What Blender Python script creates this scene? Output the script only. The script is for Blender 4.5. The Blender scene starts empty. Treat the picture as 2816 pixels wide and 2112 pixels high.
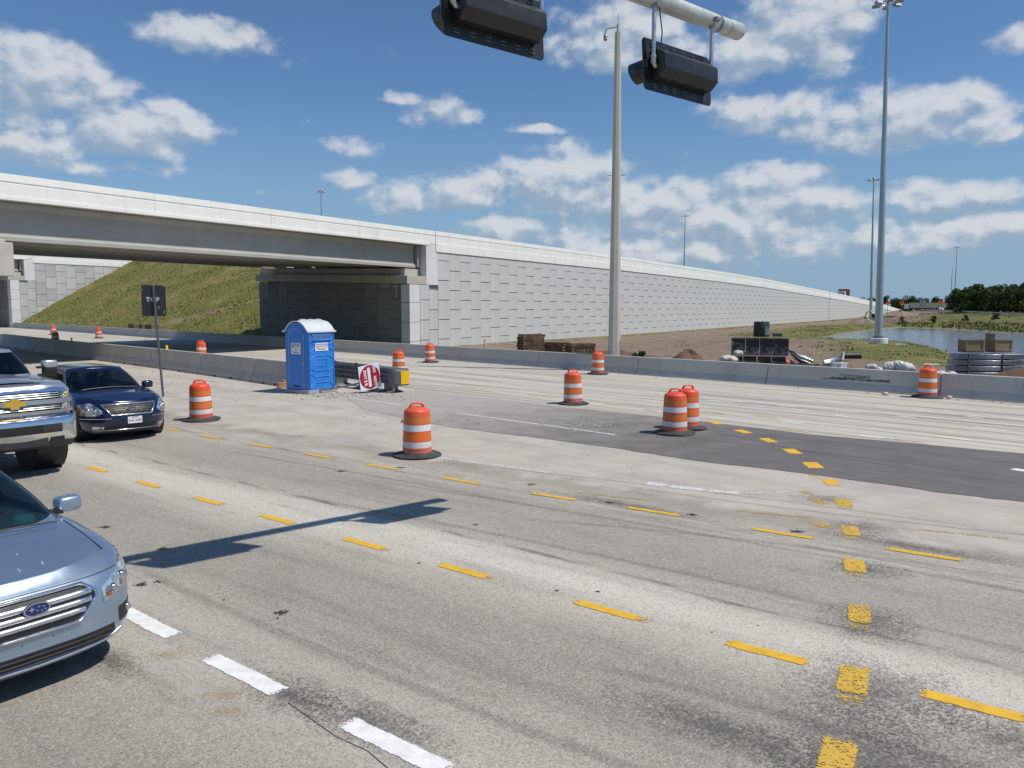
import bpy, math, random
import numpy as np
from mathutils import Vector, Matrix
R = math.radians
random.seed(7)
rng = np.random.default_rng(11)

# ------------------------------------------------------------------ camera, sky, sun, exposure
scene = bpy.context.scene
COL = scene.collection
cam_d = bpy.data.cameras.new("camera")
cam_d.sensor_width = 36.0
cam_d.lens = 28.0
cam_d.clip_start = 0.1
cam_d.clip_end = 9000.0
cam = bpy.data.objects.new("camera", cam_d)
COL.objects.link(cam)
cam.location = (0.0, 0.0, 2.9)
cam.rotation_euler = (R(90.0 - 5.463), 0.0, 0.0)
scene.camera = cam

SUN_EL, SUN_AZ = 57.0, 18.0                        # the sun stands to the right, slightly behind the camera
sun_dir = Vector((math.cos(R(SUN_EL)) * math.cos(R(SUN_AZ)), -math.cos(R(SUN_EL)) * math.sin(R(SUN_AZ)), math.sin(R(SUN_EL))))
sd = bpy.data.lights.new("sun", 'SUN')
sd.energy = 3.9
sd.angle = R(0.53)
sd.color = (1.0, 0.94, 0.845)
sun = bpy.data.objects.new("sun", sd)
COL.objects.link(sun)
sun.rotation_euler = sun_dir.to_track_quat('Z', 'Y').to_euler()

# blue sky with fair weather cumulus: (azimuth, elevation, half width, half height, density)
CLOUDS = [(-0.357, 0.299, 0.061, 0.019, .9), (-0.52, 0.227, 0.081, 0.043, 1), (-0.544, 0.255, 0.045, 0.024, 1), (-0.433, 0.192, 0.07, 0.027, .95),
 (-0.392, 0.205, 0.034, 0.024, .9), (-0.536, 0.166, 0.059, 0.021, .7), (-0.088, 0.234, 0.053, 0.017, .65), (-0.133, 0.244, 0.028, 0.01, .5),
 (-0.197, 0.19, 0.034, 0.014, .65), (-0.189, 0.152, 0.041, 0.013, .6), (-0.06, 0.144, 0.065, 0.025, .8), (0.062, 0.152, 0.06, 0.035, 1.25),
 (-0.128, 0.133, 0.079, 0.02, .65), (0.125, 0.316, 0.069, 0.034, .95), (0.186, 0.291, 0.065, 0.022, .7), (0.341, 0.312, 0.074, 0.044, 1),
 (0.291, 0.289, 0.062, 0.029, .9), (0.319, 0.223, 0.092, 0.022, .8), (0.436, 0.206, 0.111, 0.028, 1), (0.517, 0.194, 0.039, 0.023, .9),
 (0.194, 0.125, 0.11, 0.026, .95), (0.312, 0.132, 0.067, 0.03, 1.1), (0.249, 0.102, 0.176, 0.027, 1.0), (0.499, 0.117, 0.075, 0.02, .85),
 (0.543, 0.085, 0.067, 0.022, .9), (0.223, 0.072, 0.226, 0.022, .82), (0.451, 0.08, 0.148, 0.021, .85), (0.02, 0.095, 0.11, 0.02, .75), (0.548, 0.27, 0.029, 0.013, .55),
 (-0.294, 0.134, 0.015, 0.007, .45), (0.031, 0.214, 0.04, 0.006, .4), (-0.453, 0.154, 0.074, 0.012, .45)]
_r = random.Random(3)
for _k in range(26):                               # the same kind of clouds all round, outside the view
    _a = _r.uniform(0.8, 2 * math.pi - 0.8)
    _e = _r.choice([0.09, 0.13, 0.2, 0.28, 0.4, 0.55]) * _r.uniform(.85, 1.15)
    _w = _r.uniform(.05, .13)
    CLOUDS.append((_a if _a < math.pi else _a - 2 * math.pi, _e, _w, _w * _r.uniform(.28, .45), _r.uniform(.6, 1.05)))


def build_world():
    w = bpy.data.worlds.new("World")
    scene.world = w
    w.use_nodes = True
    # node group: cloud field at a direction (azimuth, elevation)
    g = bpy.data.node_groups.new("cloud_field", 'ShaderNodeTree')
    g.interface.new_socket("P", in_out='INPUT', socket_type='NodeSocketVector')
    g.interface.new_socket("F", in_out='OUTPUT', socket_type='NodeSocketFloat')
    N, L = g.nodes, g.links
    gi, go = N.new('NodeGroupInput'), N.new('NodeGroupOutput')
    nz = N.new('ShaderNodeTexNoise'); nz.noise_dimensions = '2D'; nz.inputs['Scale'].default_value = 17.0; nz.inputs['Detail'].default_value = 7.0
    nz.inputs['Roughness'].default_value = .52
    mp = N.new('ShaderNodeVectorMath'); mp.operation = 'MULTIPLY'; mp.inputs[1].default_value = (1, 1.55, 1)
    L.new(gi.outputs[0], mp.inputs[0]); L.new(mp.outputs[0], nz.inputs['Vector'])
    # lumpy outline: the place itself is bent by a second noise
    nd = N.new('ShaderNodeTexNoise'); nd.noise_dimensions = '2D'; nd.inputs['Scale'].default_value = 30.0; nd.inputs['Detail'].default_value = 3.0
    L.new(mp.outputs[0], nd.inputs['Vector'])
    dd = N.new('ShaderNodeVectorMath'); dd.operation = 'SUBTRACT'; dd.inputs[1].default_value = (.5, .5, .5)
    L.new(nd.outputs['Color'], dd.inputs[0])
    ds = N.new('ShaderNodeVectorMath'); ds.operation = 'MULTIPLY_ADD'; ds.inputs[1].default_value = (.035, .016, 0)
    L.new(dd.outputs[0], ds.inputs[0]); L.new(gi.outputs[0], ds.inputs[2])
    prev = None
    for (a, e, ra, re, s) in CLOUDS:
        m = N.new('ShaderNodeVectorMath'); m.operation = 'MULTIPLY_ADD'
        m.inputs[1].default_value = (1 / ra, 1 / re, 0); m.inputs[2].default_value = (-a / ra, -e / re, 0)
        L.new(ds.outputs[0], m.inputs[0])
        ln = N.new('ShaderNodeVectorMath'); ln.operation = 'DOT_PRODUCT'
        L.new(m.outputs[0], ln.inputs[0]); L.new(m.outputs[0], ln.inputs[1])
        f = N.new('ShaderNodeMath'); f.operation = 'MULTIPLY_ADD'; f.inputs[1].default_value = -.62; f.inputs[2].default_value = s
        L.new(ln.outputs['Value'], f.inputs[0])
        if prev is None:
            prev = f
        else:
            x = N.new('ShaderNodeMath'); x.operation = 'MAXIMUM'
            L.new(prev.outputs[0], x.inputs[0]); L.new(f.outputs[0], x.inputs[1]); prev = x
    vo = N.new('ShaderNodeTexVoronoi'); vo.voronoi_dimensions = '2D'; vo.feature = 'F1'; vo.inputs['Scale'].default_value = 38.0
    L.new(ds.outputs[0], vo.inputs['Vector'])
    vp = N.new('ShaderNodeMath'); vp.operation = 'MULTIPLY_ADD'; vp.inputs[1].default_value = -.38; vp.inputs[2].default_value = .13; L.new(vo.outputs['Distance'], vp.inputs[0])
    cl = N.new('ShaderNodeMath'); cl.operation = 'MAXIMUM'; cl.inputs[1].default_value = -.6
    L.new(prev.outputs[0], cl.inputs[0])
    na = N.new('ShaderNodeMath'); na.operation = 'MULTIPLY_ADD'; na.inputs[1].default_value = 2.1; na.inputs[2].default_value = -1.24
    L.new(nz.outputs['Fac'], na.inputs[0])
    sm = N.new('ShaderNodeMath'); sm.operation = 'ADD'
    L.new(cl.outputs[0], sm.inputs[0]); L.new(na.outputs[0], sm.inputs[1])
    s2 = N.new('ShaderNodeMath'); s2.operation = 'ADD'; L.new(sm.outputs[0], s2.inputs[0]); L.new(vp.outputs[0], s2.inputs[1]); L.new(s2.outputs[0], go.inputs[0])

    nt = w.node_tree; N, L = nt.nodes, nt.links; N.clear()
    out = N.new('ShaderNodeOutputWorld'); bg = N.new('ShaderNodeBackground'); L.new(bg.outputs[0], out.inputs[0])
    sky = N.new('ShaderNodeTexSky'); sky.sky_type = 'NISHITA'; sky.sun_disc = False
    sky.sun_elevation = R(SUN_EL); sky.sun_rotation = math.atan2(sun_dir.x, sun_dir.y)
    sky.altitude = 10; sky.air_density = 1.0; sky.dust_density = 0.12; sky.ozone_density = 1.8
    bg.inputs['Strength'].default_value = 0.082
    tc = N.new('ShaderNodeTexCoord'); sp = N.new('ShaderNodeSeparateXYZ'); L.new(tc.outputs['Generated'], sp.inputs[0])
    az = N.new('ShaderNodeMath'); az.operation = 'ARCTAN2'; L.new(sp.outputs[0], az.inputs[0]); L.new(sp.outputs[1], az.inputs[1])
    el = N.new('ShaderNodeMath'); el.operation = 'ARCSINE'; L.new(sp.outputs[2], el.inputs[0])
    cb = N.new('ShaderNodeCombineXYZ'); L.new(az.outputs[0], cb.inputs[0]); L.new(el.outputs[0], cb.inputs[1])
    f1 = N.new('ShaderNodeGroup'); f1.node_tree = g; L.new(cb.outputs[0], f1.inputs[0])
    off = N.new('ShaderNodeVectorMath'); off.operation = 'ADD'; off.inputs[1].default_value = (.007, .0125, 0)
    L.new(cb.outputs[0], off.inputs[0])
    f2 = N.new('ShaderNodeGroup'); f2.node_tree = g; L.new(off.outputs[0], f2.inputs[0])
    al = N.new('ShaderNodeMapRange'); al.interpolation_type = 'SMOOTHERSTEP'
    al.inputs['From Min'].default_value = -.50; al.inputs['From Max'].default_value = .66; al.inputs['To Max'].default_value = .88
    L.new(f1.outputs[0], al.inputs['Value'])
    li = N.new('ShaderNodeMath'); li.operation = 'SUBTRACT'; L.new(f1.outputs[0], li.inputs[0]); L.new(f2.outputs[0], li.inputs[1])
    lr = N.new('ShaderNodeMapRange'); lr.interpolation_type = 'SMOOTHSTEP'
    lr.inputs['From Min'].default_value = -.42; lr.inputs['From Max'].default_value = .50
    L.new(li.outputs[0], lr.inputs['Value'])
    cc = N.new('ShaderNodeMix'); cc.data_type = 'RGBA'
    cc.inputs['A'].default_value = (3.7, 4.9, 6.4, 1); cc.inputs['B'].default_value = (8.2, 8.5, 9.0, 1)
    L.new(lr.outputs[0], cc.inputs['Factor'])
    mx = N.new('ShaderNodeMix'); mx.data_type = 'RGBA'
    tn = N.new('ShaderNodeMix'); tn.data_type = 'RGBA'; tn.blend_type = 'MULTIPLY'; tn.inputs['Factor'].default_value = 1.0
    tn.inputs['B'].default_value = (.74, .98, 1.20, 1); L.new(sky.outputs[0], tn.inputs['A'])          # deep clear blue
    hz = N.new('ShaderNodeMapRange'); hz.interpolation_type = 'SMOOTHSTEP'; hz.inputs['From Min'].default_value = -.02; hz.inputs['From Max'].default_value = .27
    hz.inputs['To Min'].default_value = .9; hz.inputs['To Max'].default_value = .0; L.new(el.outputs[0], hz.inputs['Value'])
    hm = N.new('ShaderNodeMix'); hm.data_type = 'RGBA'; hm.inputs['B'].default_value = (3.0, 4.6, 6.5, 1)   # pale low air
    L.new(hz.outputs[0], hm.inputs['Factor']); L.new(tn.outputs['Result'], hm.inputs['A'])
    L.new(al.outputs[0], mx.inputs['Factor']); L.new(hm.outputs['Result'], mx.inputs['A']); L.new(cc.outputs['Result'], mx.inputs['B'])
    L.new(mx.outputs['Result'], bg.inputs['Color'])
    w.cycles.sampling_method = 'MANUAL'; w.cycles.sample_map_resolution = 512


build_world()
scene.view_settings.view_transform = 'Standard'
scene.view_settings.look = 'None'
scene.view_settings.gamma = 1.0
scene.view_settings.use_curve_mapping = False
scene.view_settings.exposure = 0.0
scene.cycles.max_bounces = 6
scene.cycles.transparent_max_bounces = 12

# ------------------------------------------------------------------ helpers
class MB:
    """collects faces of one mesh"""
    def __init__(s):
        s.v = []; s.f = []; s.m = []; s.M = Matrix.Identity(4); s.mi = 0
    def add(s, vs, fs):
        o = len(s.v)
        if s.M != Matrix.Identity(4):
            vs = [tuple(s.M @ Vector(p)) for p in vs]
        s.v.extend([tuple(map(float, p)) for p in vs])
        s.f.extend([tuple(i + o for i in f) for f in fs])
        s.m.extend([s.mi] * len(fs))
        return s
    def box(s, c, size, rz=0.0, top=(1, 1)):
        hx, hy, hz = size[0] / 2, size[1] / 2, size[2] / 2
        cs, sn = math.cos(rz), math.sin(rz)
        vs = []
        for z, k in ((-hz, (1, 1)), (hz, top)):
            for x, y in ((-hx, -hy), (hx, -hy), (hx, hy), (-hx, hy)):
                x *= k[0]; y *= k[1]
                vs.append((c[0] + x * cs - y * sn, c[1] + x * sn + y * cs, c[2] + z))
        return s.add(vs, [(3, 2, 1, 0), (4, 5, 6, 7), (0, 1, 5, 4), (1, 2, 6, 5), (2, 3, 7, 6), (3, 0, 4, 7)])
    def prism(s, poly, z0, z1):
        n = len(poly)
        a = sum(poly[i][0] * poly[(i + 1) % n][1] - poly[(i + 1) % n][0] * poly[i][1] for i in range(n))
        if a < 0: poly = poly[::-1]
        vs = [(p[0], p[1], z0) for p in poly] + [(p[0], p[1], z1) for p in poly]
        return s.add(vs, [tuple(range(n - 1, -1, -1)), tuple(range(n, 2 * n))] + [(i, (i + 1) % n, n + (i + 1) % n, n + i) for i in range(n)])
    def extrude(s, prof, p0, p1, up=(0, 0, 1), z1=None):
        """profile (side, height) carried from p0 to p1; side is to the left of the way"""
        p0, p1 = Vector(p0), Vector(p1)
        d = (p1 - p0); d.z = 0; d.normalize()
        l = Vector((-d.y, d.x, 0)); u = Vector(up)
        n = len(prof)
        vs = [p0 + l * a + u * b for a, b in prof] + [p1 + l * a + u * b for a, b in prof]
        return s.add(vs, [tuple(range(n)), tuple(range(2 * n - 1, n - 1, -1))] + [(i, n + i, n + (i + 1) % n, (i + 1) % n) for i in range(n)])
    def tube(s, pts, rad, n=10, cap=True):
        pts = [Vector(p) for p in pts]
        if not hasattr(rad, '__len__'): rad = [rad] * len(pts)
        vs, fs = [], []
        ref = None
        for i, p in enumerate(pts):
            d = (pts[min(i + 1, len(pts) - 1)] - pts[max(i - 1, 0)])
            d = d.normalized() if d.length > 1e-9 else Vector((0, 0, 1))
            if ref is None:
                ref = Vector((0, 0, 1)) if abs(d.z) < .9 else Vector((1, 0, 0))
            a = d.cross(ref).normalized(); b = d.cross(a).normalized()
            ref = -b if b.dot(ref) < 0 else b
            a = d.cross(ref).normalized(); b = d.cross(a)
            for k in range(n):
                t = 2 * math.pi * k / n
                vs.append(p + (a * math.cos(t) + b * math.sin(t)) * rad[i])
        for i in range(len(pts) - 1):
            for k in range(n):
                fs.append((i * n + k, i * n + (k + 1) % n, (i + 1) * n + (k + 1) % n, (i + 1) * n + k))
        if cap:
            fs.append(tuple(range(n - 1, -1, -1))); fs.append(tuple(range((len(pts) - 1) * n, len(pts) * n)))
        return s.add(vs, fs)
    def lathe(s, prof, c=(0, 0, 0), n=24, cap=True):
        vs, fs = [], []
        for r, z in prof:
            for k in range(n):
                t = 2 * math.pi * k / n
                vs.append((c[0] + r * math.cos(t), c[1] + r * math.sin(t), c[2] + z))
        m = len(prof)
        for i in range(m - 1):
            for k in range(n):
                fs.append((i * n + k, i * n + (k + 1) % n, (i + 1) * n + (k + 1) % n, (i + 1) * n + k))
        if cap:
            fs.append(tuple(range(n - 1, -1, -1))); fs.append(tuple(range((m - 1) * n, m * n)))
        return s.add(vs, fs)
    def grid(s, fn, nu, nv, flip=False, wrap=False):
        vs = [fn(i / nu, j / nv) for i in range(nu + 1) for j in range(nv + 1)]
        fs = []
        for i in range(nu):
            for j in range(nv):
                a = i * (nv + 1) + j
                q = (a, a + nv + 1, a + nv + 2, a + 1)
                fs.append(q[::-1] if flip else q)
        return s.add(vs, fs)
    def ico(s, c, r, jit=.0, rnd=random):
        t = (1 + 5 ** .5) / 2
        vs = [(-1, t, 0), (1, t, 0), (-1, -t, 0), (1, -t, 0), (0, -1, t), (0, 1, t), (0, -1, -t), (0, 1, -t), (t, 0, -1), (t, 0, 1), (-t, 0, -1), (-t, 0, 1)]
        fs = [(0, 11, 5), (0, 5, 1), (0, 1, 7), (0, 7, 10), (0, 10, 11), (1, 5, 9), (5, 11, 4), (11, 10, 2), (10, 7, 6), (7, 1, 8), (3, 9, 4), (3, 4, 2), (3, 2, 6), (3, 6, 8), (3, 8, 9), (4, 9, 5), (2, 4, 11), (6, 2, 10), (8, 6, 7), (9, 8, 1)]
        rr = r if hasattr(r, '__len__') else (r, r, r)
        k = 1 / (1 + t * t) ** .5
        vv = []
        for p in vs:
            j = 1 + rnd.uniform(-jit, jit)
            vv.append((c[0] + p[0] * k * rr[0] * j, c[1] + p[1] * k * rr[1] * j, c[2] + p[2] * k * rr[2] * j))
        return s.add(vv, fs)
    def build(s, name, mat, parent=None, smooth=False, bevel=0.0, loc=None, auto=None):
        me = bpy.data.meshes.new(name)
        me.from_pydata(s.v, [], s.f)
        mats = mat if isinstance(mat, (list, tuple)) else [mat]
        for m in mats: me.materials.append(m)
        if len(mats) > 1: me.polygons.foreach_set('material_index', s.m)
        if smooth or auto:
            me.polygons.foreach_set('use_smooth', [True] * len(me.polygons))
        me.update()
        if auto: me.set_sharp_from_angle(angle=R(auto))
        return link(name, me, parent, bevel, loc)


def link(name, me, parent=None, bevel=0.0, loc=None):
    o = bpy.data.objects.new(name, me)
    COL.objects.link(o)
    if parent is not None: o.parent = parent
    if loc is not None: o.location = loc
    if bevel:
        b = o.modifiers.new("bevel", 'BEVEL'); b.width = bevel; b.segments = 2; b.limit_method = 'ANGLE'; b.angle_limit = R(40)
        b.harden_normals = False
    return o


def tag(o, label, cat, group=None):
    o["label"] = label; o["category"] = cat
    if group: o["group"] = group
    return o


def struct(o, kind="structure"):
    o["kind"] = kind
    return o


def thing(name, label, cat, loc=(0, 0, 0), rz=0.0, group=None):
    o = bpy.data.objects.new(name, None)
    COL.objects.link(o)
    o.empty_display_size = .2
    o.location = loc; o.rotation_euler = (0, 0, rz)
    return tag(o, label, cat, group)


def copy_tree(o, parent=None):
    c = o.copy(); COL.objects.link(c); c.parent = parent
    for ch in list(o.children): copy_tree(ch, c)
    return c


def text(name, body, size, mat, parent, M, bold=0.0, spacing=1.0, depth=.001):
    cu = bpy.data.curves.new(name, 'FONT')
    cu.body = body; cu.size = size; cu.align_x = 'CENTER'; cu.align_y = 'CENTER'
    cu.offset = bold; cu.space_character = spacing; cu.extrude = depth; cu.resolution_u = 2
    t = bpy.data.objects.new(name, cu); COL.objects.link(t)
    dg = bpy.context.evaluated_depsgraph_get()
    me = bpy.data.meshes.new_from_object(t.evaluated_get(dg))
    bpy.data.objects.remove(t); bpy.data.curves.remove(cu)
    me.transform(M); me.materials.clear(); me.materials.append(mat)
    me.name = name
    return link(name, me, parent)


def frame(o, x, y, z=None):
    """matrix with origin o, axes x, y"""
    x = Vector(x).normalized(); y = Vector(y); z = x.cross(y).normalized(); y = z.cross(x)
    return Matrix(((x.x, y.x, z.x, o[0]), (x.y, y.y, z.y, o[1]), (x.z, y.z, z.z, o[2]), (0, 0, 0, 1)))


# ------------------------------------------------------------------ materials
class NT:
    """small node writer"""
    def __init__(s, name):
        s.mat = bpy.data.materials.new(name); s.mat.use_nodes = True
        s.N = s.mat.node_tree.nodes; s.L = s.mat.node_tree.links
        s.b = s.N['Principled BSDF']; s.out = s.N['Material Output']
        s._obj = None
    def new(s, t, **k):
        n = s.N.new(t)
        for a, b in k.items(): setattr(n, a, b)
        return n
    def set(s, n, **k):
        for a, b in k.items():
            if hasattr(b, 'is_output') or isinstance(b, bpy.types.NodeSocket): s.L.new(b, n.inputs[a])
            else: n.inputs[a].default_value = b
        return n
    def put(s, sock, val):
        if isinstance(val, bpy.types.NodeSocket): s.L.new(val, sock)
        else: sock.default_value = val
    def coord(s, kind='Object', scale=(1, 1, 1), rz=0.0, loc=(0, 0, 0)):
        if s._obj is None: s._obj = s.new('ShaderNodeTexCoord')
        m = s.new('ShaderNodeMapping')
        m.inputs['Scale'].default_value = scale; m.inputs['Rotation'].default_value = (0, 0, rz); m.inputs['Location'].default_value = loc
        s.L.new(s._obj.outputs[kind], m.inputs['Vector'])
        return m.outputs[0]
    def noise(s, vec, scale, detail=4.0, rough=.55, out='Fac'):
        n = s.new('ShaderNodeTexNoise'); s.L.new(vec, n.inputs['Vector'])
        n.inputs['Scale'].default_value = scale; n.inputs['Detail'].default_value = detail; n.inputs['Roughness'].default_value = rough
        return n.outputs[out]
    def voro(s, vec, scale, feature='F1', out='Distance'):
        n = s.new('ShaderNodeTexVoronoi'); n.feature = feature; s.L.new(vec, n.inputs['Vector']); n.inputs['Scale'].default_value = scale
        return n.outputs[out]
    def rng(s, v, a, b, c=0.0, d=1.0, smooth=False):
        n = s.new('ShaderNodeMapRange')
        if smooth: n.interpolation_type = 'SMOOTHSTEP'
        s.put(n.inputs['Value'], v)
        for k, x in zip(('From Min', 'From Max', 'To Min', 'To Max'), (a, b, c, d)): s.put(n.inputs[k], x)
        return n.outputs[0]
    def math(s, op, a, b=0.0, c=0.0, clamp=False):
        n = s.new('ShaderNodeMath', operation=op); n.use_clamp = clamp
        s.put(n.inputs[0], a); s.put(n.inputs[1], b); s.put(n.inputs[2], c)
        return n.outputs[0]
    def mix(s, f, a, b, blend='MIX'):
        n = s.new('ShaderNodeMix', data_type='RGBA', blend_type=blend)
        s.put(n.inputs['Factor'], f)
        for k, x in (('A', a), ('B', b)):
            if isinstance(x, (tuple, list)) and len(x) == 3: x = (*x, 1)
            s.put(n.inputs[k], x)
        return n.outputs['Result']
    def bump(s, h, strength=.3, dist=.02):
        n = s.new('ShaderNodeBump'); s.put(n.inputs['Height'], h)
        n.inputs['Strength'].default_value = strength; n.inputs['Distance'].default_value = dist
        s.L.new(n.outputs[0], s.b.inputs['Normal'])
    def fin(s, color, rough=.6, metal=0.0, **k):
        if isinstance(color, (tuple, list)) and len(color) == 3: color = (*color, 1)
        s.put(s.b.inputs['Base Color'], color); s.put(s.b.inputs['Roughness'], rough); s.put(s.b.inputs['Metallic'], metal)
        for a, b in k.items(): s.put(s.b.inputs[a.replace('_', ' ')], b)
        return s.mat


def plain(name, col, rough=.5, metal=0.0, var=.12, scale=3.0, dirt=None, dirt_amt=.4, bump=0.0, bscale=40.0, **k):
    """a painted, moulded or cast surface: slight colour drift, grime, fine relief"""
    t = NT(name); v = t.coord()
    n = t.noise(v, scale, 5.0, .6)
    lo = tuple(c * (1 - var) for c in col); hi = tuple(min(1, c * (1 + var)) for c in col)
    c = t.mix(t.rng(n, .3, .7), lo, hi)
    if dirt:
        n2 = t.noise(v, scale * 2.3, 6.0, .65)
        c = t.mix(t.rng(n2, .52, .72, 0, dirt_amt), c, dirt)
    if bump: t.bump(t.noise(v, bscale, 3.0), bump, .01)
    return t.fin(c, t.rng(n, .2, .8, max(0, rough - .08), min(1, rough + .08)), metal, **k)


def concrete(name, col, var=.1, streak=.25, ribs=0.0, stain=(.16, .15, .13), stain_amt=.25, scale=.6):
    t = NT(name); v = t.coord()
    a = t.noise(v, scale, 5.0, .6); b = t.noise(v, 14.0, 4.0, .6)
    c = t.mix(t.rng(a, .3, .7), tuple(x * (1 - var) for x in col), tuple(min(.95, x * (1 + var)) for x in col))
    c = t.mix(t.rng(b, .4, .75, 0, .18), c, tuple(x * .6 for x in col))
    vs = t.coord(scale=(1, 1, .09)); st = t.noise(vs, 2.4, 5.0, .65)
    c = t.mix(t.rng(st, .55, .8, 0, streak), c, tuple(x * .45 for x in col))
    p = t.noise(v, .9, 6.0, .7)
    c = t.mix(t.rng(p, .58, .72, 0, stain_amt), c, stain)
    t.bump(t.noise(v, 60.0, 3.0), .15, .006)
    return t.fin(c, .85)

# ------------------------------------------------------------------ plan of the place (metres, camera over the origin, +Y ahead)
LANE = Vector((.78, -.6257, 0)); LPER = Vector((.6257, .78, 0))         # near carriageway: along, across
FAR = Vector((-.70, .714, 0)); FPER = Vector((.714, .70, 0))            # crossing road under the bridge: along, across
WDIR = Vector((.5226, .8526, 0)); WNOR = Vector((.8526, -.5226, 0))     # bridge and wall line, its outward normal
WC = Vector((-7.2, 62.0, 0))                                            # corner of the abutment
ADIR = Vector((-.759, .651, 0))                                         # abutment face, away from the corner
PH = math.atan2(.6257, .78); PF = math.atan2(.714, .70)


def smooth(x, a, b):
    t = np.clip((x - a) / (b - a), 0, 1)
    return t * t * (3 - 2 * t)


def rot_coord(t, phi, scale=(1, 1, 1)):
    v = t.coord(rz=phi)
    m = t.new('ShaderNodeVectorMath', operation='MULTIPLY'); m.inputs[1].default_value = scale
    t.L.new(v, m.inputs[0])
    return m.outputs[0]


def ramp(t, v, stops):
    r = t.new('ShaderNodeValToRGB'); t.L.new(v, r.inputs[0])
    e = r.color_ramp.elements
    while len(e) < len(stops): e.new(.5)
    for k, (p, c) in zip(e, stops):
        k.position = p; k.color = (c, c, c, 1)
    return r.outputs[0]


def mat_near_road():
    t = NT("aged_chip_asphalt"); v = t.coord(); r = rot_coord(t, PH)
    sx = t.new('ShaderNodeSeparateXYZ'); t.L.new(r, sx.inputs[0])
    wob = t.noise(rot_coord(t, PH, (.12, .5, 1)), 1.0, 3.0)
    p = t.math('ADD', sx.outputs[1], t.math('MULTIPLY_ADD', wob, 1.0, -.5))
    u = t.rng(p, -4, 16)
    P = lambda x: (x + 4) / 20
    band = ramp(t, u, [(0, .62), (P(1.0), .60), (P(2.4), .66), (P(3.2), .92), (P(3.8), .88), (P(4.6), .66), (P(5.6), .70), (P(6.25), 1.08), (P(6.9), 1.22), (P(7.4), .90), (P(8.1), .72), (P(9.0), .76), (P(9.9), .97), (1, 1.0)])
    big = t.noise(v, .35, 6.0, .62); mid = t.noise(rot_coord(t, PH, (.16, 1.9, 1)), 1.5, 7.0, .68)
    base = t.mix(t.rng(big, .3, .7), (.455, .42, .352), (.54, .50, .425))
    base = t.mix(1.0, base, band, 'MULTIPLY')
    base = t.mix(t.rng(mid, .5, .74, 0, .6), base, (.19, .178, .16))
    du = t.math('MULTIPLY', t.rng(t.math('ABSOLUTE', t.math('ADD', p, -6.85)), .05, .75, 1, 0, smooth=True), t.rng(t.noise(rot_coord(t, PH, (.25, 1.2, 1)), 1.0, 5.0, .65),   .3, .62, .10, .6))
    base = t.mix(du, base, (.66, .625, .555))
    cell = t.new('ShaderNodeSeparateColor'); t.L.new(t.voro(v, 105.0, out='Color'), cell.inputs[0])
    cell2 = t.new('ShaderNodeSeparateColor'); t.L.new(t.voro(v, 46.0, out='Color'), cell2.inputs[0])
    sp = t.math('ADD', t.math('MULTIPLY', cell.outputs[0], .72), t.math('MULTIPLY', cell2.outputs[1], .28))
    c = t.mix(t.rng(sp, .12, .46, .55, 0), base, (.12, .11, .10))
    c = t.mix(t.rng(sp, .64, .9, 0, .42), c, (.66, .62, .55))
    jn = t.math('ABSOLUTE', t.math('ADD', sx.outputs[1], t.math('MULTIPLY_ADD', t.noise(rot_coord(t, PH, (.5, .5, 1)), 1.0, 5.0, .7), .5, -7.62)))
    jl = t.math('MULTIPLY', t.rng(jn, .012, .075, 1, 0), t.rng(t.noise(rot_coord(t, PH, (1.2, 6, 1)), 1.0, 5.0, .7), .42, .6, 0, .7))
    c = t.mix(jl, c, (.10, .095, .09))
    j2 = t.math('ABSOLUTE', t.math('ADD', sx.outputs[1], t.math('MULTIPLY_ADD', t.noise(rot_coord(t, PH, (.3, .5, 1)), 1.0, 5.0, .7), 1.1, -10.3)))
    c = t.mix(t.math('MULTIPLY', t.rng(j2, .02, .35, 1, 0), t.rng(t.noise(rot_coord(t, PH, (.7, 7, 1)), 1.0, 6.0, .75), .45, .62, 0, .6)), c, (.13, .125, .12))
    t.bump(cell.outputs[0], .5, .007)
    return t.fin(c, .93, Specular_IOR_Level=.25)


def mat_far_road():
    t = NT("worn_far_pavement"); v = t.coord(); r = rot_coord(t, PF, (.06, 3.2, 1))
    st = t.noise(r, 1.0, 7.0, .7); st2 = t.noise(rot_coord(t, PF, (.02, 1.1, 1)), 1.0, 4.0, .6)
    c = t.mix(t.rng(st2, .35, .65), (.49, .455, .385), (.61, .57, .485))
    c = t.mix(t.rng(st, .50, .62, 0, .8), c, (.22, .21, .195))
    c = t.mix(t.rng(t.noise(rot_coord(t, PF, (.1, 9.0, 1)), 1.0, 5.0, .75), .52, .62, 0, .75), c, (.19, .18, .17))
    c = t.mix(t.rng(t.noise(v, 45.0, 3.0, .7), .55, .8, 0, .3), c, (.15, .14, .13))
    return t.fin(c, .92, Specular_IOR_Level=.25)


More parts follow.
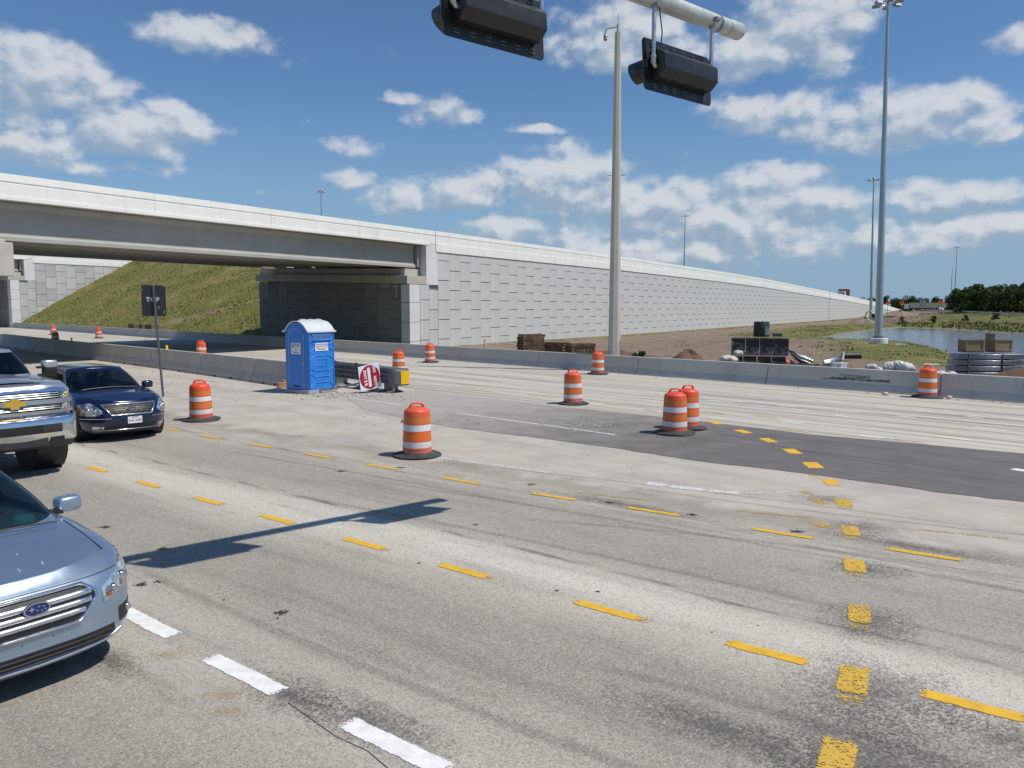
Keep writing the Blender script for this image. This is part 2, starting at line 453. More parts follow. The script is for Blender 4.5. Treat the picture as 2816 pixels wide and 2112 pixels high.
def mat_dust():
    t = NT("dusty_median"); v = t.coord(); r = rot_coord(t, PH)
    sx = t.new('ShaderNodeSeparateXYZ'); t.L.new(r, sx.inputs[0])
    n = t.noise(v, .8, 7.0, .68); n2 = t.noise(rot_coord(t, PF, (.25, 1.4, 1)), 1.0, 6.0, .65)
    c = t.mix(t.rng(n, .3, .7), (.42, .375, .32), (.545, .50, .435))
    c = t.mix(t.rng(n2, .48, .70, 0, .6), c, (.33, .30, .28))
    c = t.mix(t.rng(t.noise(rot_coord(t, PF, (.5, 2.2, 1)), 1.6, 6.0, .75), .58, .72, 0, .6), c, (.66, .63, .58))
    c = t.mix(t.rng(t.noise(v, 30.0, 4.0, .75), .55, .75, 0, .4), c, (.24, .225, .2))
    a = t.rng(t.math('ADD', sx.outputs[1], t.math('MULTIPLY_ADD', n, 2.4, -1.2)), 9.9, 11.2, smooth=True)
    t.bump(t.noise(v, 24.0, 4.0, .7), .35, .012)
    m = t.fin(c, .95, Specular_IOR_Level=.2)
    t.put(t.b.inputs['Alpha'], a)
    return m


def mat_patch():
    t = NT("newer_dark_asphalt"); v = t.coord(); r = rot_coord(t, PF, (1, 1, 1))
    sx = t.new('ShaderNodeSeparateXYZ'); t.L.new(r, sx.inputs[0])
    n = t.noise(v, 1.1, 6.0, .65)
    c = t.mix(t.rng(n, .3, .7), (.125, .117, .113), (.165, .154, .148))
    c = t.mix(t.rng(t.noise(v, 55.0, 3.0, .7), .5, .8, 0, .4), c, (.25, .24, .235))
    d = t.math('ADD', t.math('MULTIPLY', sx.outputs[0], -1.0), t.math('MULTIPLY_ADD', n, 9.0, -4.5))
    c = t.mix(t.rng(d, 8.0, 20.0, 0, .9, smooth=True), c, (.43, .39, .345))
    c = t.mix(t.rng(t.noise(rot_coord(t, PF, (.3, 3, 1)), 1.0, 5.0, .7), .56, .74, 0, .3), c, (.33, .315, .295))
    return t.fin(c, .9, Specular_IOR_Level=.3)


def paint(name, col, wear, seed=0.0, soft=.07, top=1.0):
    t = NT(name); v = t.coord(loc=(seed, seed * 2, 0))
    cell = t.new('ShaderNodeSeparateColor'); t.L.new(t.voro(v, 62.0, out='Color'), cell.inputs[0])
    n = t.noise(v, 3.0, 6.0, .7)
    w = t.math('ADD', t.math('MULTIPLY', cell.outputs[0], .5), t.math('MULTIPLY', n, .5))
    cv = t.new('ShaderNodeAttribute'); cv.attribute_name = "cover"
    w = t.math('ADD', w, t.math('MULTIPLY_ADD', cv.outputs['Fac'], .5, -.5))
    a = t.rng(w, wear - .03 - soft, wear + soft, 0, top)
    c = t.mix(t.rng(t.noise(v, 9.0, 5.0, .65), .35, .7), col, tuple(x * .78 for x in col))
    m = t.fin(c, .75)
    t.put(t.b.inputs['Alpha'], a)
    return m


M = {}
M['near_road'] = mat_near_road(); M['far_road'] = mat_far_road(); M['dust'] = mat_dust(); M['patch'] = mat_patch()
YEL, WHI = (.80, .47, .035), (.86, .86, .84)
M['yellow'] = paint("yellow_paint", YEL, .20); M['yellow_worn'] = paint("yellow_paint_worn", (.62, .41, .09), .42); M['yellow_faint'] = paint("yellow_paint_faint", (.6, .43, .16), .56)
M['yellow_mid'] = paint("yellow_paint_scuffed", (.70, .44, .06), .34)
M['white'] = paint("white_paint", WHI, .16); M['white_worn'] = paint("white_paint_worn", WHI, .42); M['white_faint'] = paint("white_paint_faint", (.78, .77, .74), .52)

# ------------------------------------------------------------------ terrain with the pond basin
POND_Z = -1.6
POND = np.array([(40, 108.2), (54.7, 134.1), (74.8, 164.7), (87.8, 181), (92, 172.5), (91, 159.5), (88, 137.7), (88, 127), (92, 112), (98, 90), (84, 60), (64, 44), (40, 43), (33.5, 51), (34.5, 58), (38.5, 68), (45.7, 84.5), (47.5, 93.7), (45.4, 97.7), (43.5, 99.7), (42.5, 105)])


def poly_sd(P, poly):
    """signed distance to a polygon, inside negative"""
    d = np.full(len(P), 1e9); inside = np.zeros(len(P), bool)
    for i in range(len(poly)):
        a, b = poly[i], poly[(i + 1) % len(poly)]
        ab = b - a; t = np.clip(((P - a) @ ab) / (ab @ ab), 0, 1)
        d = np.minimum(d, np.hypot(*(P - a - t[:, None] * ab).T))
        c = ((a[1] > P[:, 1]) != (b[1] > P[:, 1])) & (P[:, 0] < (b[0] - a[0]) * (P[:, 1] - a[1]) / (b[1] - a[1] + 1e-12) + a[0])
        inside ^= c
    return np.where(inside, -d, d)


def bank_line(P):
    """distance beyond the far shore road (guardrail line), positive towards it"""
    a = np.array((104.0, 150.0)); d = np.array((.31, .95)); n = np.array((.95, -.31))
    return (P - a) @ n


def land(P):
    q = P @ np.array(FPER[:2]); s = (P - np.array(WC[:2])) @ np.array(WNOR[:2])
    z = np.full(len(P), -.06)
    front = smooth(s, -3, 6) * smooth(q, 28.7, 31)
    z = z - front * (.08 + .75 * smooth(q, 31, 70))
    sd_ = poly_sd(P, POND)
    b = bank_line(P)
    z = np.where(front > .5, np.maximum(z, -.85 + 1.75 * smooth(b, -26, 4)), z)
    far = smooth(P[:, 1], 180, 330)
    z = z + front * far * .7
    w = np.where(sd_ > 0, POND_Z + .10 + sd_ * .22, POND_Z - np.minimum(1.2, -sd_ * .2))
    z = np.minimum(z, w)
    return z, sd_, b, front


def axis(parts):
    out = []
    for a, b, st in parts: out.extend(np.arange(a, b, st))
    return np.array(out + [parts[-1][1]])


gx = axis([(-3000, -600, 400), (-600, -100, 50), (-100, 0, 10), (0, 130, 1.6), (130, 260, 8), (260, 800, 60), (800, 3000, 400)])
gy = axis([(-400, 0, 40), (0, 24, 4), (24, 190, 1.6), (190, 320, 6), (320, 900, 50), (900, 4500, 400)])
XX, YY = np.meshgrid(gx, gy, indexing='ij')
PP = np.stack([XX.ravel(), YY.ravel()], 1)
ZZ, SD, BL, FR = land(PP)
ruts = rng.normal(0, 1, len(PP))
ZZ = ZZ + np.where((FR > .5) & (SD > 1.5), ruts * .05 + .1 * np.sin(PP[:, 0] * .55 + 3 * np.sin(PP[:, 1] * .21)) * np.cos(PP[:, 1] * .43), 0)
# how grassy the ground is
grass = np.full(len(PP), .9)
site = FR * smooth(PP[:, 0], -6, 2)
near_g = .74 * (1 - smooth(SD, 7, 15)) * smooth(PP[:, 0], 16, 24)
wall_s = (PP - np.array(WC[:2])) @ np.array(WNOR[:2])
strip = .40 * (1 - smooth(np.abs(wall_s - 17), 5, 12)) * smooth(PP[:, 1], 75, 100)
bankg = smooth(BL, -34, -18) * (PP[:, 1] < 700)
grass = np.where(site > .4, np.maximum.reduce([near_g, strip, bankg * .95, np.full(len(PP), .12)]), grass)
grass = np.where((PP[:, 1] > 185) & (np.abs(wall_s - 8) < 14) & (site > .4), .25, grass)
nx, ny = len(gx), len(gy)
idx = np.arange(nx * ny).reshape(nx, ny)
quads = np.stack([idx[:-1, :-1], idx[1:, :-1], idx[1:, 1:], idx[:-1, 1:]], -1).reshape(-1, 4)
me = bpy.data.meshes.new("ground")
me.from_pydata(np.stack([PP[:, 0], PP[:, 1], ZZ], 1).tolist(), [], quads.tolist())
me.attributes.new("grassy", 'FLOAT', 'POINT').data.foreach_set('value', grass.astype(np.float32))
me.polygons.foreach_set('use_smooth', [True] * len(me.polygons))


def mat_ground():
    t = NT("dirt_and_grass"); v = t.coord()
    at = t.new('ShaderNodeAttribute'); at.attribute_name = "grassy"
    n = t.noise(v, .22, 7.0, .66); n2 = t.noise(v, 1.7, 6.0, .7); n3 = t.noise(v, 6.0, 4.0, .7)
    dirt = t.mix(t.rng(n2, .3, .7), (.145, .105, .078), (.30, .235, .18))
    dirt = t.mix(t.rng(t.noise(rot_coord(t, PF, (.05, 1.2, 1)), 1.0, 5.0, .65), .5, .7, 0, .55), dirt, (.36, .29, .225))
    gr = t.mix(t.rng(n2, .3, .7), (.075, .105, .03), (.17, .17, .06))
    gr = t.mix(t.rng(n, .42, .66, 0, .75), gr, (.27, .22, .10))
    f = t.math('ADD', at.outputs['Fac'], t.math('MULTIPLY_ADD', t.math('MULTIPLY_ADD', n3, .45, t.math('MULTIPLY', n2, .75)), 1.25, -.75))
    c = t.mix(t.rng(f, .42, .62), dirt, gr)
    sx = t.new('ShaderNodeSeparateXYZ'); t.L.new(v, sx.inputs[0])
    shore = t.rng(t.math('ADD', sx.outputs[2], t.math('MULTIPLY', n2, .25)), POND_Z + .02, POND_Z + .34, .75, 0)
    c = t.mix(shore, c, (.40, .36, .30))
    t.bump(n3, .7, .12)
    return t.fin(c, .97, Specular_IOR_Level=.15)


M['ground'] = mat_ground()
me.materials.append(M['ground'])
struct(link("ground", me))


def mat_water():
    t = NT("pond_water"); v = t.coord(scale=(1, 1, 1))
    h = t.math('ADD', t.noise(v, .9, 5.0, .65), t.math('MULTIPLY', t.noise(v, 3.5, 3.0), .4))
    t.bump(h, .45, .10)
    n = t.noise(v, .05, 3.0)
    return t.fin(t.mix(t.rng(n, .35, .65), (.05, .085, .13), (.07, .10, .14)), .12, IOR=1.33, Specular_IOR_Level=.5)


M['water'] = mat_water()
big = [(c[0] + (c[0] - POND[:, 0].mean()) * .25, c[1] + (c[1] - POND[:, 1].mean()) * .25) for c in POND]
m = MB(); m.add([(x, y, POND_Z) for x, y in big], [tuple(range(len(big)))[::-1]])
struct(m.build("pond_water", M['water']))


# ------------------------------------------------------------------ pavements
def sheet(name, pts, z, mat, parent=None):
    a = sum(pts[i][0] * pts[(i + 1) % len(pts)][1] - pts[(i + 1) % len(pts)][0] * pts[i][1] for i in range(len(pts)))
    pts = pts if a > 0 else pts[::-1]
    return MB().add([(x, y, z) for x, y in pts], [tuple(range(len(pts)))]).build(name, mat, parent)


def far_pt(a, q):
    v = FAR * a + FPER * q
    return (v.x, v.y)


road = struct(sheet("road", [(-119.7, 162.7), (62.3, -22.9), (62.3, -80), (-170, -80), (-170, 162.7)], 0.0, M['near_road']))
med = [(l.x, l.y) for l in (LANE * a + LPER * p for a, p in ((-75, 8.8), (6, 8.8), (6, 12.5), (2, 15.5), (-4, 21), (-30, 24), (-75, 24)))]
median = struct(sheet("median", med, .003, M['dust']))
far_road = struct(sheet("far_road", [far_pt(-60, 16.3), far_pt(-60, 28.3), far_pt(170, 29.9), far_pt(170, 15.2), far_pt(28, 15.2), far_pt(22, 16.3)], .006, M['far_road']))
patch_pts = [(-3.3, 28.15), (-1.22, 25.73), (1.3, 23.39), (3.94, 21.08), (4.91, 20.12), (6.87, 18.07), (8.46, 16.96), (10.21, 15.67), (14.5, 12.0), (19, 7.5),
             (16, 5.0), (12, 8.6), (9.2, 10.65), (7.67, 11.7), (6.87, 12.22), (5.37, 13.61), (3.49, 14.94), (2.14, 16.29), (.33, 17.81), (-1.57, 19.27), (-4.2, 22.6), (-5.2, 25.0)]
fine = []
for i, a in enumerate(patch_pts):                        # saw-cut edge with small raggedness
    b = patch_pts[(i + 1) % len(patch_pts)]
    for k in range(8):
        f = k / 8
        fine.append((a[0] + (b[0] - a[0]) * f + random.uniform(-.03, .03), a[1] + (b[1] - a[1]) * f + random.uniform(-.03, .03)))
patch = struct(sheet("asphalt_patch", fine, .009, M['patch']))


def dash(parent, a, b, w, mat, z, name="lane_dash", rag=.006, tail=.05):
    a, b = Vector((*a, 0)), Vector((*b, 0)); d = (b - a); L = d.length; d.normalize(); n = Vector((-d.y, d.x, 0))
    k = max(6, min(40, int(L / .06))); vs, at = [], []
    sv = (-.5, -.44, -.2, .2, .44, .5)
    for i in range(k + 1):
        s = L * i / k; wob = random.uniform(-rag, rag)
        for q in sv:
            p = a + d * s + n * (q * w + wob); vs.append((p.x, p.y, z))
            e = min(1.0, (s + .002) / .03, (L - s + .002) / tail)
            at.append(e * (0.0 if abs(q) == .5 else 1.0))
    m_ = len(sv)
    fs = [(i * m_ + j + 1, i * m_ + j, (i + 1) * m_ + j, (i + 1) * m_ + j + 1) for i in range(k) for j in range(m_ - 1)]
    o = MB().add(vs, [q[::-1] for q in fs]).build(name, mat, parent)
    o.data.attributes.new("cover", 'FLOAT', 'POINT').data.foreach_set('value', np.array(at, np.float32))
    return o


def dashes(parent, cs, L, w, mat, z, drift=None, worn=None):
    for i, c in enumerate(cs):
        c = Vector((*c, 0))
        d = (Vector((*cs[min(i + 1, len(cs) - 1)], 0)) - Vector((*cs[max(i - 1, 0)], 0))).normalized()
        a, b = c - d * L / 2, c + d * L / 2
        dash(parent, a[:2], b[:2], w, mat, z)
        if worn:                                             # overspray trailing off one end
            e = b + d * random.uniform(.1, .24)
            dash(parent, (b - d * .03)[:2], e[:2], w * .82, worn, z - .001, "lane_dash", .006, .2)


L1 = [(-10.95, 21.2), (-9.55, 20.05), (-8.18, 18.93), (-6.8, 17.76), (-5.31, 16.61), (-3.81, 15.45), (-2.38, 14.36), (-.86, 13.18), (.64, 12.06), (2.01, 11.16), (3.49, 10.04), (4.86, 9.17), (6.3, 8.1), (7.8, 7.0)]
L2 = [(-8.95, 15.3), (-7.48, 14.15), (-6.01, 12.93), (-4.58, 11.79), (-3.24, 10.74), (-1.84, 9.61), (-.54, 8.58), (.91, 7.43), (2.15, 6.48), (3.37, 5.58), (4.8, 4.5)]
dashes(road, L1, .84, .115, M['yellow'], .0075)
dashes(road, L2[:8], .74, .135, M['yellow'], .005, worn=M['yellow_worn'])
dashes(road, L2[8:], .7, .15, M['yellow'], .005, worn=M['yellow_worn'])
dashes(road, [(-4.75, 8.25), (-3.38, 7.13), (-2.14, 6.09), (-.79, 5.05), (.5, 4.0)], .98, .17, M['white'], .005)
XL = [(5.14, 19.94), (5.42, 18.5), (5.62, 17.26), (5.67, 15.91), (5.55, 14.48), (5.32, 13.07), (4.95, 11.68), (4.42, 10.17), (3.87, 8.76), (3.31, 7.34), (2.67, 5.99), (2.1, 4.89)]
XW = [.25, .25, .25, .27, .29, .24, .24, .23, .24, .21, .23, .23]
for i, c in enumerate(XL):
    d = Vector((XL[min(i + 1, 11)][0] - XL[max(i - 1, 0)][0], XL[min(i + 1, 11)][1] - XL[max(i - 1, 0)][1])).normalized()
    c = Vector(c); l = .30 if i < 5 else .27
    dash(road if i > 4 else patch, c - d * l, c + d * l, XW[i], M['yellow'] if i < 6 else M['yellow_mid'], .013 if i < 5 else .0075)
    if i > 5: dash(road, c + d * (l + .01), c + d * (l + .22), XW[i] * .9, M['yellow_worn'], .0055, rag=.006, tail=.2)
for a, b in [((4.55, 12.45), (4.75, 12.2)), ((4.55, 11.95), (4.68, 11.45)), ((4.1, 10.6), (4.2, 10.2)), ((5.2, 13.7), (5.35, 13.5))]:
    dash(road, a, b, .2, M['yellow_worn'], .0065, "faded_paint", .012, .2)
for a, b in [((1.0, 12.35), (2.2, 11.75)), ((3.2, 11.2), (4.3, 10.75)), ((5.3, 10.25), (6.4, 9.75)), ((-1.2, 13.75), (-.7, 13.45))]:
    dash(road, a, b, .09, M['yellow_faint'], .0085, "faded_paint", .008, .2)
arc = [(2.2, 13.02), (2.54, 12.78), (3.08, 12.46), (3.61, 12.27), (4.1, 12.28), (4.6, 12.45)]
for i in range(5): dash(road, arc[i], arc[i + 1], .24 - .035 * i, M['white_worn'] if i < 3 else M['white_faint'], .0085, "faded_paint", .006)
for a, b in [((-5.3, 25.55), (-3.19, 23.56)), ((-1.61, 21.89), (2.42, 17.96))]: dash(patch, a, b, .11, M['white_worn'], .0125, "edge_line", .006)
dash(road, (-2.0, 15.6), (.9, 13.7), .16, M['white_faint'], .0085, "faded_paint", .01, .3)
for a, b, w in [((-.4, 30.94), (1.79, 28.99), .1), ((2.93, 25.27), (3.29, 25.04), .1), ((3.82, 27.04), (4.37, 26.59), .1), ((6.08, 24.94), (7.12, 24.34), .1), ((7.15, 23.73), (7.55, 23.31), .1), ((8.03, 22.59), (8.33, 22.18), .1), ((7.92, 26.61), (8.4, 26.17), .1), ((7.88, 23.49), (8.36, 23.15), .1), ((8.73, 21.44), (9.03, 21.01), .1), ((9.72, 24.57), (10.19, 24.31), .1), ((9.11, 22.34), (9.68, 21.97), .1), ((10.75, 23.55), (11.18, 23.21), .1), ((10.34, 21.29), (10.7, 20.93), .1), ((12.14, 21.15), (12.4, 20.74), .1), ((11.45, 22.49), (11.82, 21.97), .1), ((7.9, 18.0), (8.5, 17.4), .12), ((9.6, 17.9), (10.1, 17.2), .12), ((11.4, 16.3), (11.8, 15.7), .14), ((6.9, 20.3), (7.4, 19.9), .1), ((9.0, 19.7), (9.5, 19.2), .1), ((11.2, 19.2), (11.7, 18.6), .1)]:
    dash(far_road, a, b, w, M['white'], .010, rag=.008)
dash(patch, (9.0, 14.15), (9.35, 13.75), .22, M['white'], .013)
for a, b in [((.51, 26.41), (1.5, 25.53)), ((2.42, 24.71), (2.8, 24.46)), ((2.84, 23.86), (3.22, 23.51)), ((3.75, 22.67), (4.04, 22.2)), ((5.3, 22.2), (5.76, 21.77)), ((5.5, 21.8), (5.82, 21.55)), ((6.52, 21.35), (6.99, 20.79)), ((6.3, 18.9), (7.0, 18.3)), ((8.2, 17.6), (8.9, 17.0)), ((-2.3, 28.9), (-.6, 27.3)), ((9.7, 18.2), (10.4, 17.5))]:
    dash(far_road, a, b, .11, M['yellow_worn'], .010, "faded_paint", .01)
el = [(-30, 27.3), (-10, 27.2), (12, 27.1), (30, 27.4), (60, 27.9), (100, 28.6)]
for i in range(len(el) - 1): dash(far_road, far_pt(*el[i]), far_pt(*el[i + 1]), .13, M['white_worn'], .010, "edge_line", .012)
for q, m_ in ((19.0, 'white_worn'), (22.6, 'white_worn'), (24.2, 'white_faint'), (20.6, 'white_faint')):
    for k in range(12):
        if q in (19.0, 22.6) or k % 2: dash(far_road, far_pt(22 + k * 9.2, q + k * .12), far_pt(22 + k * 9.2 + 3.0, q + k * .12), .11, M[m_], .010)

M['tar'] = plain("tar_blot", (.035, .035, .04), .6, var=.3)
BLOTS = [(-2.19, 7.36, .10), (-5.4, 10.34, .12), (-4.21, 9.38, .10), (-3.9, 8.14, .11), (-3.75, 8.22, .08), (1.45, 11.68, .11), (2.54, 10.98, .12), (-3.06, 13.98, .13), (3.7, 10.14, .13), (-.49, 10.46, .07), (-1.06, 8.84, .04), (.47, 7.96, .045), (.88, 7.93, .04), (-2.88, 7.7, .05), (-2.04, 14.31, .12), (-4.1, 8.15, .05), (-2.2, 7.22, .03), (.3, 12.9, .12), (1.35, 7.3, .02), (1.8, 6.9, .025), (2.25, 7.05, .02), (1.55, 7.05, .02)]
# sawn or tyre-worn seams and one dark crack
def seam(pts, w):
    for i in range(len(pts) - 1):
        a, b = Vector((*pts[i], 0)), Vector((*pts[i + 1], 0)); d = (b - a).normalized(); n = Vector((-d.y, d.x, 0)) * w / 2
        MB().add([(p.x, p.y, .0045) for p in (a - n, b - n, b + n, a + n)], [(0, 1, 2, 3)]).build("crack", M['tar'], road)
seam([(-1.65, 5.62), (-1.2, 5.16), (-.95, 4.98), (-.75, 4.74), (-.4, 4.45)], .005)

def smudge(pts, mat, z, name="ground_off_patch"):
    """ragged dark patch left by ground-off paint: fan with a soft rim"""
    c = np.mean(np.array(pts), 0); vs = [(c[0], c[1], z)]; at = [1.0]
    for x, y in pts: vs.append((x, y, z)); at.append(0.0)
    n = len(pts)
    o = MB().add(vs, [(0, 1 + i, 1 + (i + 1) % n) for i in range(n)]).build(name, mat, road)
    o.data.attributes.new("cover", 'FLOAT', 'POINT').data.foreach_set('value', np.array(at, np.float32))
M['blot'] = paint("tar_blot_soft", (.03, .03, .033), .24, soft=.10, top=.92)
for x, y, r in BLOTS:
    ph = random.uniform(0, 6); r *= .85
    smudge([(x + r * (1 + .28 * math.sin(3 * t + ph) + random.uniform(-.15, .15)) * math.cos(t), y + r * .8 * (1 + .2 * math.sin(2 * t + ph) + random.uniform(-.15, .15)) * math.sin(t)) for t in (2 * math.pi * k / 18 for k in range(18))], M['blot'], .0066, "tar_blot")
M['smudge'] = paint("blackout_smudge", (.13, .122, .115), .40, soft=.32, top=.72)
for i, (x, y, rx, ry, a) in enumerate([(3.95, 8.65, .5, .35, -.3), (2.75, 5.75, .75, .8, -.4), (3.3, 7.15, .5, .5, -.4), (2.3, 4.7, .8, .9, -.5), (4.6, 10.3, .5, .5, 0), (4.75, 11.9, .6, .35, 0), (-1.65, 5.75, .65, .28, -.67), (-1.0, 5.35, .8, .3, -.67), (3.6, 5.0, 1.0, .4, -.67), (-3.3, 6.3, .5, .2, -.67), (1.6, 11.6, 1.6, .25, -.67), (5.0, 9.4, 1.6, .22, -.67), (1.5, 5.2, 1.1, .3, -.67)]):
    ca, sa = math.cos(a), math.sin(a)
    pts = []
    for k in range(20):
        t_ = 2 * math.pi * k / 20; r_ = random.uniform(.85, 1.15); u, v_ = rx * r_ * math.cos(t_), ry * r_ * math.sin(t_)
        pts.append((x + u * ca - v_ * sa, y + u * sa + v_ * ca))
    smudge(pts, M['smudge'], .0030 + .0001 * i)
M['smudge_tan'] = paint("old_tan_stain", (.50, .40, .22), .40, soft=.3, top=.6)
for x, y in ((-2.15, 5.75), (-2.0, 5.5), (-2.9, 6.45)): smudge([(x + .22 * math.cos(k * .63), y + .14 * math.sin(k * .63)) for k in range(10)], M['smudge_tan'], .0046)

M['tyre_mark'] = paint("tyre_mark", (.11, .103, .096), .42, soft=.30, top=.22)
def tyre_mark(parent, p0, p1, bend, w, z):
    a, b = Vector((*p0, 0)), Vector((*p1, 0)); d = b - a; n = Vector((-d.y, d.x, 0)).normalized(); vs, at = [], []; K = 40
    for i in range(K + 1):
        f = i / K; c = a + d * f + n * (bend * 4 * f * (1 - f) + random.uniform(-.006, .006)); e = min(1, f * 6, (1 - f) * 6)
        for q, k in ((-.5, 0), (-.2, 1), (.2, 1), (.5, 0)): vs.append((c.x + n.x * q * w, c.y + n.y * q * w, z)); at.append(k * e)
    o = MB().add(vs, [(i * 4 + j, i * 4 + j + 1, i * 4 + j + 5, i * 4 + j + 4) for i in range(K) for j in range(3)]).build("tyre_mark", M['tyre_mark'], parent)
    o.data.attributes.new("cover", 'FLOAT', 'POINT').data.foreach_set('value', np.array(at, np.float32))
for i, (p0, p1, bd, w) in enumerate([((-4.2, 12.6), (6.5, 4.6), .35, .22), ((-3.0, 13.6), (7.6, 6.0), .25, .22), ((-5.0, 9.4), (2.5, 3.6), -.2, .24), ((-.5, 10.9), (7.0, 7.2), .5, .2), ((1.0, 13.4), (8.5, 9.2), -.35, .2), ((-1.5, 14.9), (6.8, 9.9), .2, .18), ((-6.5, 16.4), (1.0, 10.9), .15, .2), ((0.2, 6.5), (4.6, 3.4), .15, .24)]):
    tyre_mark(road, p0, p1, bd, w * .72, .0048 + .0001 * i)
for i, (p0, p1, bd) in enumerate([((2.5, 18.6), (10.5, 11.0), .5), ((1.5, 21.0), (11.5, 12.5), .4), ((4.6, 19.0), (9.0, 12.4), -.6)]): tyre_mark(patch, p0, p1, bd, .2, .0102 + .0001 * i)
for i in range(9):
    q = 17.9 + i * 1.05; a0 = random.uniform(-20, 5); tyre_mark(far_road, far_pt(a0, q), far_pt(a0 + random.uniform(22, 50), q + random.uniform(-.4, .4)), random.uniform(-.3, .3), .22, .0072 + .0001 * i)

# ------------------------------------------------------------------ bridges, panel walls, embankment, concrete barriers
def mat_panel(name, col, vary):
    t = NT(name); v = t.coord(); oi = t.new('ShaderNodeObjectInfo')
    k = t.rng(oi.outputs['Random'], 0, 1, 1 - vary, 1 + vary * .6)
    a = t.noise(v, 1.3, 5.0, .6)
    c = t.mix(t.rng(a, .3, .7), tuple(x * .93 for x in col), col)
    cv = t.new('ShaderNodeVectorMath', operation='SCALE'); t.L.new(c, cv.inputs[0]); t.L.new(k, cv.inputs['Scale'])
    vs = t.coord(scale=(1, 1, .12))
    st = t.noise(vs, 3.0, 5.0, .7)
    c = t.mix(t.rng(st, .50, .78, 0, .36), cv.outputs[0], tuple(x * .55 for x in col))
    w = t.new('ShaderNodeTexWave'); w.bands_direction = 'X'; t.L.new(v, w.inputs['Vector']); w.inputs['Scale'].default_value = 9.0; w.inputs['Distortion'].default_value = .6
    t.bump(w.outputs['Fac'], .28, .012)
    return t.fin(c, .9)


M['panel'] = mat_panel("ribbed_wall_panel", (.56, .57, .555), .03)
M['panel_plain'] = mat_panel("plain_wall_panel", (.50, .51, .51), .16)
M['panel_shade'] = mat_panel("abutment_panel", (.25, .25, .24), .10)  # same concrete toned darker: the shade under the deck is put into the colour
M['joint'] = plain("wall_joint", (.30, .31, .30), .95)
M['parapet'] = concrete("white_parapet", (.80, .805, .765), .05, .24, stain_amt=.16)
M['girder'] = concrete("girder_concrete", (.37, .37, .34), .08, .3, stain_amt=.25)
M['cheek'] = concrete("cheek_concrete", (.66, .665, .66), .06, .2, stain_amt=.12)
M['cap'] = concrete("stained_concrete", (.46, .435, .39), .1, .4, stain=(.30, .19, .11), stain_amt=.3)
M['barrier'] = concrete("barrier_concrete", (.50, .49, .455), .1, .34, stain=(.1, .1, .1), stain_amt=.3, scale=.35)
M['jersey'] = concrete("precast_barrier", (.46, .43, .385), .12, .4, stain=(.13, .12, .11), stain_amt=.4, scale=.5)
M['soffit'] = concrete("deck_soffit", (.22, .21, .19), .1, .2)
M['dark_gap'] = plain("deep_joint", (.05, .05, .05), .95)

WT_T = [-200, 0, 40, 80, 105, 198, 266, 342, 420]
WT_Z = [8.75, 8.93, 8.9, 8.62, 8.34, 6.46, 4.9, 2.1, .6]


def wtop(t): return float(np.interp(t, WT_T, WT_Z))


def panel_mesh(w, h, th, mat, name="panel"):
    m = MB(); b = .02
    vs = [(-w / 2, 0, -h / 2), (w / 2, 0, -h / 2), (w / 2, 0, h / 2), (-w / 2, 0, h / 2)]
    e = .003
    fr = [(-w / 2 + e, -th, -h / 2 + b), (w / 2 - e, -th, -h / 2 + b), (w / 2 - e, -th, h / 2 - b), (-w / 2 + e, -th, h / 2 - b)]
    fm = [(x, -th + b, z) for x, _, z in vs]
    m.add(vs + fm + fr, [(0, 1, 5, 4), (1, 2, 6, 5), (2, 3, 7, 6), (3, 0, 4, 7), (4, 5, 9, 8), (5, 6, 10, 9), (6, 7, 11, 10), (7, 4, 8, 11), (8, 9, 10, 11)])
    me = bpy.data.meshes.new(name); me.from_pydata(m.v, [], m.f); me.materials.append(mat); me.update()
    return me


def panel_wall(root, org, d, n, t0, t1, w, h, zlow, ztop, mat, gap_h, gap_v, limit, half0=0, offset=0.0):
    """staggered rectangular panels standing on the plane through org along d, facing n; ztop(t) is covered by the coping"""
    me = panel_mesh(w - gap_v, h - gap_h, .12, mat)
    rz = math.atan2(d.y, d.x)
    flip = Vector((0, -1, 0)); flip.rotate(Matrix.Rotation(rz, 3, 'Z'))
    if flip.dot(n) < 0: rz += math.pi
    rest = MB(); cnt = 0; i = 0; t = t0 + w / 2
    while t - w / 2 < t1:
        z = zlow + h / 2 + (h / 2 if (i + half0) % 2 else 0) - h
        while z - h / 2 < ztop(t):
            p = org + d * t + n * offset; zc = z; sc = 1.0
            if z + h / 2 > ztop(t) + .5:
                top = ztop(t) + .5; sc = (top - (z - h / 2)) / h; zc = (z - h / 2 + top) / 2
            if sc > .08:
                if cnt < limit:
                    o = bpy.data.objects.new("panel", me); COL.objects.link(o); o.parent = root
                    o.location = (p.x, p.y, zc); o.rotation_euler = (0, 0, rz); o.scale = (1, 1, sc); cnt += 1
                else:
                    rest.M = Matrix.Translation((p.x, p.y, zc)) @ Matrix.Rotation(rz, 4, 'Z') @ Matrix.Diagonal((1, 1, sc, 1))
                    rest.add([tuple(v.co) for v in me.vertices], [tuple(f.vertices) for f in me.polygons])
            z += h
        t += w; i += 1
    if rest.f:
        struct(rest.build("far_panels", mat, root), "stuff")


def band(root, name, org, d, n, ts, prof, zf, mat):
    """segments of a profile (outward, below top) between successive ts"""
    for a, b in zip(ts[:-1], ts[1:]):
        m = MB(); k = len(prof); vs = []
        for t in (a + .008, b - .008):
            p = org + d * t
            for o_, z_ in prof:
                q = p + n * o_; vs.append((q.x, q.y, zf(t) + z_))
        m.add(vs, [tuple(range(k)), tuple(range(2 * k - 1, k - 1, -1))] + [(i, k + i, k + (i + 1) % k, (i + 1) % k) for i in range(k)])
        m.build(name, mat, root)


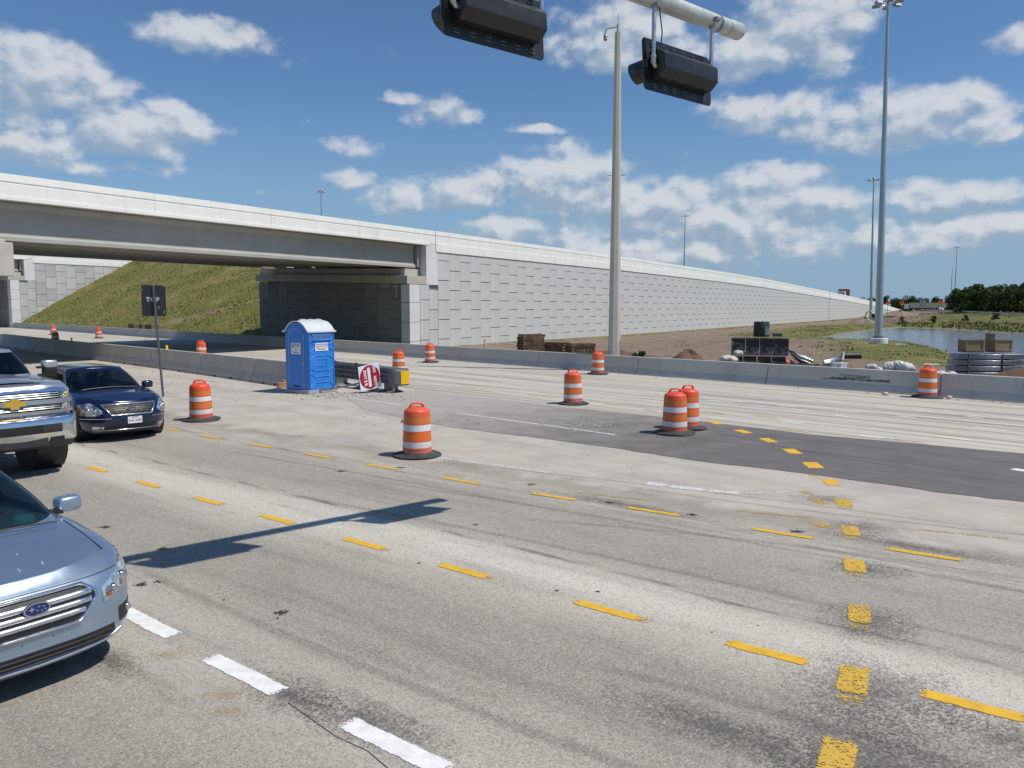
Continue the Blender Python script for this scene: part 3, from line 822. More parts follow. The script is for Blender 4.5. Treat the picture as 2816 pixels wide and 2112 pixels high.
def bridge(corner, dz, span, width, n_gird, wall_len, ztop, lab_b, lab_w, lab_p, pan_h, gap_h, pan_mat, limit, pier_t, z_low):
    AC = corner + WDIR * -1.3
    rise = .031
    # ---- bridge
    root = thing("highway_bridge", lab_b, "bridge", (corner.x, corner.y, 0))
    inv = root.location.copy()
    o0 = corner - Vector((inv.x, inv.y, 0)); a0 = AC - Vector((inv.x, inv.y, 0))
    zf = lambda t: ztop(t) + dz
    ts = [2.0, -6.7, -14.6, -22.5, -30.3, -38.2, -46.1, -54.0, -62.0]
    ts = [t for t in ts if t > -span - 4]
    band(root, "parapet", o0, WDIR, WNOR, ts[::-1], [(.12, -1.02), (.12, -.43), (.07, -.40), (.07, -.36), (.12, -.33), (.10, 0), (-.22, 0), (-.3, -1.02)], zf, M['parapet'])
    band(root, "slab_edge", o0, WDIR, WNOR, [-span, 1.2], [(.17, -1.16), (.17, -1.0), (-.9, -1.0), (-.9, -1.16)], zf, M['parapet'])
    m = MB()
    def dpt(t, s, z): 
        p = o0 + WDIR * t - WNOR * s
        return (p.x, p.y, zf(t) + z + s * rise)
    m.add([dpt(-span, .25, -1.02), dpt(2, .25, -1.02), dpt(2, width, -1.02), dpt(-span, width, -1.02), dpt(-span, .25, -1.22), dpt(2, .25, -1.22), dpt(2, width, -1.22), dpt(-span, width, -1.22)],
          [(0, 1, 2, 3), (7, 6, 5, 4), (0, 4, 5, 1), (1, 5, 6, 2), (2, 6, 7, 3), (3, 7, 4, 0)])
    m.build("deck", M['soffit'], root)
    band(root, "far_parapet", o0 - WNOR * width, WDIR, WNOR, [-span, 2.0], [(.2, -1.0), (.12, 0), (-.12, 0), (-.2, -1.0)], lambda t: zf(t) + width * rise, M['parapet'])
    sp = (width - 1.7) / (n_gird - 1)
    for k in range(n_gird):
        s = .85 + k * sp; r = s * rise
        prof = [(.28, -2.95), (.28, -2.78), (.12, -2.66), (.085, -1.5), (.2, -1.30), (.25, -1.18), (-.25, -1.18), (-.2, -1.30), (-.085, -1.5), (-.12, -2.66), (-.28, -2.78), (-.28, -2.95)]
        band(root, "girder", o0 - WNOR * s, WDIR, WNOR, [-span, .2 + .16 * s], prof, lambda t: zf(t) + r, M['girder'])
    # abutment seat: cap, back wall, cheek, bearing diaphragm
    zc = lambda s: ztop(0) + dz + s * rise
    def along(name, t_a, t_b, s0, s1, z0, z1, mat, bev=.02):
        vs = []
        for s in (s0, s1):
            for t, zz in ((t_a, z0), (t_b, z0), (t_b, z1), (t_a, z1)):
                p = a0 + ADIR * s + WDIR * t
                vs.append((p.x, p.y, zc(s) + zz))
        return MB().add(vs, [(0, 1, 2, 3), (7, 6, 5, 4), (0, 4, 5, 1), (1, 5, 6, 2), (2, 6, 7, 3), (3, 7, 4, 0)]).build(name, mat, root, bevel=bev)
    along("abutment_cap", -.25, 2.1, -.12, width, -4.22, -3.58, M['cap'])
    along("bearing_seat", .25, 2.0, .6, width, -3.58, -3.05, M['cap'])
    along("back_wall", 2.15, 3.6, -.02, width, -4.22, -1.22, M['cheek'])
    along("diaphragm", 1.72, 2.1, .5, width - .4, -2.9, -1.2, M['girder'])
    along("cheek_wall", 2.1, 3.62, -.14, .55, -4.24, -1.05, M['cheek'])
    for k in range(2):
        s = 1.2 + k * (width - 3)
        p = a0 + ADIR * s + WDIR * -.15
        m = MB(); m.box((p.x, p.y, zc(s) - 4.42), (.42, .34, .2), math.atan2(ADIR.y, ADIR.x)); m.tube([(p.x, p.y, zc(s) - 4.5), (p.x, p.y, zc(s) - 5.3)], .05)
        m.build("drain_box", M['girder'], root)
    # piers under the middle of the span
    for pt in pier_t:
        m = MB(); e = .5
        p0 = o0 + WDIR * pt + WNOR * .55; p1 = o0 + WDIR * pt + ADIR * (width + .4)
        for a_, b_, z0, z1, hw in ((p0, p1, -4.62, -3.12, .75), (p0 - ADIR * -.35, p1, -3.12, -2.96, .55)):
            l = WDIR * hw
            vs = [(p.x, p.y, ztop(0) + dz + z + sgn * 0) for p, z, sgn in ((a_ - l, z0, 0), (a_ + l, z0, 0), (b_ + l, z0 + width * rise, 0), (b_ - l, z0 + width * rise, 0), (a_ - l, z1, 0), (a_ + l, z1, 0), (b_ + l, z1 + width * rise, 0), (b_ - l, z1 + width * rise, 0))]
            m.add(vs, [(3, 2, 1, 0), (4, 5, 6, 7), (0, 1, 5, 4), (1, 2, 6, 5), (2, 3, 7, 6), (3, 0, 4, 7)])
        m.build("pier_cap", M['cap'], root, bevel=.04)
        for s in (4.0, width / 2, width - 4):
            p = o0 + WDIR * pt + ADIR * s
            MB().tube([(p.x, p.y, -.5), (p.x, p.y, ztop(0) + dz - 4.5)], .62, 20).build("pier_column", M['cap'], root, auto=30)
    # ---- panel wall beyond the abutment
    wall = thing("retaining_wall", lab_w, "wall", (corner.x, corner.y, 0))
    w0 = corner - Vector((corner.x, corner.y, 0))
    ch = 1.62
    m = MB()
    tt = [0, 2.32] + list(np.arange(12.0, wall_len + 1, 12.0)) + [wall_len]
    for a, b in zip(tt[:-1], tt[1:]):
        if b - a < .1: continue
        A, B = w0 + WDIR * a, w0 + WDIR * b; n = WNOR
        if a == 0:
            m.box(tuple((A + B) / 2 - n * .5)[:2] + ((z_low - 1.5 + zc(0) - 4.26) / 2,), (b - a, .9, zc(0) - 4.26 - z_low + 1.5), math.atan2(WDIR.y, WDIR.x)); continue
        f = lambda p, o_, z: (*(p + n * o_)[:2], z)
        m.add([f(A, -.03, z_low - 1.5), f(B, -.03, z_low - 1.5), f(B, -.03, zf(b) - .1), f(A, -.03, zf(a) - .1), f(A, -.9, z_low - 1.5), f(B, -.9, z_low - 1.5), f(B, -.9, zf(b) - .1), f(A, -.9, zf(a) - .1)],
              [(0, 1, 2, 3), (7, 6, 5, 4), (3, 2, 6, 7), (0, 3, 7, 4), (1, 5, 6, 2)])
    m.build("wall_core", M['joint'], wall)
    panel_wall(wall, w0, WDIR, WNOR, 0.0, 2.29, 1.15, pan_h, z_low, lambda t: zc(0) - 4.75, pan_mat, gap_h, .012, 20)
    panel_wall(wall, w0, WDIR, WNOR, 2.32, wall_len, 1.53, pan_h, z_low, lambda t: zf(t) - ch, pan_mat, gap_h, .010 if pan_mat == M['panel'] else .03, limit - 16)
    ts = list(np.arange(2.0, 62, 6.1)) + list(np.arange(66.0, wall_len, 9.0)) + [wall_len]
    band(wall, "parapet", w0, WDIR, WNOR, ts, [(.20, -ch), (.20, -.95), (.17, -.93), (.17, -.43), (.12, -.40), (.12, -.36), (.17, -.33), (.15, 0), (-.2, 0), (-.3, -ch)], zf, M['parapet'])
    # white stacked corner blocks
    z = z_low; zt = zc(0) - 4.24
    while z < zt - .05:
        zz = min(z + 1.5, zt)
        p = w0 + WDIR * -.66 + WNOR * -.30
        MB().box((p.x, p.y, (z + zz) / 2), (1.27, .84, zz - z - .03), math.atan2(WDIR.y, WDIR.x)).build("corner_block", M['cheek'], wall, bevel=.02)
        z = zz
    # ---- shaded abutment face below the deck
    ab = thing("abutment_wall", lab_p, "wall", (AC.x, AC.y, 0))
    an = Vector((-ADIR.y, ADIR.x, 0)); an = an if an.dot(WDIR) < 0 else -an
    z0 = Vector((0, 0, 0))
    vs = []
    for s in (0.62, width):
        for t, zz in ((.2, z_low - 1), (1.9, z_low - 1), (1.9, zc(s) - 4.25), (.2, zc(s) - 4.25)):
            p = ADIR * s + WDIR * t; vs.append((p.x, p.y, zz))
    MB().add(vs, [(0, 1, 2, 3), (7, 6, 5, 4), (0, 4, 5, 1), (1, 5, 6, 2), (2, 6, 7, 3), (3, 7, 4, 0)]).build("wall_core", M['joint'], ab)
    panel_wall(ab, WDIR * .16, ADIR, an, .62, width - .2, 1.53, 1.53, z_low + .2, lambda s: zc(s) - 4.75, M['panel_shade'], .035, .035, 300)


bridge(WC, 0.0, 42.0, 20.6, 7, 342.0, wtop, "long pale concrete highway bridge with white parapet spanning the crossing road",
       "long white ribbed panel wall carrying the ramp down towards the pond", "dark shaded panel abutment under the bridge behind the blue toilet",
       1.57, .055, M['panel'], 300, [-30.7], -1.2)
bridge(Vector((-72.5, 118.0, 0)), 2.25, 30.0, 20.0, 6, 46.0, lambda t: 8.93, "second highway bridge seen low beneath the nearer bridge",
       "grey panel wall of the second bridge half buried by the grass slope", "shaded abutment of the second bridge beyond the grass slope",
       1.76, .05, M['panel_plain'], 120, [-22.0], -.4)

# grass embankment between the two bridges
B0 = Vector((-72.5, 118.0, 0)) + WDIR * -1.0 + WNOR * .05
B1 = WC + WDIR * -.5 + ADIR * 21.5
def emb(u, v):
    b = B0.lerp(B1, u); crest = 10.7 + (9.4 - 10.7) * u
    if v <= .62:
        k = v / .62; p = b + WDIR * (19.5 * k); z = .15 + crest * (k ** .96)
    else:
        k = (v - .62) / .38; p = b + WDIR * (19.5 + 60 * k); z = .15 + crest + .25 * math.sin(k * 3)
    z += .10 * math.sin(u * 37 + 4 * math.sin(v * 9)) * math.sin(v * 23) * min(1, v * 6)
    return (p.x, p.y, z + random.uniform(-.05, .05))


def mat_slope():
    t = NT("sodded_slope"); v = t.coord()
    n = t.noise(v, .35, 7.0, .68); n2 = t.noise(v, 2.4, 6.0, .72); n3 = t.noise(v, .16, 4.0, .6)
    c = t.mix(t.rng(n2, .3, .7), (.13, .145, .04), (.25, .24, .085))
    c = t.mix(t.rng(t.math('ADD', n, t.math('MULTIPLY_ADD', n3, .6, -.3)), .46, .66, 0, .85), c, (.33, .265, .12))
    c = t.mix(t.rng(t.noise(v, 9.0, 4.0, .7), .5, .72, 0, .5), c, (.06, .075, .02))
    at = t.new('ShaderNodeAttribute'); at.attribute_name = "bare"
    br = t.rng(t.math('ADD', at.outputs['Fac'], t.math('MULTIPLY_ADD', n2, 1.2, -.6)), .25, .7, 0, .85)
    c = t.mix(br, c, (.33, .26, .165))
    t.bump(n2, .9, .25)
    return t.fin(c, .98, Specular_IOR_Level=.1)


M['slope'] = mat_slope()
GU, GV = 190, 130
slope = struct(MB().grid(emb, GU, GV).build("grass_embankment", M['slope'], smooth=True))
_bare = []
for i in range(GU + 1):                                   # a bare track worn slantwise across the sod
    for j in range(GV + 1):
        u, v = i / GU, j / GV; f = (u - .64) / .36
        k = v / .62; c_ = .04 + .56 * max(0, f) ** .95 + .012 * math.sin(f * 17)
        _bare.append(max(0.0, 1 - abs(k - c_) / (.05 + .02 * math.sin(f * 9))) if f > 0 and k < 1 else 0.0)
slope.data.attributes.new("bare", 'FLOAT', 'POINT').data.foreach_set('value', np.array(_bare, np.float32))
def on_slope(u, k):
    b = B0.lerp(B1, u); crest = 10.7 + (9.4 - 10.7) * u
    p = b + WDIR * (19.5 * k); return Vector((p.x, p.y, .15 + crest * (k ** .96)))
M['blade'] = plain("grass_blades", (.20, .20, .06), .9, var=.5, scale=2.2, dirt=(.36, .29, .13), dirt_amt=.9)
m = MB()
for _ in range(26000):
    u, k = random.random(), random.random() ** 1.05
    p = on_slope(u, k); h = random.uniform(.04, .18) * random.choice((.6, 1, 1, 1.4)); a = random.uniform(0, 6.3); w = random.uniform(.03, .11)
    dx, dy = math.cos(a) * w, math.sin(a) * w; lx, ly = random.uniform(-.12, .12), random.uniform(-.12, .12)
    m.add([(p.x - dx, p.y - dy, p.z - .05), (p.x + dx, p.y + dy, p.z - .05), (p.x + lx, p.y + ly, p.z + h)], [(0, 1, 2)])
struct(m.build("grass_blades", M['blade'], slope), "stuff")

# ------------------------------------------------------------------ cast barrier along the far road
fb = thing("concrete_barrier_wall", "long continuous grey concrete barrier along the far side of the crossing road", "barrier", (*far_pt(20, 28.3), 0))
fo = Vector(fb.location)
FPROF = [(-.30, 0), (-.30, .09), (-.165, .31), (-.09, .80), (.09, .80), (.165, .31), (.30, .09), (.30, 0)]
def fq(a): return 28.3 + max(0, min(1.5, (a - 20) * .022))
js = [a for a in np.arange(-34, 150, 6.1)]
for a, b in zip(js[:-1], js[1:]):
    p0, p1 = Vector((*far_pt(a + .012, fq(a)), -.03)) - fo, Vector((*far_pt(b - .012, fq(b)), -.03)) - fo
    MB().extrude(FPROF, p0, p1).build("barrier_segment", M['barrier'], fb, bevel=.015)
M['scuff'] = paint("tyre_scuff", (.045, .045, .05), .5)
def cover(o):
    o.data.attributes.new("cover", 'FLOAT', 'POINT').data.foreach_set('value', np.ones(len(o.data.vertices), np.float32))
    return o


# a sooty scuff and thin tyre strokes on one segment (flat marks on the sloped face)
def scuff(a0, a1, z0, z1, wear):
    for k in range(9):
        aa = a0 + (a1 - a0) * random.random() * .5; bb = aa + (a1 - a0) * random.uniform(.3, .55); zz = random.uniform(z0, z1); dz_ = random.uniform(-.05, .05)
        vs = []
        for a, z in ((aa, zz), (bb, zz + dz_), (bb, zz + dz_ + .03), (aa, zz + .045)):
            off = -.165 + (z + .03 - .31) / (.49) * .075
            p = Vector((*far_pt(a, 28.3 + off - .004), z)) - fo; vs.append(tuple(p))
        cover(MB().add(vs, [(0, 1, 2, 3)]).build("tyre_scuff", M['scuff'], fb))
scuff(10.0, 12.9, .34, .50, .4)

# precast barrier pieces on the near side of the crossing road
JP = [(-63, 85), (-53.2, 75.6), (-43.5, 65.6), (-38.4, 60.4), (-33.6, 55.4), (-28.5, 49.9), (-24.8, 46.2), (-21.1, 42.6), (-17.65, 39.2), (-13.6, 35.05), (-10.05, 31.35), (-7.9, 29.05)]
jl = {10: "precast barrier piece whose end is hidden behind the blue toilet", 9: "precast barrier piece next to the one behind the blue toilet", 5: "precast barrier piece with a faint orange spray mark in the row", 4: "precast barrier piece half in the bridge shadow"}
M['spray'] = paint("orange_spray", (.75, .16, .08), .42)
M['amber'] = plain("amber_reflector", (.80, .50, .03), .35)
for i in range(len(JP) - 1):
    a, b = Vector((*JP[i], 0)), Vector((*JP[i + 1], 0)); L = (b - a).length - .05
    d = (b - a).normalized(); c = (a + b) / 2
    o = thing("jersey_barrier", jl.get(i, ("sunlit precast barrier piece beyond the roof of the navy sedan", "sunlit precast barrier piece beyond the hood of the navy sedan", "sunlit precast barrier piece right behind the sign post")[i - 6] if i in (6, 7, 8) else "precast barrier piece in the shade of the bridge"), "barrier", (c.x, c.y, .004), math.atan2(d.y, d.x), "precast barrier row beside the crossing road")
    MB().extrude([(-.30, .07), (-.285, .16), (-.16, .40), (-.085, .92), (.085, .92), (.16, .40), (.285, .16), (.30, .07)], (-L / 2, 0, 0), (L / 2, 0, 0)).build("body", M['jersey'], o, bevel=.02)
    for x, w in ((-L / 2 + L * .16, L * .32 - .05), (0, L * .24), (L / 2 - L * .16, L * .32 - .05)):
        MB().box((x, 0, .034), (w, .6, .068)).build("foot", M['jersey'], o)
    for s in (-1, 1):                                  # lifting recesses and the joint keys
        MB().box((s * (L / 2 + .006), 0, .5), (.03, .1, .6)).build("joint_key", M['jersey'], o)
    if i == 5:
        cover(MB().add([(-1.9, -.128, .52), (-1.55, -.122, .55), (-1.5, -.110, .66), (-1.8, -.112, .64)], [(0, 1, 2, 3)]).build("spray_mark", M['spray'], o))
    if i in (5, 8):
        m = MB(); m.box((.3 if i == 5 else -1.2, 0, 1.02), (.03, .1, .20)); m.build("reflector", M['amber'], o)

# ------------------------------------------------------------------ vehicles
def car_paint(name, col, metal=.55, rough=.32, dust=.10):
    t = NT(name); v = t.coord()
    n = t.noise(v, 2.2, 6.0, .65); fl = t.noise(v, 900.0, 1.0)
    c = t.mix(t.rng(fl, .35, .65), tuple(x * .88 for x in col), tuple(min(1, x * 1.12) for x in col))
    sx = t.new('ShaderNodeSeparateXYZ'); t.L.new(v, sx.inputs[0])
    low = t.rng(t.math('ADD', sx.outputs[2], t.math('MULTIPLY', n, .25)), .25, .75, dust * 2.2, dust * .4)
    c = t.mix(t.math('MULTIPLY', low, t.rng(n, .3, .75)), c, (.36, .33, .29))
    return t.fin(c, t.rng(n, .3, .7, rough - .05, rough + .08), metal, Coat_Weight=.8, Coat_Roughness=.06)


def lens_mat(name, tint=(.78, .8, .82)):
    t = NT(name); v = t.coord()
    vo = t.voro(v, 15.0, out='Color'); s = t.new('ShaderNodeSeparateColor'); t.L.new(vo, s.inputs[0])
    n = t.noise(v, 26.0, 3.0, .6)
    f = t.math('ADD', t.math('MULTIPLY', s.outputs[0], .6), t.math('MULTIPLY', n, .4))
    c = t.mix(t.rng(f, .3, .7), tuple(x * .30 for x in tint), tint)
    t.bump(f, .6, .03)
    return t.fin(c, .16, .75, Coat_Weight=1.0, Coat_Roughness=.02)


def glass_mat(name, tint, refl=.9):
    t = NT(name); N, L = t.N, t.L; N.remove(t.b)
    tr = t.new('ShaderNodeBsdfTransparent'); tr.inputs[0].default_value = (*tint, 1)
    gl = t.new('ShaderNodeBsdfGlossy'); gl.inputs['Roughness'].default_value = .03; gl.inputs[0].default_value = (.9, .95, 1, 1)
    fr = t.new('ShaderNodeFresnel'); fr.inputs[0].default_value = 1.5
    mx = t.new('ShaderNodeMixShader'); L.new(t.math('MULTIPLY', fr.outputs[0], refl), mx.inputs[0]); L.new(tr.outputs[0], mx.inputs[1]); L.new(gl.outputs[0], mx.inputs[2])
    L.new(mx.outputs[0], t.out.inputs[0])
    return t.mat


def chrome_mat(name, col=(.72, .73, .75), rough=.12):
    t = NT(name); v = t.coord(); n = t.noise(v, 7.0, 5.0, .65)
    return t.fin(t.mix(t.rng(n, .35, .75), col, tuple(x * .8 for x in col)), t.rng(n, .3, .75, rough * .6, rough * 2.0), 1.0)


M['navy'] = car_paint("navy_paint", (.004, .010, .05), .35, .20, .015)
M['silver_blue'] = car_paint("silver_blue_paint", (.33, .42, .53), .75, .34, .07)
M['silver'] = car_paint("silver_paint", (.50, .53, .57), .75, .34, .10)
M['lens'] = lens_mat("headlamp_lens"); M['lens_amber'] = lens_mat("amber_lens", (.85, .28, .06))
M['glass'] = glass_mat("tinted_glass", (.42, .52, .52)); M['glass_dark'] = glass_mat("dark_glass", (.12, .15, .16))
M['chrome'] = chrome_mat("chrome"); M['chrome_bar'] = chrome_mat("brushed_chrome", (.66, .67, .69), .26); M['satin'] = chrome_mat("satin_metal", (.68, .69, .71), .3)
M['wire'] = plain("dull_grille_wire", (.10, .10, .11), .5, .5)
M['black'] = plain("black_plastic", (.013, .013, .014), .45, var=.3)
M['black_soft'] = plain("dark_trim", (.03, .03, .032), .6, var=.2)
M['rubber'] = plain("tyre_rubber", (.018, .018, .018), .75, var=.4, dirt=(.10, .09, .08), dirt_amt=.4, bump=.3)
M['seat'] = plain("seat_cloth", (.055, .05, .045), .9, var=.3); M['teal'] = plain("teal_cloth", (.05, .22, .23), .8)
M['gold'] = plain("gold_badge", (.78, .47, .06), .3, .5); M['badge_blue'] = plain("badge_blue", (.01, .03, .16), .25)
M['plate'] = plain("licence_plate", (.72, .78, .82), .4, var=.05); M['plate_red'] = plain("plate_digits", (.42, .03, .05), .5)
M['bird'] = plain("bird_lime", (.75, .74, .68), .8)


class Car:
    def __init__(s, root, L, zb, zt, levels, cf, nf, cr=.6, crown=.06):
        s.root, s.L, s.zb, s.cf, s.nf, s.cr, s.crown = root, L, zb, cf, nf, cr, crown
        s.ztx = [a for a, b in zt][::-1]; s.ztz = [b for a, b in zt][::-1]
        s.V = [l[0] for l in levels]; s.XF = [l[1] for l in levels]; s.W = [l[2] for l in levels]
    def zt(s, x): return float(np.interp(x, s.ztx, s.ztz))
    def lv(s, v): return float(np.interp(v, s.V, s.XF)), float(np.interp(v, s.V, s.W))
    def outline(s, v, nq=22, ns=46, nr=10):
        xf, w = s.lv(v); n1, n2 = s.nf; out = []
        for i in range(nq + 1):
            th = math.pi / 2 * i / nq
            out.append((xf - s.cf + s.cf * max(0, math.cos(th)) ** (2 / n1), w * math.sin(th) ** (2 / n2)))
        x0 = xf - s.cf; x1 = -s.L + s.cr
        for i in range(1, ns): out.append((x0 + (x1 - x0) * i / ns, w))
        for i in range(nr + 1):
            th = math.pi / 2 * i / nr
            out.append((x1 - s.cr * math.sin(th) ** (2 / 2.6), w * max(0, math.cos(th)) ** (2 / 4.0)))
        return out
    def fx(s, y, z):
        """front face: x at a place across (y) and height (z)"""
        x = 0.0; n1, n2 = s.nf
        for _ in range(6):
            v = min(1.0, max(0.0, (z - s.zb) / (s.zt(x) - s.zb)))
            xf, w = s.lv(v); r = min(.9995, abs(y) / w)
            sn = r ** (n2 / 2); cs = math.sqrt(max(0, 1 - sn * sn))
            x = xf - s.cf + s.cf * cs ** (2 / n1)
        return x
    def front(s, y, z, off=0.0):
        e = .01
        p = Vector((s.fx(y, z), y, z))
        a = Vector((s.fx(y + e, z), y + e, z)) - Vector((s.fx(y - e, z), y - e, z))
        b = Vector((s.fx(y, z + e), y, z + e)) - Vector((s.fx(y, z - e), y, z - e))
        n = a.cross(b).normalized()
        if n.x < 0: n = -n
        return p + n * off
    def hood(s, x, y, off=0.0):
        xf, w = s.lv(1.0); k = min(1, max(0, (xf - x) / .5))
        return Vector((x, y, s.zt(x) + s.crown * max(0, 1 - (y / w) ** 2) * (.25 + .75 * k) + off))
    def body(s, mat, wheels=(), nlev=16):
        vs_ = np.linspace(0, 1, nlev + 1)
        rings = []
        for v in vs_:
            o = s.outline(v)
            full = [(x, -y) for x, y in o[::-1]] + o[1:]
            rings.append([[x, y, s.zb + v * (s.zt(x) - s.zb)] for x, y in full])
        n = len(rings[0]); m = (n - 1) // 2
        A = np.array(rings)
        inside = np.zeros(A.shape[:2], bool)
        for wx, wz, wr in wheels:
            d = np.hypot(A[..., 0] - wx, A[..., 2] - wz); ok = (d < wr) & (np.abs(A[..., 1]) > .5)
            inside |= ok
        faces = []
        keep = A.copy()
        for j in range(nlev):
            for i in range(n - 1):
                q = [(j, i), (j, i + 1), (j + 1, i + 1), (j + 1, i)]
                if all(inside[a] for a in q): continue
                faces.append(tuple(a * n + b for a, b in q))
        for wx, wz, wr in wheels:
            d = np.hypot(A[..., 0] - wx, A[..., 2] - wz); ok = (d < wr) & (np.abs(A[..., 1]) > .5) & (d > 1e-3)
            f = np.where(ok, wr / np.maximum(d, 1e-3), 1)
            keep[..., 0] = np.where(ok, wx + (A[..., 0] - wx) * f, keep[..., 0]); keep[..., 2] = np.where(ok, np.maximum(s.zb * .9, wz + (A[..., 2] - wz) * f), keep[..., 2])
        mb = MB(); mb.add(keep.reshape(-1, 3).tolist(), faces)
        # deck: strips between mirrored points of the top ring
        K = 16; top = keep[-1]; base = len(mb.v); rows = []
        for i in range(m + 1):
            r_, l_ = top[m - i], top[m + i]; row = []
            for k in range(K + 1):
                f = k / K; x = r_[0]; y = r_[1] + (l_[1] - r_[1]) * f
                z = s.hood(x, y).z if 0 < k < K else r_[2]
                row.append((x, y, z))
            rows.append(row)
        mb.add([p for r in rows for p in r], [(i * (K + 1) + k, i * (K + 1) + k + 1, (i + 1) * (K + 1) + k + 1, (i + 1) * (K + 1) + k) for i in range(m) for k in range(K)])
        o = mb.build("body", mat, s.root, auto=38)
        import bmesh
        bm = bmesh.new(); bm.from_mesh(o.data); bmesh.ops.remove_doubles(bm, verts=bm.verts, dist=.0008)
        bmesh.ops.recalc_face_normals(bm, faces=bm.faces); bm.to_mesh(o.data); bm.free()
        # floor pan closes the underside
        o_ = s.outline(.0); pts = [(x, -y) for x, y in o_[::-1]] + o_[1:-1]
        MB().prism([(x * .98 - .05, y * .9) for x, y in pts], s.zb + .02, s.zb + .07).build("underbody", M['black'], s.root)
        for wx, wz, wr in wheels:
            for sd_ in (-1, 1):
                mb = MB()
                mb.tube([(wx, sd_ * (s.lv(.4)[1] - .02), wz), (wx, sd_ * .48, wz)], wr * 1.02, 20)
                mb.f = [f for f in mb.f if len(f) == 4] + [mb.f[-1]]; mb.m = [0] * len(mb.f)
                mb.build("wheel_well", M['black'], s.root)
        return o
    def patch(s, name, y0, y1, lo, hi, off, mat, ny=18, nz=6, parent=None, depth=.03):
        mb = MB()
        lo = lo if callable(lo) else (lambda y, a=lo: a); hi = hi if callable(hi) else (lambda y, a=hi: a)
        P = []
        for i in range(ny + 1):
            y = y0 + (y1 - y0) * i / ny
            for j in range(nz + 1):
                P.append(tuple(s.front(y, lo(y) + (hi(y) - lo(y)) * j / nz, off)))
        fs = [(i * (nz + 1) + j, (i + 1) * (nz + 1) + j, (i + 1) * (nz + 1) + j + 1, i * (nz + 1) + j + 1) for i in range(ny) for j in range(nz)]
        mb.add(P, fs)
        ring = [i * (nz + 1) for i in range(ny + 1)] + [ny * (nz + 1) + j for j in range(1, nz + 1)] + [i * (nz + 1) + nz for i in range(ny - 1, -1, -1)] + [j for j in range(nz - 1, 0, -1)]
        b = len(mb.v); mb.add([(P[k][0] - depth, P[k][1] * .995, P[k][2]) for k in ring], [])
        n = len(ring)
        mb.f += [(ring[k], ring[(k + 1) % n], b + (k + 1) % n, b + k) for k in range(n)]; mb.m = [0] * len(mb.f)
        return mb.build(name, mat, parent or s.root, auto=40)
    def rib(s, name, pts, r, mat, off=.0, parent=None, close=False, n=8, flat=1.0):
        q = []
        pts = list(pts) + ([pts[0]] if close else [])
        for a, b in zip(pts[:-1], pts[1:]):
            k = max(1, int(math.hypot(a[0] - b[0], a[1] - b[1]) / .05))
            for i in range(k): q.append((a[0] + (b[0] - a[0]) * i / k, a[1] + (b[1] - a[1]) * i / k))
        q.append(pts[-1])
        return MB().tube([s.front(y, z, off) for y, z in q], r, n).build(name, mat, parent or s.root, auto=50)
    def cabin(s, mat, belt, roof, zr, win, crown=.05, glass='glass', sill=.02):
        """belt/roof: (x front, x rear, half width, front corner, rear corner)"""
        def ring(b, nq=14, ns=24, nr=12):
            xf, xr, w, cf, cr = b; o = []
            for i in range(nq + 1):
                th = math.pi / 2 * i / nq; o.append((xf - cf + cf * max(0, math.cos(th)) ** (2 / 2.2), w * math.sin(th) ** (2 / 4.2)))
            for i in range(1, ns): o.append((xf - cf + (xr + cr - xf + cf) * i / ns, w))
            for i in range(nr + 1):
                th = math.pi / 2 * i / nr; o.append((xr + cr - cr * math.sin(th) ** (2 / 2.2), w * max(0, math.cos(th)) ** (2 / 4.2)))
            return o
        b, t = ring(belt), ring(roof); n = len(b); K = 10
        def pt(i, k, side):
            f = k / K; g_ = f ** .92
            x = b[i][0] + (t[i][0] - b[i][0]) * f; y = b[i][1] + (t[i][1] - b[i][1]) * (f ** 1.5)
            zb_ = s.zt(b[i][0]) + sill - .03; top = zr - .05
            return (x, side * y, zb_ + (top - zb_) * g_)
        groups = {}
        for side in (-1, 1):
            for i in range(n - 1):
                for k in range(K):
                    key = ("frame", 0)
                    if 1 <= k < K - 1:
                        for nm, i0, i1 in win:
                            if i0 <= i < i1: key = (nm, 0 if nm in ("windshield", "rear_window") else side)
                    if k == 0 and key[0] == "frame": pass
                    groups.setdefault(key, []).append((i, k, side))
        for (nm, sd_), fs in groups.items():
            mb = MB()
            for i, k, side in fs:
                q = [pt(i, k, side), pt(i + 1, k, side), pt(i + 1, k + 1, side), pt(i, k + 1, side)]
                mb.add(q if side > 0 else q[::-1], [(0, 1, 2, 3)])
            if nm == "frame":
                for i in range(n - 1):
                    for k in range(12):
                        def rp(ii, kk):
                            p = pt(ii, K, 1); f = -1 + 2 * kk / 12; sd2 = min(1, (n - 1 - ii) / 8, ii / 8)
                            return (p[0], p[1] * f, p[2] + crown * (1 - f * f) ** .8 * max(.0, min(1, min(ii, n - 1 - ii) / 9)) )
                        mb.add([rp(i, k), rp(i + 1, k), rp(i + 1, k + 1), rp(i, k + 1)], [(0, 1, 2, 3)])
            o = mb.build("roof_and_pillars" if nm == "frame" else nm, mat if nm == "frame" else M[glass], s.root, auto=35)
            import bmesh
            bm = bmesh.new(); bm.from_mesh(o.data); bmesh.ops.remove_doubles(bm, verts=bm.verts, dist=.0005); bmesh.ops.recalc_face_normals(bm, faces=bm.faces); bm.to_mesh(o.data); bm.free()
            if nm == "windshield":                      # wiper
                pass
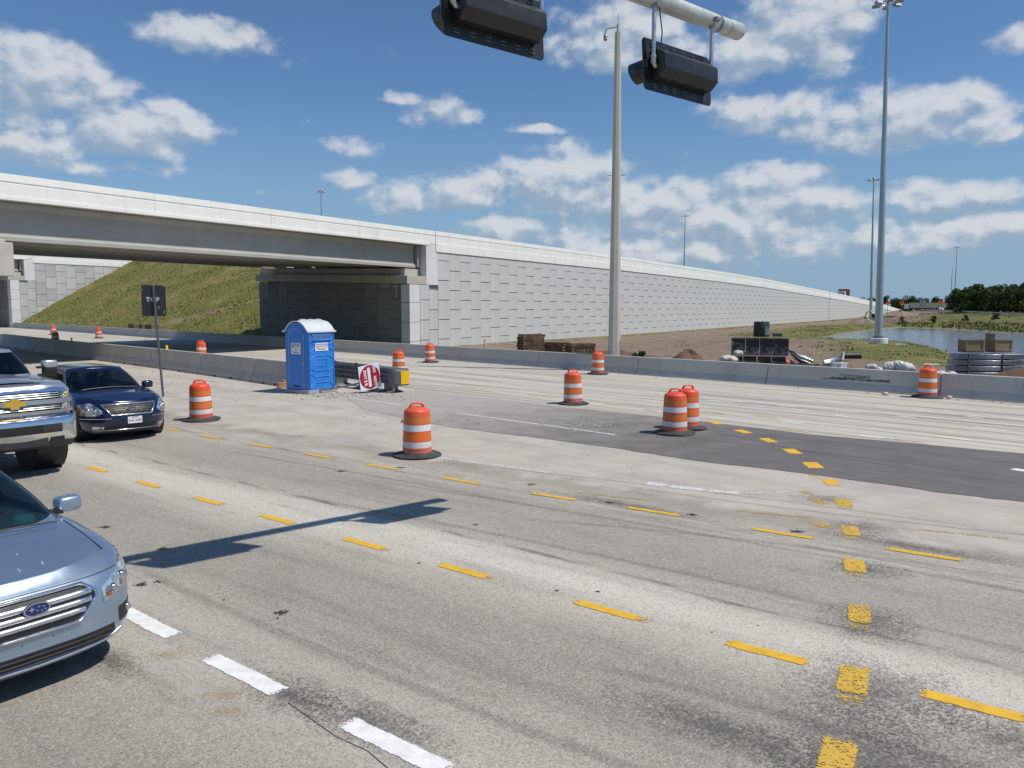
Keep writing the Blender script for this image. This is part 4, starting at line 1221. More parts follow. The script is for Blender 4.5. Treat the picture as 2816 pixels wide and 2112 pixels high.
    def wheels(s, xs, r, w, y, rimmat, off=False):
        for x in xs:
            for sd_ in (-1, 1):
                mb = MB(); hw = w / 2
                mb.M = Matrix.Translation((x, sd_ * (y - hw), r)) @ Matrix.Rotation(-sd_ * math.pi / 2, 4, 'X')
                prof = [(r * .62, -hw), (r * .9, -hw), (r * .97, -hw * .82), (r, -hw * .45), (r, hw * .45), (r * .97, hw * .82), (r * .9, hw), (r * .62, hw)]
                ty = mb.lathe(prof, n=36).build("tyre", M['rubber'], s.root, auto=35)
                if off:                                # lugged tread
                    mb = MB(); mb.M = Matrix.Translation((x, sd_ * (y - hw), r)) @ Matrix.Rotation(-sd_ * math.pi / 2, 4, 'X')
                    for k in range(30):
                        a = 2 * math.pi * k / 30
                        for zz in (-.62, 0.0, .62):
                            mb.box(((r + .004) * math.cos(a + zz * .12), (r + .004) * math.sin(a + zz * .12), zz * hw), (.025, .055, hw * .5), a)
                    mb.build("tread_block", M['rubber'], ty)
                mb = MB(); mb.M = Matrix.Translation((x, sd_ * (y - hw), r)) @ Matrix.Rotation(-sd_ * math.pi / 2, 4, 'X')
                mb.lathe([(.05, hw * .6), (r * .2, hw * .62), (r * .24, hw * .3), (r * .58, hw * .25), (r * .62, hw * .95), (r * .66, hw * .95), (r * .62, -hw)], n=30)
                for k in range(5):
                    a = 2 * math.pi * k / 5
                    mb.box((r * .4 * math.cos(a), r * .4 * math.sin(a), hw * .62), (r * .48, .07, .05), a)
                mb.build("rim", rimmat, s.root, auto=35)


def mirror(root, x, y, z, size, mat, side):
    mb = MB(); a, b, c = size
    mb.M = Matrix.Translation((x, y, z))
    def f(u, v):
        th, ph = math.pi * (v - .5), 2 * math.pi * u
        cx = math.copysign(abs(math.cos(ph)) ** .55, math.cos(ph)); cy = math.copysign(abs(math.sin(ph)) ** .55, math.sin(ph))
        k = max(0, math.cos(th)) ** .42; zz = math.copysign(abs(math.sin(th)) ** .62, math.sin(th))
        return (cx * k * a, cy * k * b, zz * c)
    mb.grid(f, 20, 12)
    o = mb.build("side_mirror", mat, root, smooth=True)
    MB().box((x + .02, y - side * b * 1.1, z - c * .75), (a * 1.2, b * 1.0, c * .5)).build("mirror_arm", M['black'], o)
    return o


def seats(root, x, ys, z, rows=(0.0, -.95)):
    for rx in rows:
        for y in ys:
            m = MB(); m.box((x + rx, y, z + .32), (.16, .48, .62), 0, (.8, .85)); m.box((x + rx - .02, y, z + .72), (.1, .26, .17)); m.box((x + rx + .25, y, z), (.5, .5, .14))
            m.build("seat", M['seat'], root, bevel=.03)


def steering(root, x, y, z):
    m = MB(); pts = []
    for k in range(25):
        a = 2 * math.pi * k / 24; pts.append((x + .08 * math.sin(a), y + .185 * math.cos(a), z + .165 * math.sin(a)))
    m.tube(pts, .014, 8); m.box((x, y, z), (.04, .36, .03)); m.tube([(x, y, z), (x + .3, y, z - .1)], .03)
    m.build("steering_wheel", M['black_soft'], root)


def place(x, y, hx, hy): return (x, y, .004), math.atan2(hy, hx)


# ---- dark blue sedan
loc, rz = place(-8.27, 17.22, .72, -.694)
ford = thing("sedan", "dark navy blue sedan with chrome framed mesh grille waiting beside the drums", "car", loc, rz)
c = Car(ford, 5.1, .21, [(.05, .80), (-.25, .86), (-.7, .945), (-1.25, 1.01), (-2.2, 1.03), (-4.0, 1.06), (-5.1, 1.04)],
        [(0, -.07, .86), (.12, -.03, .90), (.3, 0, .925), (.5, .0, .94), (.68, -.015, .945), (.8, -.05, .93), (.9, -.10, .90), (.96, -.16, .87), (1, -.24, .82)], .85, (2.1, 3.0), .5, .055)
c.body(M['navy'], [(-.98, .33, .385), (-3.85, .33, .385)])
c.cabin(M['navy'], (-1.12, -4.55, .80, .55, .9), (-2.05, -3.75, .60, .3, .45), 1.535, [("windshield", 0, 12), ("side_window", 15, 25), ("side_window", 26, 36), ("rear_window", 40, 50)], .05)
c.wheels((-.98, -3.85), .33, .22, .90, M['satin'])
gl = lambda y: .64 - .02 * (abs(y) / .5) ** 2 + .0; gh = lambda y: .80 - .005 * abs(y)
zlo = lambda y: .60 + max(0, abs(y) - .40) / .15 * .19
gr = c.patch("grille", -.55, .55, lambda y: min(zlo(y), .785), lambda y: .795, .004, M['black'], 24, 5)
for k in range(9):                                     # mesh of the grille
    y = -.48 + .12 * k
    c.rib("grille_wire", [(max(-.5, y - .07), .615 if abs(y) < .42 else .70), (min(.5, y + .07), .79)], .003, M['wire'], .008, gr, n=4)
    c.rib("grille_wire", [(max(-.5, y + .07), .615 if abs(y) < .42 else .70), (min(.5, y - .07), .79)] if abs(y) < .45 else [(y, .72), (y, .78)], .003, M['wire'], .008, gr, n=4)
for k in range(4): c.rib("grille_wire", [(-.43 - .02 * k, .64 + .04 * k), (.43 + .02 * k, .64 + .04 * k)], .003, M['black_soft'], .012, gr, n=4)
c.rib("grille_frame", [(-.565, .805), (.565, .805), (.41, .592), (-.41, .592)], .017, M['chrome'], .012, close=True)
p = c.front(0, .705, .03)
em = MB(); em.M = frame(p, (0, 1, 0), (0, 0, 1)); em.prism([(.085 * math.cos(t), .034 * math.sin(t)) for t in (2 * math.pi * k / 24 for k in range(24))], -.012, .006)
bd = em.build("badge", M['badge_blue'], ford)
em = MB(); em.M = frame(p, (0, 1, 0), (0, 0, 1)); em.tube([(.086 * math.cos(t), .035 * math.sin(t), .004) for t in (2 * math.pi * k / 24 for k in range(25))], .006, 6); em.build("badge_ring", M['chrome'], bd)
text("badge_script", "Ford", .058, M['chrome'], bd, frame(p + Vector((.008, 0, 0)), (0, 1, 0), (0, 0, 1)), .001)
for s in (-1, 1):
    hl = c.patch("headlight", s * .57, s * .90, lambda y: .585 + max(0, (.68 - abs(y))) * .5, lambda y: .80 + .045 * math.sin((abs(y) - .57) / .33 * 3.14) - max(0, .72 - abs(y)) * .75, .008, M['lens'], 18, 8)
    for yy, zz, r in ((.69, .69, .05), (.79, .70, .06)):
        q = c.front(s * yy, zz, .0); MB().ico(q, (.05, r, r)).build("bulb_reflector", M['chrome'], hl, smooth=True)
    c.patch("turn_lens", s * .875, s * .918, .62, .73, .011, M['lens_amber'], 5, 4, hl)
    c.rib("bumper_strip", [(s * .42, .525), (s * .9, .525)], .010, M['chrome'], .004)
    c.patch("fog_lamp", s * .56, s * .74, .30, .355, .006, M['lens'], 6, 3)
c.patch("lower_intake", -.52, .52, .29, .37, .004, M['black'], 20, 3)
c.rib("intake_trim", [(-.72, .275), (.72, .275)], .009, M['chrome'], .006)
c.patch("air_dam", -.62, .62, .215, .262, .004, M['black_soft'], 20, 2)
c.rib("hood_seam", [(-.60, .825), (-.3, .828), (.3, .828), (.60, .825)], .004, M['black'], .0, n=5)
q = c.front(0.04, .465, .012)
pl = MB(); pl.M = frame(q, (0, 1, 0), (0, 0, 1)); pl.box((0, 0, .006), (.305, .152, .012)); pl = pl.build("licence_plate", M['plate'], ford, bevel=.006)
text("plate_number", "D43 2456", .066, M['plate_red'], pl, frame(q + Vector((.0135, 0, -.008)), (0, 1, 0), (0, 0, 1)), .0016)
pm = MB(); pm.M = frame(q, (0, 1, 0), (0, 0, 1)); pm.box((0, .06, .0135), (.12, .014, .002)); pm.build("plate_heading", M['badge_blue'], pl)
pm = MB(); pm.M = frame(q, (0, 1, 0), (0, 0, 1)); pm.box((0, -.078, .008), (.32, .016, .02)); pm.build("plate_holder", M['black'], pl)
for s in (-1, 1):
    mirror(ford, -1.72, s * 1.01, 1.07, (.09, .12, .085), M['navy'], s)
    MB().tube([c.hood(-.35 - .9 * k / 8, s * (.66 + .06 * k / 8), .0015) for k in range(9)], .004, 5).build("hood_seam", M['black'], ford)
seats(ford, -2.6, (-.37, .37), .45); steering(ford, -1.95, .37, .93)
MB().box((-1.62, 0, .93), (.5, 1.38, .14), 0, (.8, .97)).build("dashboard", M['seat'], ford, bevel=.04)
MB().tube([c.hood(-1.2, .6 - 1.2 * k / 8, .03) + Vector((-.05, 0, .01)) for k in range(9)], .009, 6).build("wiper", M['black'], ford)
MB().box((-2.1, -.05, 1.37), (.03, .22, .06)).build("rear_view_mirror", M['black'], ford, bevel=.01)

# ---- silver blue sedan, close
loc, rz = place(-3.50, 5.70, .815, -.579)
sub = thing("sedan", "dusty silver blue sedan with six sided barred grille, nearest the white dashes", "car", loc, rz)
c = Car(sub, 4.8, .18, [(.05, .78), (-.15, .825), (-.45, .89), (-.8, .95), (-1.2, 1.0), (-2.2, 1.0), (-4.0, 1.03), (-4.8, 1.03)],
        [(0, -.12, .80), (.10, -.04, .86), (.2, -.0, .895), (.35, -.015, .905), (.5, -.012, .91), (.66, -.03, .915), (.8, -.06, .91), (.9, -.11, .89), (.96, -.17, .865), (1, -.25, .82)], .62, (2.3, 3.3), .5, .035)
c.body(M['silver_blue'], [(-.98, .33, .38), (-3.73, .33, .38)])
c.cabin(M['silver_blue'], (-1.02, -4.25, .80, .6, .8), (-2.0, -3.5, .58, .3, .4), 1.49, [("windshield", 0, 12), ("side_window", 15, 25), ("side_window", 26, 36), ("rear_window", 40, 50)], .05)
c.wheels((-.98, -3.73), .33, .22, .875, M['satin'])
hexlo = lambda y: .50 + max(0, abs(y) - .29) / .15 * .13
hexhi = lambda y: .735 - max(0, abs(y) - .36) / .08 * .06
gr = c.patch("grille", -.44, .44, hexlo, hexhi, .003, M['black'], 30, 6)
for z, hw in ((.565, .35), (.625, .41), (.685, .42)):
    b = MB()
    def f(u, v, z=z, hw=hw):
        y = -hw + 2 * hw * u; a = v * math.pi
        return tuple(c.front(y, z + .021 * math.cos(a), .006 + .016 * math.sin(a)))
    b.grid(f, 30, 6).build("grille_bar", M['satin'], gr, smooth=True)
c.rib("grille_frame", [(-.36, .745), (.36, .745), (.455, .67), (.45, .63), (.30, .49), (-.30, .49), (-.45, .63), (-.455, .67)], .015, M['chrome'], .012, close=True)
p = c.front(0, .665, .03)
em = MB(); em.M = frame(p, (0, 1, 0), (0, 0, 1)); em.prism([(.088 * math.cos(t), .047 * math.sin(t)) for t in (2 * math.pi * k / 28 for k in range(28))], -.02, .006)
bd = em.build("badge", M['badge_blue'], sub)
em = MB(); em.M = frame(p, (0, 1, 0), (0, 0, 1)); em.tube([(.089 * math.cos(t), .048 * math.sin(t), .005) for t in (2 * math.pi * k / 28 for k in range(29))], .008, 6); em.build("badge_ring", M['chrome'], bd)
for sx, sy, r in ((-.038, .006, .026), (.012, .018, .011), (.046, .012, .011), (.0, -.010, .011), (.032, -.016, .011), (.056, -.010, .010)):
    em = MB(); em.M = frame(p, (0, 1, 0), (0, 0, 1))
    em.prism([(sx + (r if k % 2 == 0 else r * .3) * math.cos(k * math.pi / 4) * 1.2, sy + (r if k % 2 == 0 else r * .3) * math.sin(k * math.pi / 4)) for k in range(8)], .004, .011)
    em.build("badge_star", M['chrome'], bd)
for s in (-1, 1):
    hl = c.patch("headlight", s * .515, s * .885, lambda y: .555 + max(0, abs(y) - .515) * .30, lambda y: .665 + max(0, abs(y) - .515) * .47, .008, M['lens'], 20, 7)
    for yy, zz, r in ((.62, .645, .038), (.74, .695, .046)):
        q = c.front(s * yy, zz, .0); MB().ico(q, (.045, r, r)).build("bulb_reflector", M['chrome'], hl, smooth=True)
    c.patch("turn_lens", s * .54, s * .60, .59, .625, .009, M['lens_amber'], 5, 3, hl)
    fg = c.patch("fog_bezel", s * .66, s * .85, .35, .47, .004, M['black'], 8, 5)
    q = c.front(s * .765, .415, .012); MB().ico(q, (.02, .038, .038)).build("fog_lamp", M['lens'], fg, smooth=True)
    mirror(sub, -1.60, s * .99, 1.05, (.085, .115, .075), M['silver_blue'], s)
    MB().tube([c.hood(-.42 - .75 * k / 8, s * (.70 + .05 * k / 8), .0012) for k in range(9)], .004, 5).build("hood_seam", M['black'], sub)
c.rib("hood_seam", [(-.72, .775), (-.5, .772), (0, .772), (.5, .772), (.72, .775)], .0035, M['black'], .0, n=5)
lo = c.patch("lower_intake", -.60, .60, lambda y: .275 + max(0, abs(y) - .5) * .3, .365, .003, M['black'], 24, 3)
for z in (.305, .335): c.rib("intake_bar", [(-.56, z), (.56, z)], .006, M['black_soft'], .008, lo, n=6)
c.rib("bumper_lip", [(-.66, .30), (-.56, .262), (0, .245), (.56, .262), (.66, .30)], .016, M['satin'], .006)
for y, z in ((-.12, .435), (.1, .442)): MB().ico(c.front(y, z, 0), .006).build("bolt_hole", M['black'], sub)
for x, y, l in ((-.40, .22, .05), (-.38, .04, .05), (-.62, .13, .012), (-.8, -.02, .012), (-.34, -.15, .03)):
    pts = [c.hood(x - l / 2 + l * k / 4, y + .004 * math.sin(k * 1.7), .001) for k in range(5)]
    MB().tube(pts, [.0015, .003, .0025, .003, .0015], 5).build("bird_dropping", M['bird'], sub)
seats(sub, -2.45, (-.37, .37), .45); steering(sub, -1.85, .37, .9)
MB().box((-1.5, 0, .93), (.55, 1.4, .14), 0, (.8, .97)).build("dashboard", M['seat'], sub, bevel=.04)
MB().tube([c.hood(-1.08, .65 - 1.25 * k / 8, .03) for k in range(9)], .009, 6).build("wiper", M['black'], sub)
tq = thing("folded_cap", "teal cloth cap lying on the dashboard behind the sedan windshield", "cap", tuple(Matrix.Translation(sub.location) @ Matrix.Rotation(rz, 4, 'Z') @ Vector((-1.42, .52, 1.0))), rz)
MB().lathe([(.10, 0), (.10, .02), (.085, .05), (.04, .065), (.01, .067)], n=14).build("crown", M['teal'], tq, smooth=True)
MB().prism([(.06, -.07), (.14, -.05), (.16, .0), (.14, .05), (.06, .07)], .0, .010).build("brim", M['teal'], tq)

# ---- silver pickup
loc, rz = place(-8.27, 13.15, .78, -.6257)
trk = thing("pickup_truck", "tall silver pickup truck with chrome bumper, stacked headlights and gold badge", "truck", loc, rz)
c = Car(trk, 6.1, .62, [(.05, 1.50), (-.12, 1.56), (-.5, 1.60), (-1.45, 1.64), (-2.4, 1.62), (-6.1, 1.60)],
        [(0, -.06, .99), (.1, -.05, 1.0), (.3, -.05, 1.01), (.6, -.05, 1.01), (.85, -.06, 1.0), (.95, -.09, .98), (1, -.16, .93)], .42, (2.2, 5.0), .12, .05)
c.body(M['silver'], [(-1.02, .52, .56), (-4.75, .52, .56)])
c.cabin(M['silver'], (-1.35, -3.75, .90, .4, .15), (-2.05, -3.65, .74, .22, .12), 2.16, [("windshield", 0, 11), ("side_window", 15, 24), ("side_window", 26, 36), ("rear_window", 41, 50)], .05, 'glass_dark')
c.wheels((-1.02, -4.75), .44, .30, 1.03, M['satin'], off=True)
# bed opening
MB().box((-4.95, 0, 1.62), (2.1, 1.6, .06)).build("bed_cover", M['black'], trk)
# hood bulge and chrome bar under it
MB().grid(lambda u, v: tuple(c.hood(-.3 - 1.05 * u, -.55 + 1.1 * v, .035 * math.sin(v * math.pi) ** .3 - .004)), 10, 16).build("hood_bulge", M['silver'], trk, smooth=True)
gb = c.patch("grille", -.74, .74, 1.13, 1.47, .012, M['black'], 24, 6)
c.patch("chrome_header", -.98, .98, lambda y: 1.455 - max(0, abs(y) - .7) * .1, lambda y: 1.515 - max(0, abs(y) - .7) * .1, .03, M['chrome'], 30, 4, gb)
c.patch("chrome_bar", -.98, .98, 1.255, 1.335, .045, M['chrome_bar'], 30, 5, gb)
c.patch("chrome_bar", -.98, .98, 1.09, 1.145, .045, M['chrome_bar'], 30, 4, gb)
for z in (1.365, 1.40, 1.43, 1.175, 1.205, 1.235):
    c.rib("grille_slat", [(-.72, z), (.72, z)], .007, M['satin'], .024, gb, n=6)
p = c.front(0, 1.295, .055)
bt = [(-.155, -.042), (-.07, -.042), (-.055, -.085), (.055, -.085), (.07, -.042), (.155, -.042), (.185, .042), (.07, .042), (.055, .085), (-.055, .085), (-.07, .042), (-.185, .042)]
em = MB(); em.M = frame(p, (0, 1, 0), (0, 0, 1)); em.prism([(x * 1.12, y * 1.14) for x, y in bt], -.02, .004); bd = em.build("badge_rim", M['chrome'], trk)
em = MB(); em.M = frame(p, (0, 1, 0), (0, 0, 1)); em.prism([(x * .94, y * .9) for x, y in bt], .0045, .013); em.build("badge", M['gold'], bd)
for s in (-1, 1):
    hl = c.patch("headlight", s * .755, s * .985, 1.345, 1.455, .02, M['lens'], 10, 5)
    MB().ico(c.front(s * .85, 1.40, .01), (.03, .045, .045)).build("bulb_reflector", M['gold'], hl, smooth=True)
    h2 = c.patch("headlight", s * .755, s * .985, 1.15, 1.25, .02, M['lens'], 10, 5)
    MB().ico(c.front(s * .85, 1.20, .01), (.03, .045, .045)).build("bulb_reflector", M['chrome'], h2, smooth=True)
    c.patch("turn_lens", s * .955, s * .998, 1.155, 1.245, .025, M['lens_amber'], 4, 3, h2)
# chrome bumper with black inserts
bm_ = MB()
def bump(u, v):
    y = -1.03 + 2.06 * u; k = abs(y) / 1.03
    x = .16 - .04 * k ** 2 - .30 * max(0, k - .80) / .20 * max(0, k - .80) / .2
    z = .62 + .44 * v; bulge = .05 * math.sin(v * math.pi) ** .5
    return (x + bulge * (1 - .5 * max(0, k - .8) / .2) - .03, y, z + .02 * k)
bm_.grid(bump, 40, 10)
bo = bm_.build("bumper", M['chrome'], trk, smooth=True)
sm = bo.modifiers.new("thick", 'SOLIDIFY'); sm.thickness = .02; sm.offset = -1
MB().grid(lambda u, v: (bump(.5 + (u - .5) * .64, .36 + .34 * v)[0] + .008, -.66 + 1.32 * u, .785 + .145 * v), 20, 4).build("bumper_insert", M['black'], bo)
for s in (-1, 1):
    MB().grid(lambda u, v: (bump(.5 + s * (.16 + .15 * u), .32 + .34 * v)[0] + .016, s * (.34 + .31 * u), .79 + .135 * v), 6, 4).build("step_pad", M['black_soft'], bo)
    MB().box((.12, s * .58, .665), (.08, .22, .085)).build("tow_hook_slot", M['black'], bo)
    mm_ = mirror(trk, -1.75, s * 1.24, 1.83, (.085, .14, .075), M['silver'], s); mirror(trk, -1.75, s * 1.24, 1.70, (.075, .13, .10), M['black'], s)
MB().box((.135, 0, .64), (.05, .86, .13)).build("plate_bracket", M['black_soft'], bo)
MB().grid(lambda u, v: (.10 - .2 * v - .25 * max(0, abs(u - .5) * 2 - .8), -.92 + 1.84 * u, .66 - .17 * v), 20, 4).build("air_dam", M['black_soft'], trk)
MB().tube([(-1.02, -.8, .44), (-1.02, .8, .44)], .07).build("axle", M['black'], trk)
seats(trk, -2.6, (-.45, .45), 1.05); steering(trk, -1.95, .45, 1.6)
MB().box((-1.75, 0, 1.58), (.5, 1.5, .16), 0, (.8, .97)).build("dashboard", M['seat'], trk, bevel=.04)
for s, nm in ((1, 0),):
    MB().box((-2.1, 0, 2.2), (.14, .10, .035), 0, (.7, .7)).build("cab_marker_lamp", M['lens_amber'], trk)

# ---- the two people in the navy sedan, seen dimly through the windshield
M['skin'] = plain("skin", (.42, .27, .19), .6); M['shirt_dark'] = plain("dark_shirt", (.03, .035, .05), .9); M['shirt_grey'] = plain("grey_shirt", (.16, .15, .15), .9); M['hair'] = plain("dark_hair", (.02, .014, .01), .7)


def person(label, base, rz_, shirt, hand_up):
    o = thing("person", label, "person", base, rz_)
    def skin(name, pts, edges, mat, root=0):
        me = bpy.data.meshes.new(name); me.from_pydata([p[:3] for p in pts], edges, []); me.update()
        b = link(name, me, o); sk = b.modifiers.new("skin", 'SKIN'); sk.use_smooth_shade = True
        for v, p in zip(me.skin_vertices[0].data, pts): v.radius = (p[3], p[3] * (p[4] if len(p) > 4 else 1))
        me.skin_vertices[0].data[root].use_root = True
        ss = b.modifiers.new("sub", 'SUBSURF'); ss.levels = 1; ss.render_levels = 2
        me.materials.append(mat); return b
    hz = .62
    # seat at z=0: pelvis, spine, neck, head; arms; thighs and shins
    B = [(0, 0, .10, .15), (-.05, 0, .30, .145, 1.0), (-.08, 0, .50, .15), (-.07, 0, .60, .06), (-.05, 0, .66, .055),
         (-.08, .19, .51, .07), (.02, .26, .28, .05), (.27, .20, .30, .04), (-.08, -.19, .51, .07), (.02, -.25, .28, .05), (.27, -.18, .32 if not hand_up else .45, .04),
         (.18, .11, .10, .09), (.48, .12, .13, .065), (.58, .12, -.25, .045), (.18, -.11, .10, .09), (.48, -.12, .13, .065), (.58, -.12, -.25, .045)]
    skin("clothed_body", B, [(0, 1), (1, 2), (2, 3), (3, 4), (2, 5), (5, 6), (6, 7), (2, 8), (8, 9), (9, 10), (0, 11), (11, 12), (12, 13), (0, 14), (14, 15), (15, 16)], shirt)
    def hd(u, v):
        th, ph = math.pi * (v - .5), 2 * math.pi * u
        x, y, z = .098 * math.cos(th) * math.cos(ph), .076 * math.cos(th) * math.sin(ph), .118 * math.sin(th)
        if x > .05 and abs(y) < .02 and -.03 < z < .02: x += .018            # nose
        if x > .04 and z < -.06: x -= .008
        return (-.03 + x, y, .77 + z)
    h = MB().grid(hd, 28, 20).build("head", M['skin'], o, smooth=True)
    MB().grid(lambda u, v: (-.042 + .106 * math.cos(math.pi * (v * .62 - .12)) * math.cos(2 * math.pi * u) - .012, .086 * math.cos(math.pi * (v * .62 - .12)) * math.sin(2 * math.pi * u), .79 + .118 * math.sin(math.pi * (v * .62 - .12))) , 24, 10).build("hair", M['hair'], h, smooth=True)
    for s in (-1, 1):
        MB().ico((.052, s * .030, .785), .011).build("eye", M['sticker_eye'], h, smooth=True); MB().ico((-.03, s * .078, .77), (.02, .012, .03)).build("ear", M['skin'], h, smooth=True)
    MB().box((.062, 0, .715), (.01, .045, .008)).build("mouth", M['lip'], h)
    for s, wr in ((1, (.27, .20, .30)), (-1, (.27, -.18, .32 if not hand_up else .45))):
        up = Vector((.0, .1, 1)).normalized() if (hand_up and s < 0) else Vector((.9, 0, .35)).normalized()
        side = Vector((0, 1, 0)); w = Vector(wr); P = [(*w, .035), (*(w + up * .05), .036), (*(w + up * .09), .03)]; E_ = [(0, 1), (1, 2)]
        for k, L in enumerate((.062, .075, .08, .07)):
            a = w + up * .09 + side * (.030 - .02 * k); b = a + up * L * .55 + Vector((.012, 0, 0)); c_ = a + up * L + Vector((.026, 0, -.004)); n0 = len(P)
            P += [(*a, .010), (*b, .009), (*c_, .008)]; E_ += [(2, n0), (n0, n0 + 1), (n0 + 1, n0 + 2)]
        n0 = len(P); t0 = w + up * .03 + side * (.036 * s * -1); P += [(*t0, .012), (*(t0 + up * .04 + side * (-.02 * s)), .010), (*(t0 + up * .065 + side * (-.024 * s)), .008)]; E_ += [(0, n0), (n0, n0 + 1), (n0 + 1, n0 + 2)]
        skin("hand", P, E_, M['skin'])
    return o


M['sticker_eye'] = plain("eye_white", (.6, .6, .58), .3); M['lip'] = plain("lip", (.30, .10, .08), .6)
FM = Matrix.Translation(ford.location) @ Matrix.Rotation(ford.rotation_euler.z, 4, 'Z')
person("driver in grey behind the wheel of the navy sedan", tuple(FM @ Vector((-2.42, .37, .50))), ford.rotation_euler.z, M['shirt_grey'], False)
person("passenger in dark clothes raising a hand in the navy sedan", tuple(FM @ Vector((-2.42, -.37, .50))), ford.rotation_euler.z, M['shirt_dark'], True)

# ------------------------------------------------------------------ traffic drums
def drum_mat(name, col, rough, fade, scuff):
    t = NT(name); v = t.coord(); oi = t.new('ShaderNodeObjectInfo'); rd = oi.outputs['Random']
    vv = t.new('ShaderNodeVectorMath', operation='ADD'); t.L.new(v, vv.inputs[0])
    cb = t.new('ShaderNodeCombineXYZ'); k = t.math('MULTIPLY', rd, 40.0); t.put(cb.inputs[0], k); t.put(cb.inputs[1], k); t.L.new(cb.outputs[0], vv.inputs[1])
    n = t.noise(vv.outputs[0], 3.5, 6.0, .65); n2 = t.noise(vv.outputs[0], 14.0, 5.0, .75)
    sc = t.new('ShaderNodeVectorMath', operation='MULTIPLY'); sc.inputs[1].default_value = (9, 9, 1.3); t.L.new(vv.outputs[0], sc.inputs[0])
    st = t.noise(sc.outputs[0], 2.0, 5.0, .75)
    c = t.mix(t.math('MULTIPLY', rd, .55), col, fade)
    c = t.mix(t.rng(n, .45, .75, 0, .35), c, tuple(x * .6 for x in col))
    c = t.mix(t.rng(n2, .58, .72, 0, .55), c, scuff)
    c = t.mix(t.rng(st, .60, .72, 0, .6), c, (.12, .10, .09))
    sx = t.new('ShaderNodeSeparateXYZ'); t.L.new(v, sx.inputs[0])
    c = t.mix(t.rng(t.math('ADD', sx.outputs[2], t.math('MULTIPLY', n, .3)), .1, .45, .45, 0), c, (.34, .28, .22))
    return t.fin(c, t.rng(n, .3, .7, rough, rough + .2))


M['orange'] = drum_mat("drum_plastic", (.78, .085, .03), .38, (.74, .14, .07), (.36, .10, .05))
M['orange_sheet'] = drum_mat("orange_reflective_sheet", (.70, .16, .02), .3, (.62, .22, .06), (.36, .15, .06))
M['white_sheet'] = drum_mat("white_reflective_sheet", (.70, .73, .76), .3, (.60, .60, .58), (.40, .39, .37))
M['drum_base'] = plain("drum_base_rubber", (.045, .046, .05), .8, var=.3, scale=5.0, dirt=(.2, .19, .17), dirt_amt=.4)


def drum_profile(z):
    return float(np.interp(z, [0, .06, .85, .90, .95, .965], [.292, .288, .252, .245, .17, .10]))


def make_drum(dent=0.0, seed=0):
    rr = random.Random(seed); o = bpy.data.objects.new("traffic_drum", None); COL.objects.link(o)
    def dnt(x, y, z):
        if not dent: return (x, y, z)
        a = math.atan2(y, x); k = dent * math.exp(-((a + 1.35) / .55) ** 2) * math.exp(-((z - .62) / .3) ** 2)
        k2 = dent * .6 * math.exp(-((a + .7) / .4) ** 2) * math.exp(-((z - .18) / .14) ** 2)
        return (x * (1 - k - k2), y * (1 - k - k2), z - .02 * dent * math.cos(a))
    def lath(prof, name, mat, parent=o):
        m = MB(); m.lathe(prof, n=32, cap=False); m.v = [dnt(*p) for p in m.v]
        return m.build(name, mat, parent, auto=40)
    ridge = [.03]
    prof = []
    for z in np.arange(.03, .966, .02):
        r = drum_profile(z)
        for zr in (.165, .315, .495, .645, .80): r += .010 * math.exp(-((z - zr) / .013) ** 2)
        prof.append((r, z))
    prof += [(.10, .966), (.02, .968)]
    lath(prof, "shell", M['orange'])
    for z0, z1, mt, nm in ((.185, .30, 'white_sheet', "white_band"), (.335, .48, 'orange_sheet', "orange_band"), (.51, .63, 'white_sheet', "white_band"), (.665, .785, 'orange_sheet', "orange_band")):
        lath([(drum_profile(z) + .004, z) for z in np.linspace(z0, z1, 5)], nm, M[mt])
    m = MB()
    pts = [(-.135, 0, .94), (-.13, 0, .985), (-.105, 0, 1.02), (-.06, 0, 1.035), (.06, 0, 1.035), (.105, 0, 1.02), (.13, 0, .985), (.135, 0, .94)]
    m.tube(pts, [.028, .026, .024, .022, .022, .024, .026, .028], 8); m.v = [(x, y * 1.5, z) for x, y, z in m.v]
    m.build("handle", M['orange'], o, auto=50)
    m = MB(); m.lathe([(.16, .03), (.285, .085), (.30, .09), (.315, .075), (.44, .042), (.47, .03), (.475, .012), (.46, .0), (.2, .0)], n=36)
    a = seed * 1.3; m.v = [(x, y, z + (.010 * math.sin(3 * math.atan2(y, x) + a) if math.hypot(x, y) > .4 and z > .005 else 0)) for x, y, z in m.v]
    m.build("base_ring", M['drum_base'], o, auto=40)
    return o


protos = [make_drum(0, 1), make_drum(.16, 2), make_drum(.05, 5)]
used = [False] * 3
DR = [(-8.04, 20.44, 0, "upright orange and white drum beside the thin sign post"), (-1.86, 15.45, 2, "lone drum with scuffed bands standing out on the dusty pavement by the yellow dashes"),
      (1.85, 23.92, 1, "dented drum leaning in on itself at the edge of the far road"), (3.76, 18.23, 0, "front drum of the pair on the dark asphalt patch"),
      (4.22, 19.0, 2, "rear drum of the pair, partly hidden by the front one"), (3.75, 34.75, 0, "drum against the far barrier below the tall concrete pole"),
      (-4.35, 42.3, 2, "drum against the far barrier below the long white wall"), (13.45, 25.65, 0, "drum at the far barrier in front of the guardrail bundles"),
      (-5.05, 35.4, 0, "drum whose top shows above the guardrail end with yellow nose"), (-17.8, 45.6, 1, "drum peeping over the precast barriers near the sign post"),
      (-49.7, 86.4, 0, "far sunlit drum on the crossing road near the second bridge"), (-39.4, 76.0, 2, "far drum at the edge of the bridge shadow"), (-36.5, 63.7, 0, "drum top in the shade behind the precast barriers"),
      (88.5, 202.0, 0, "tiny far drum beside the light mast and dirt heap")]
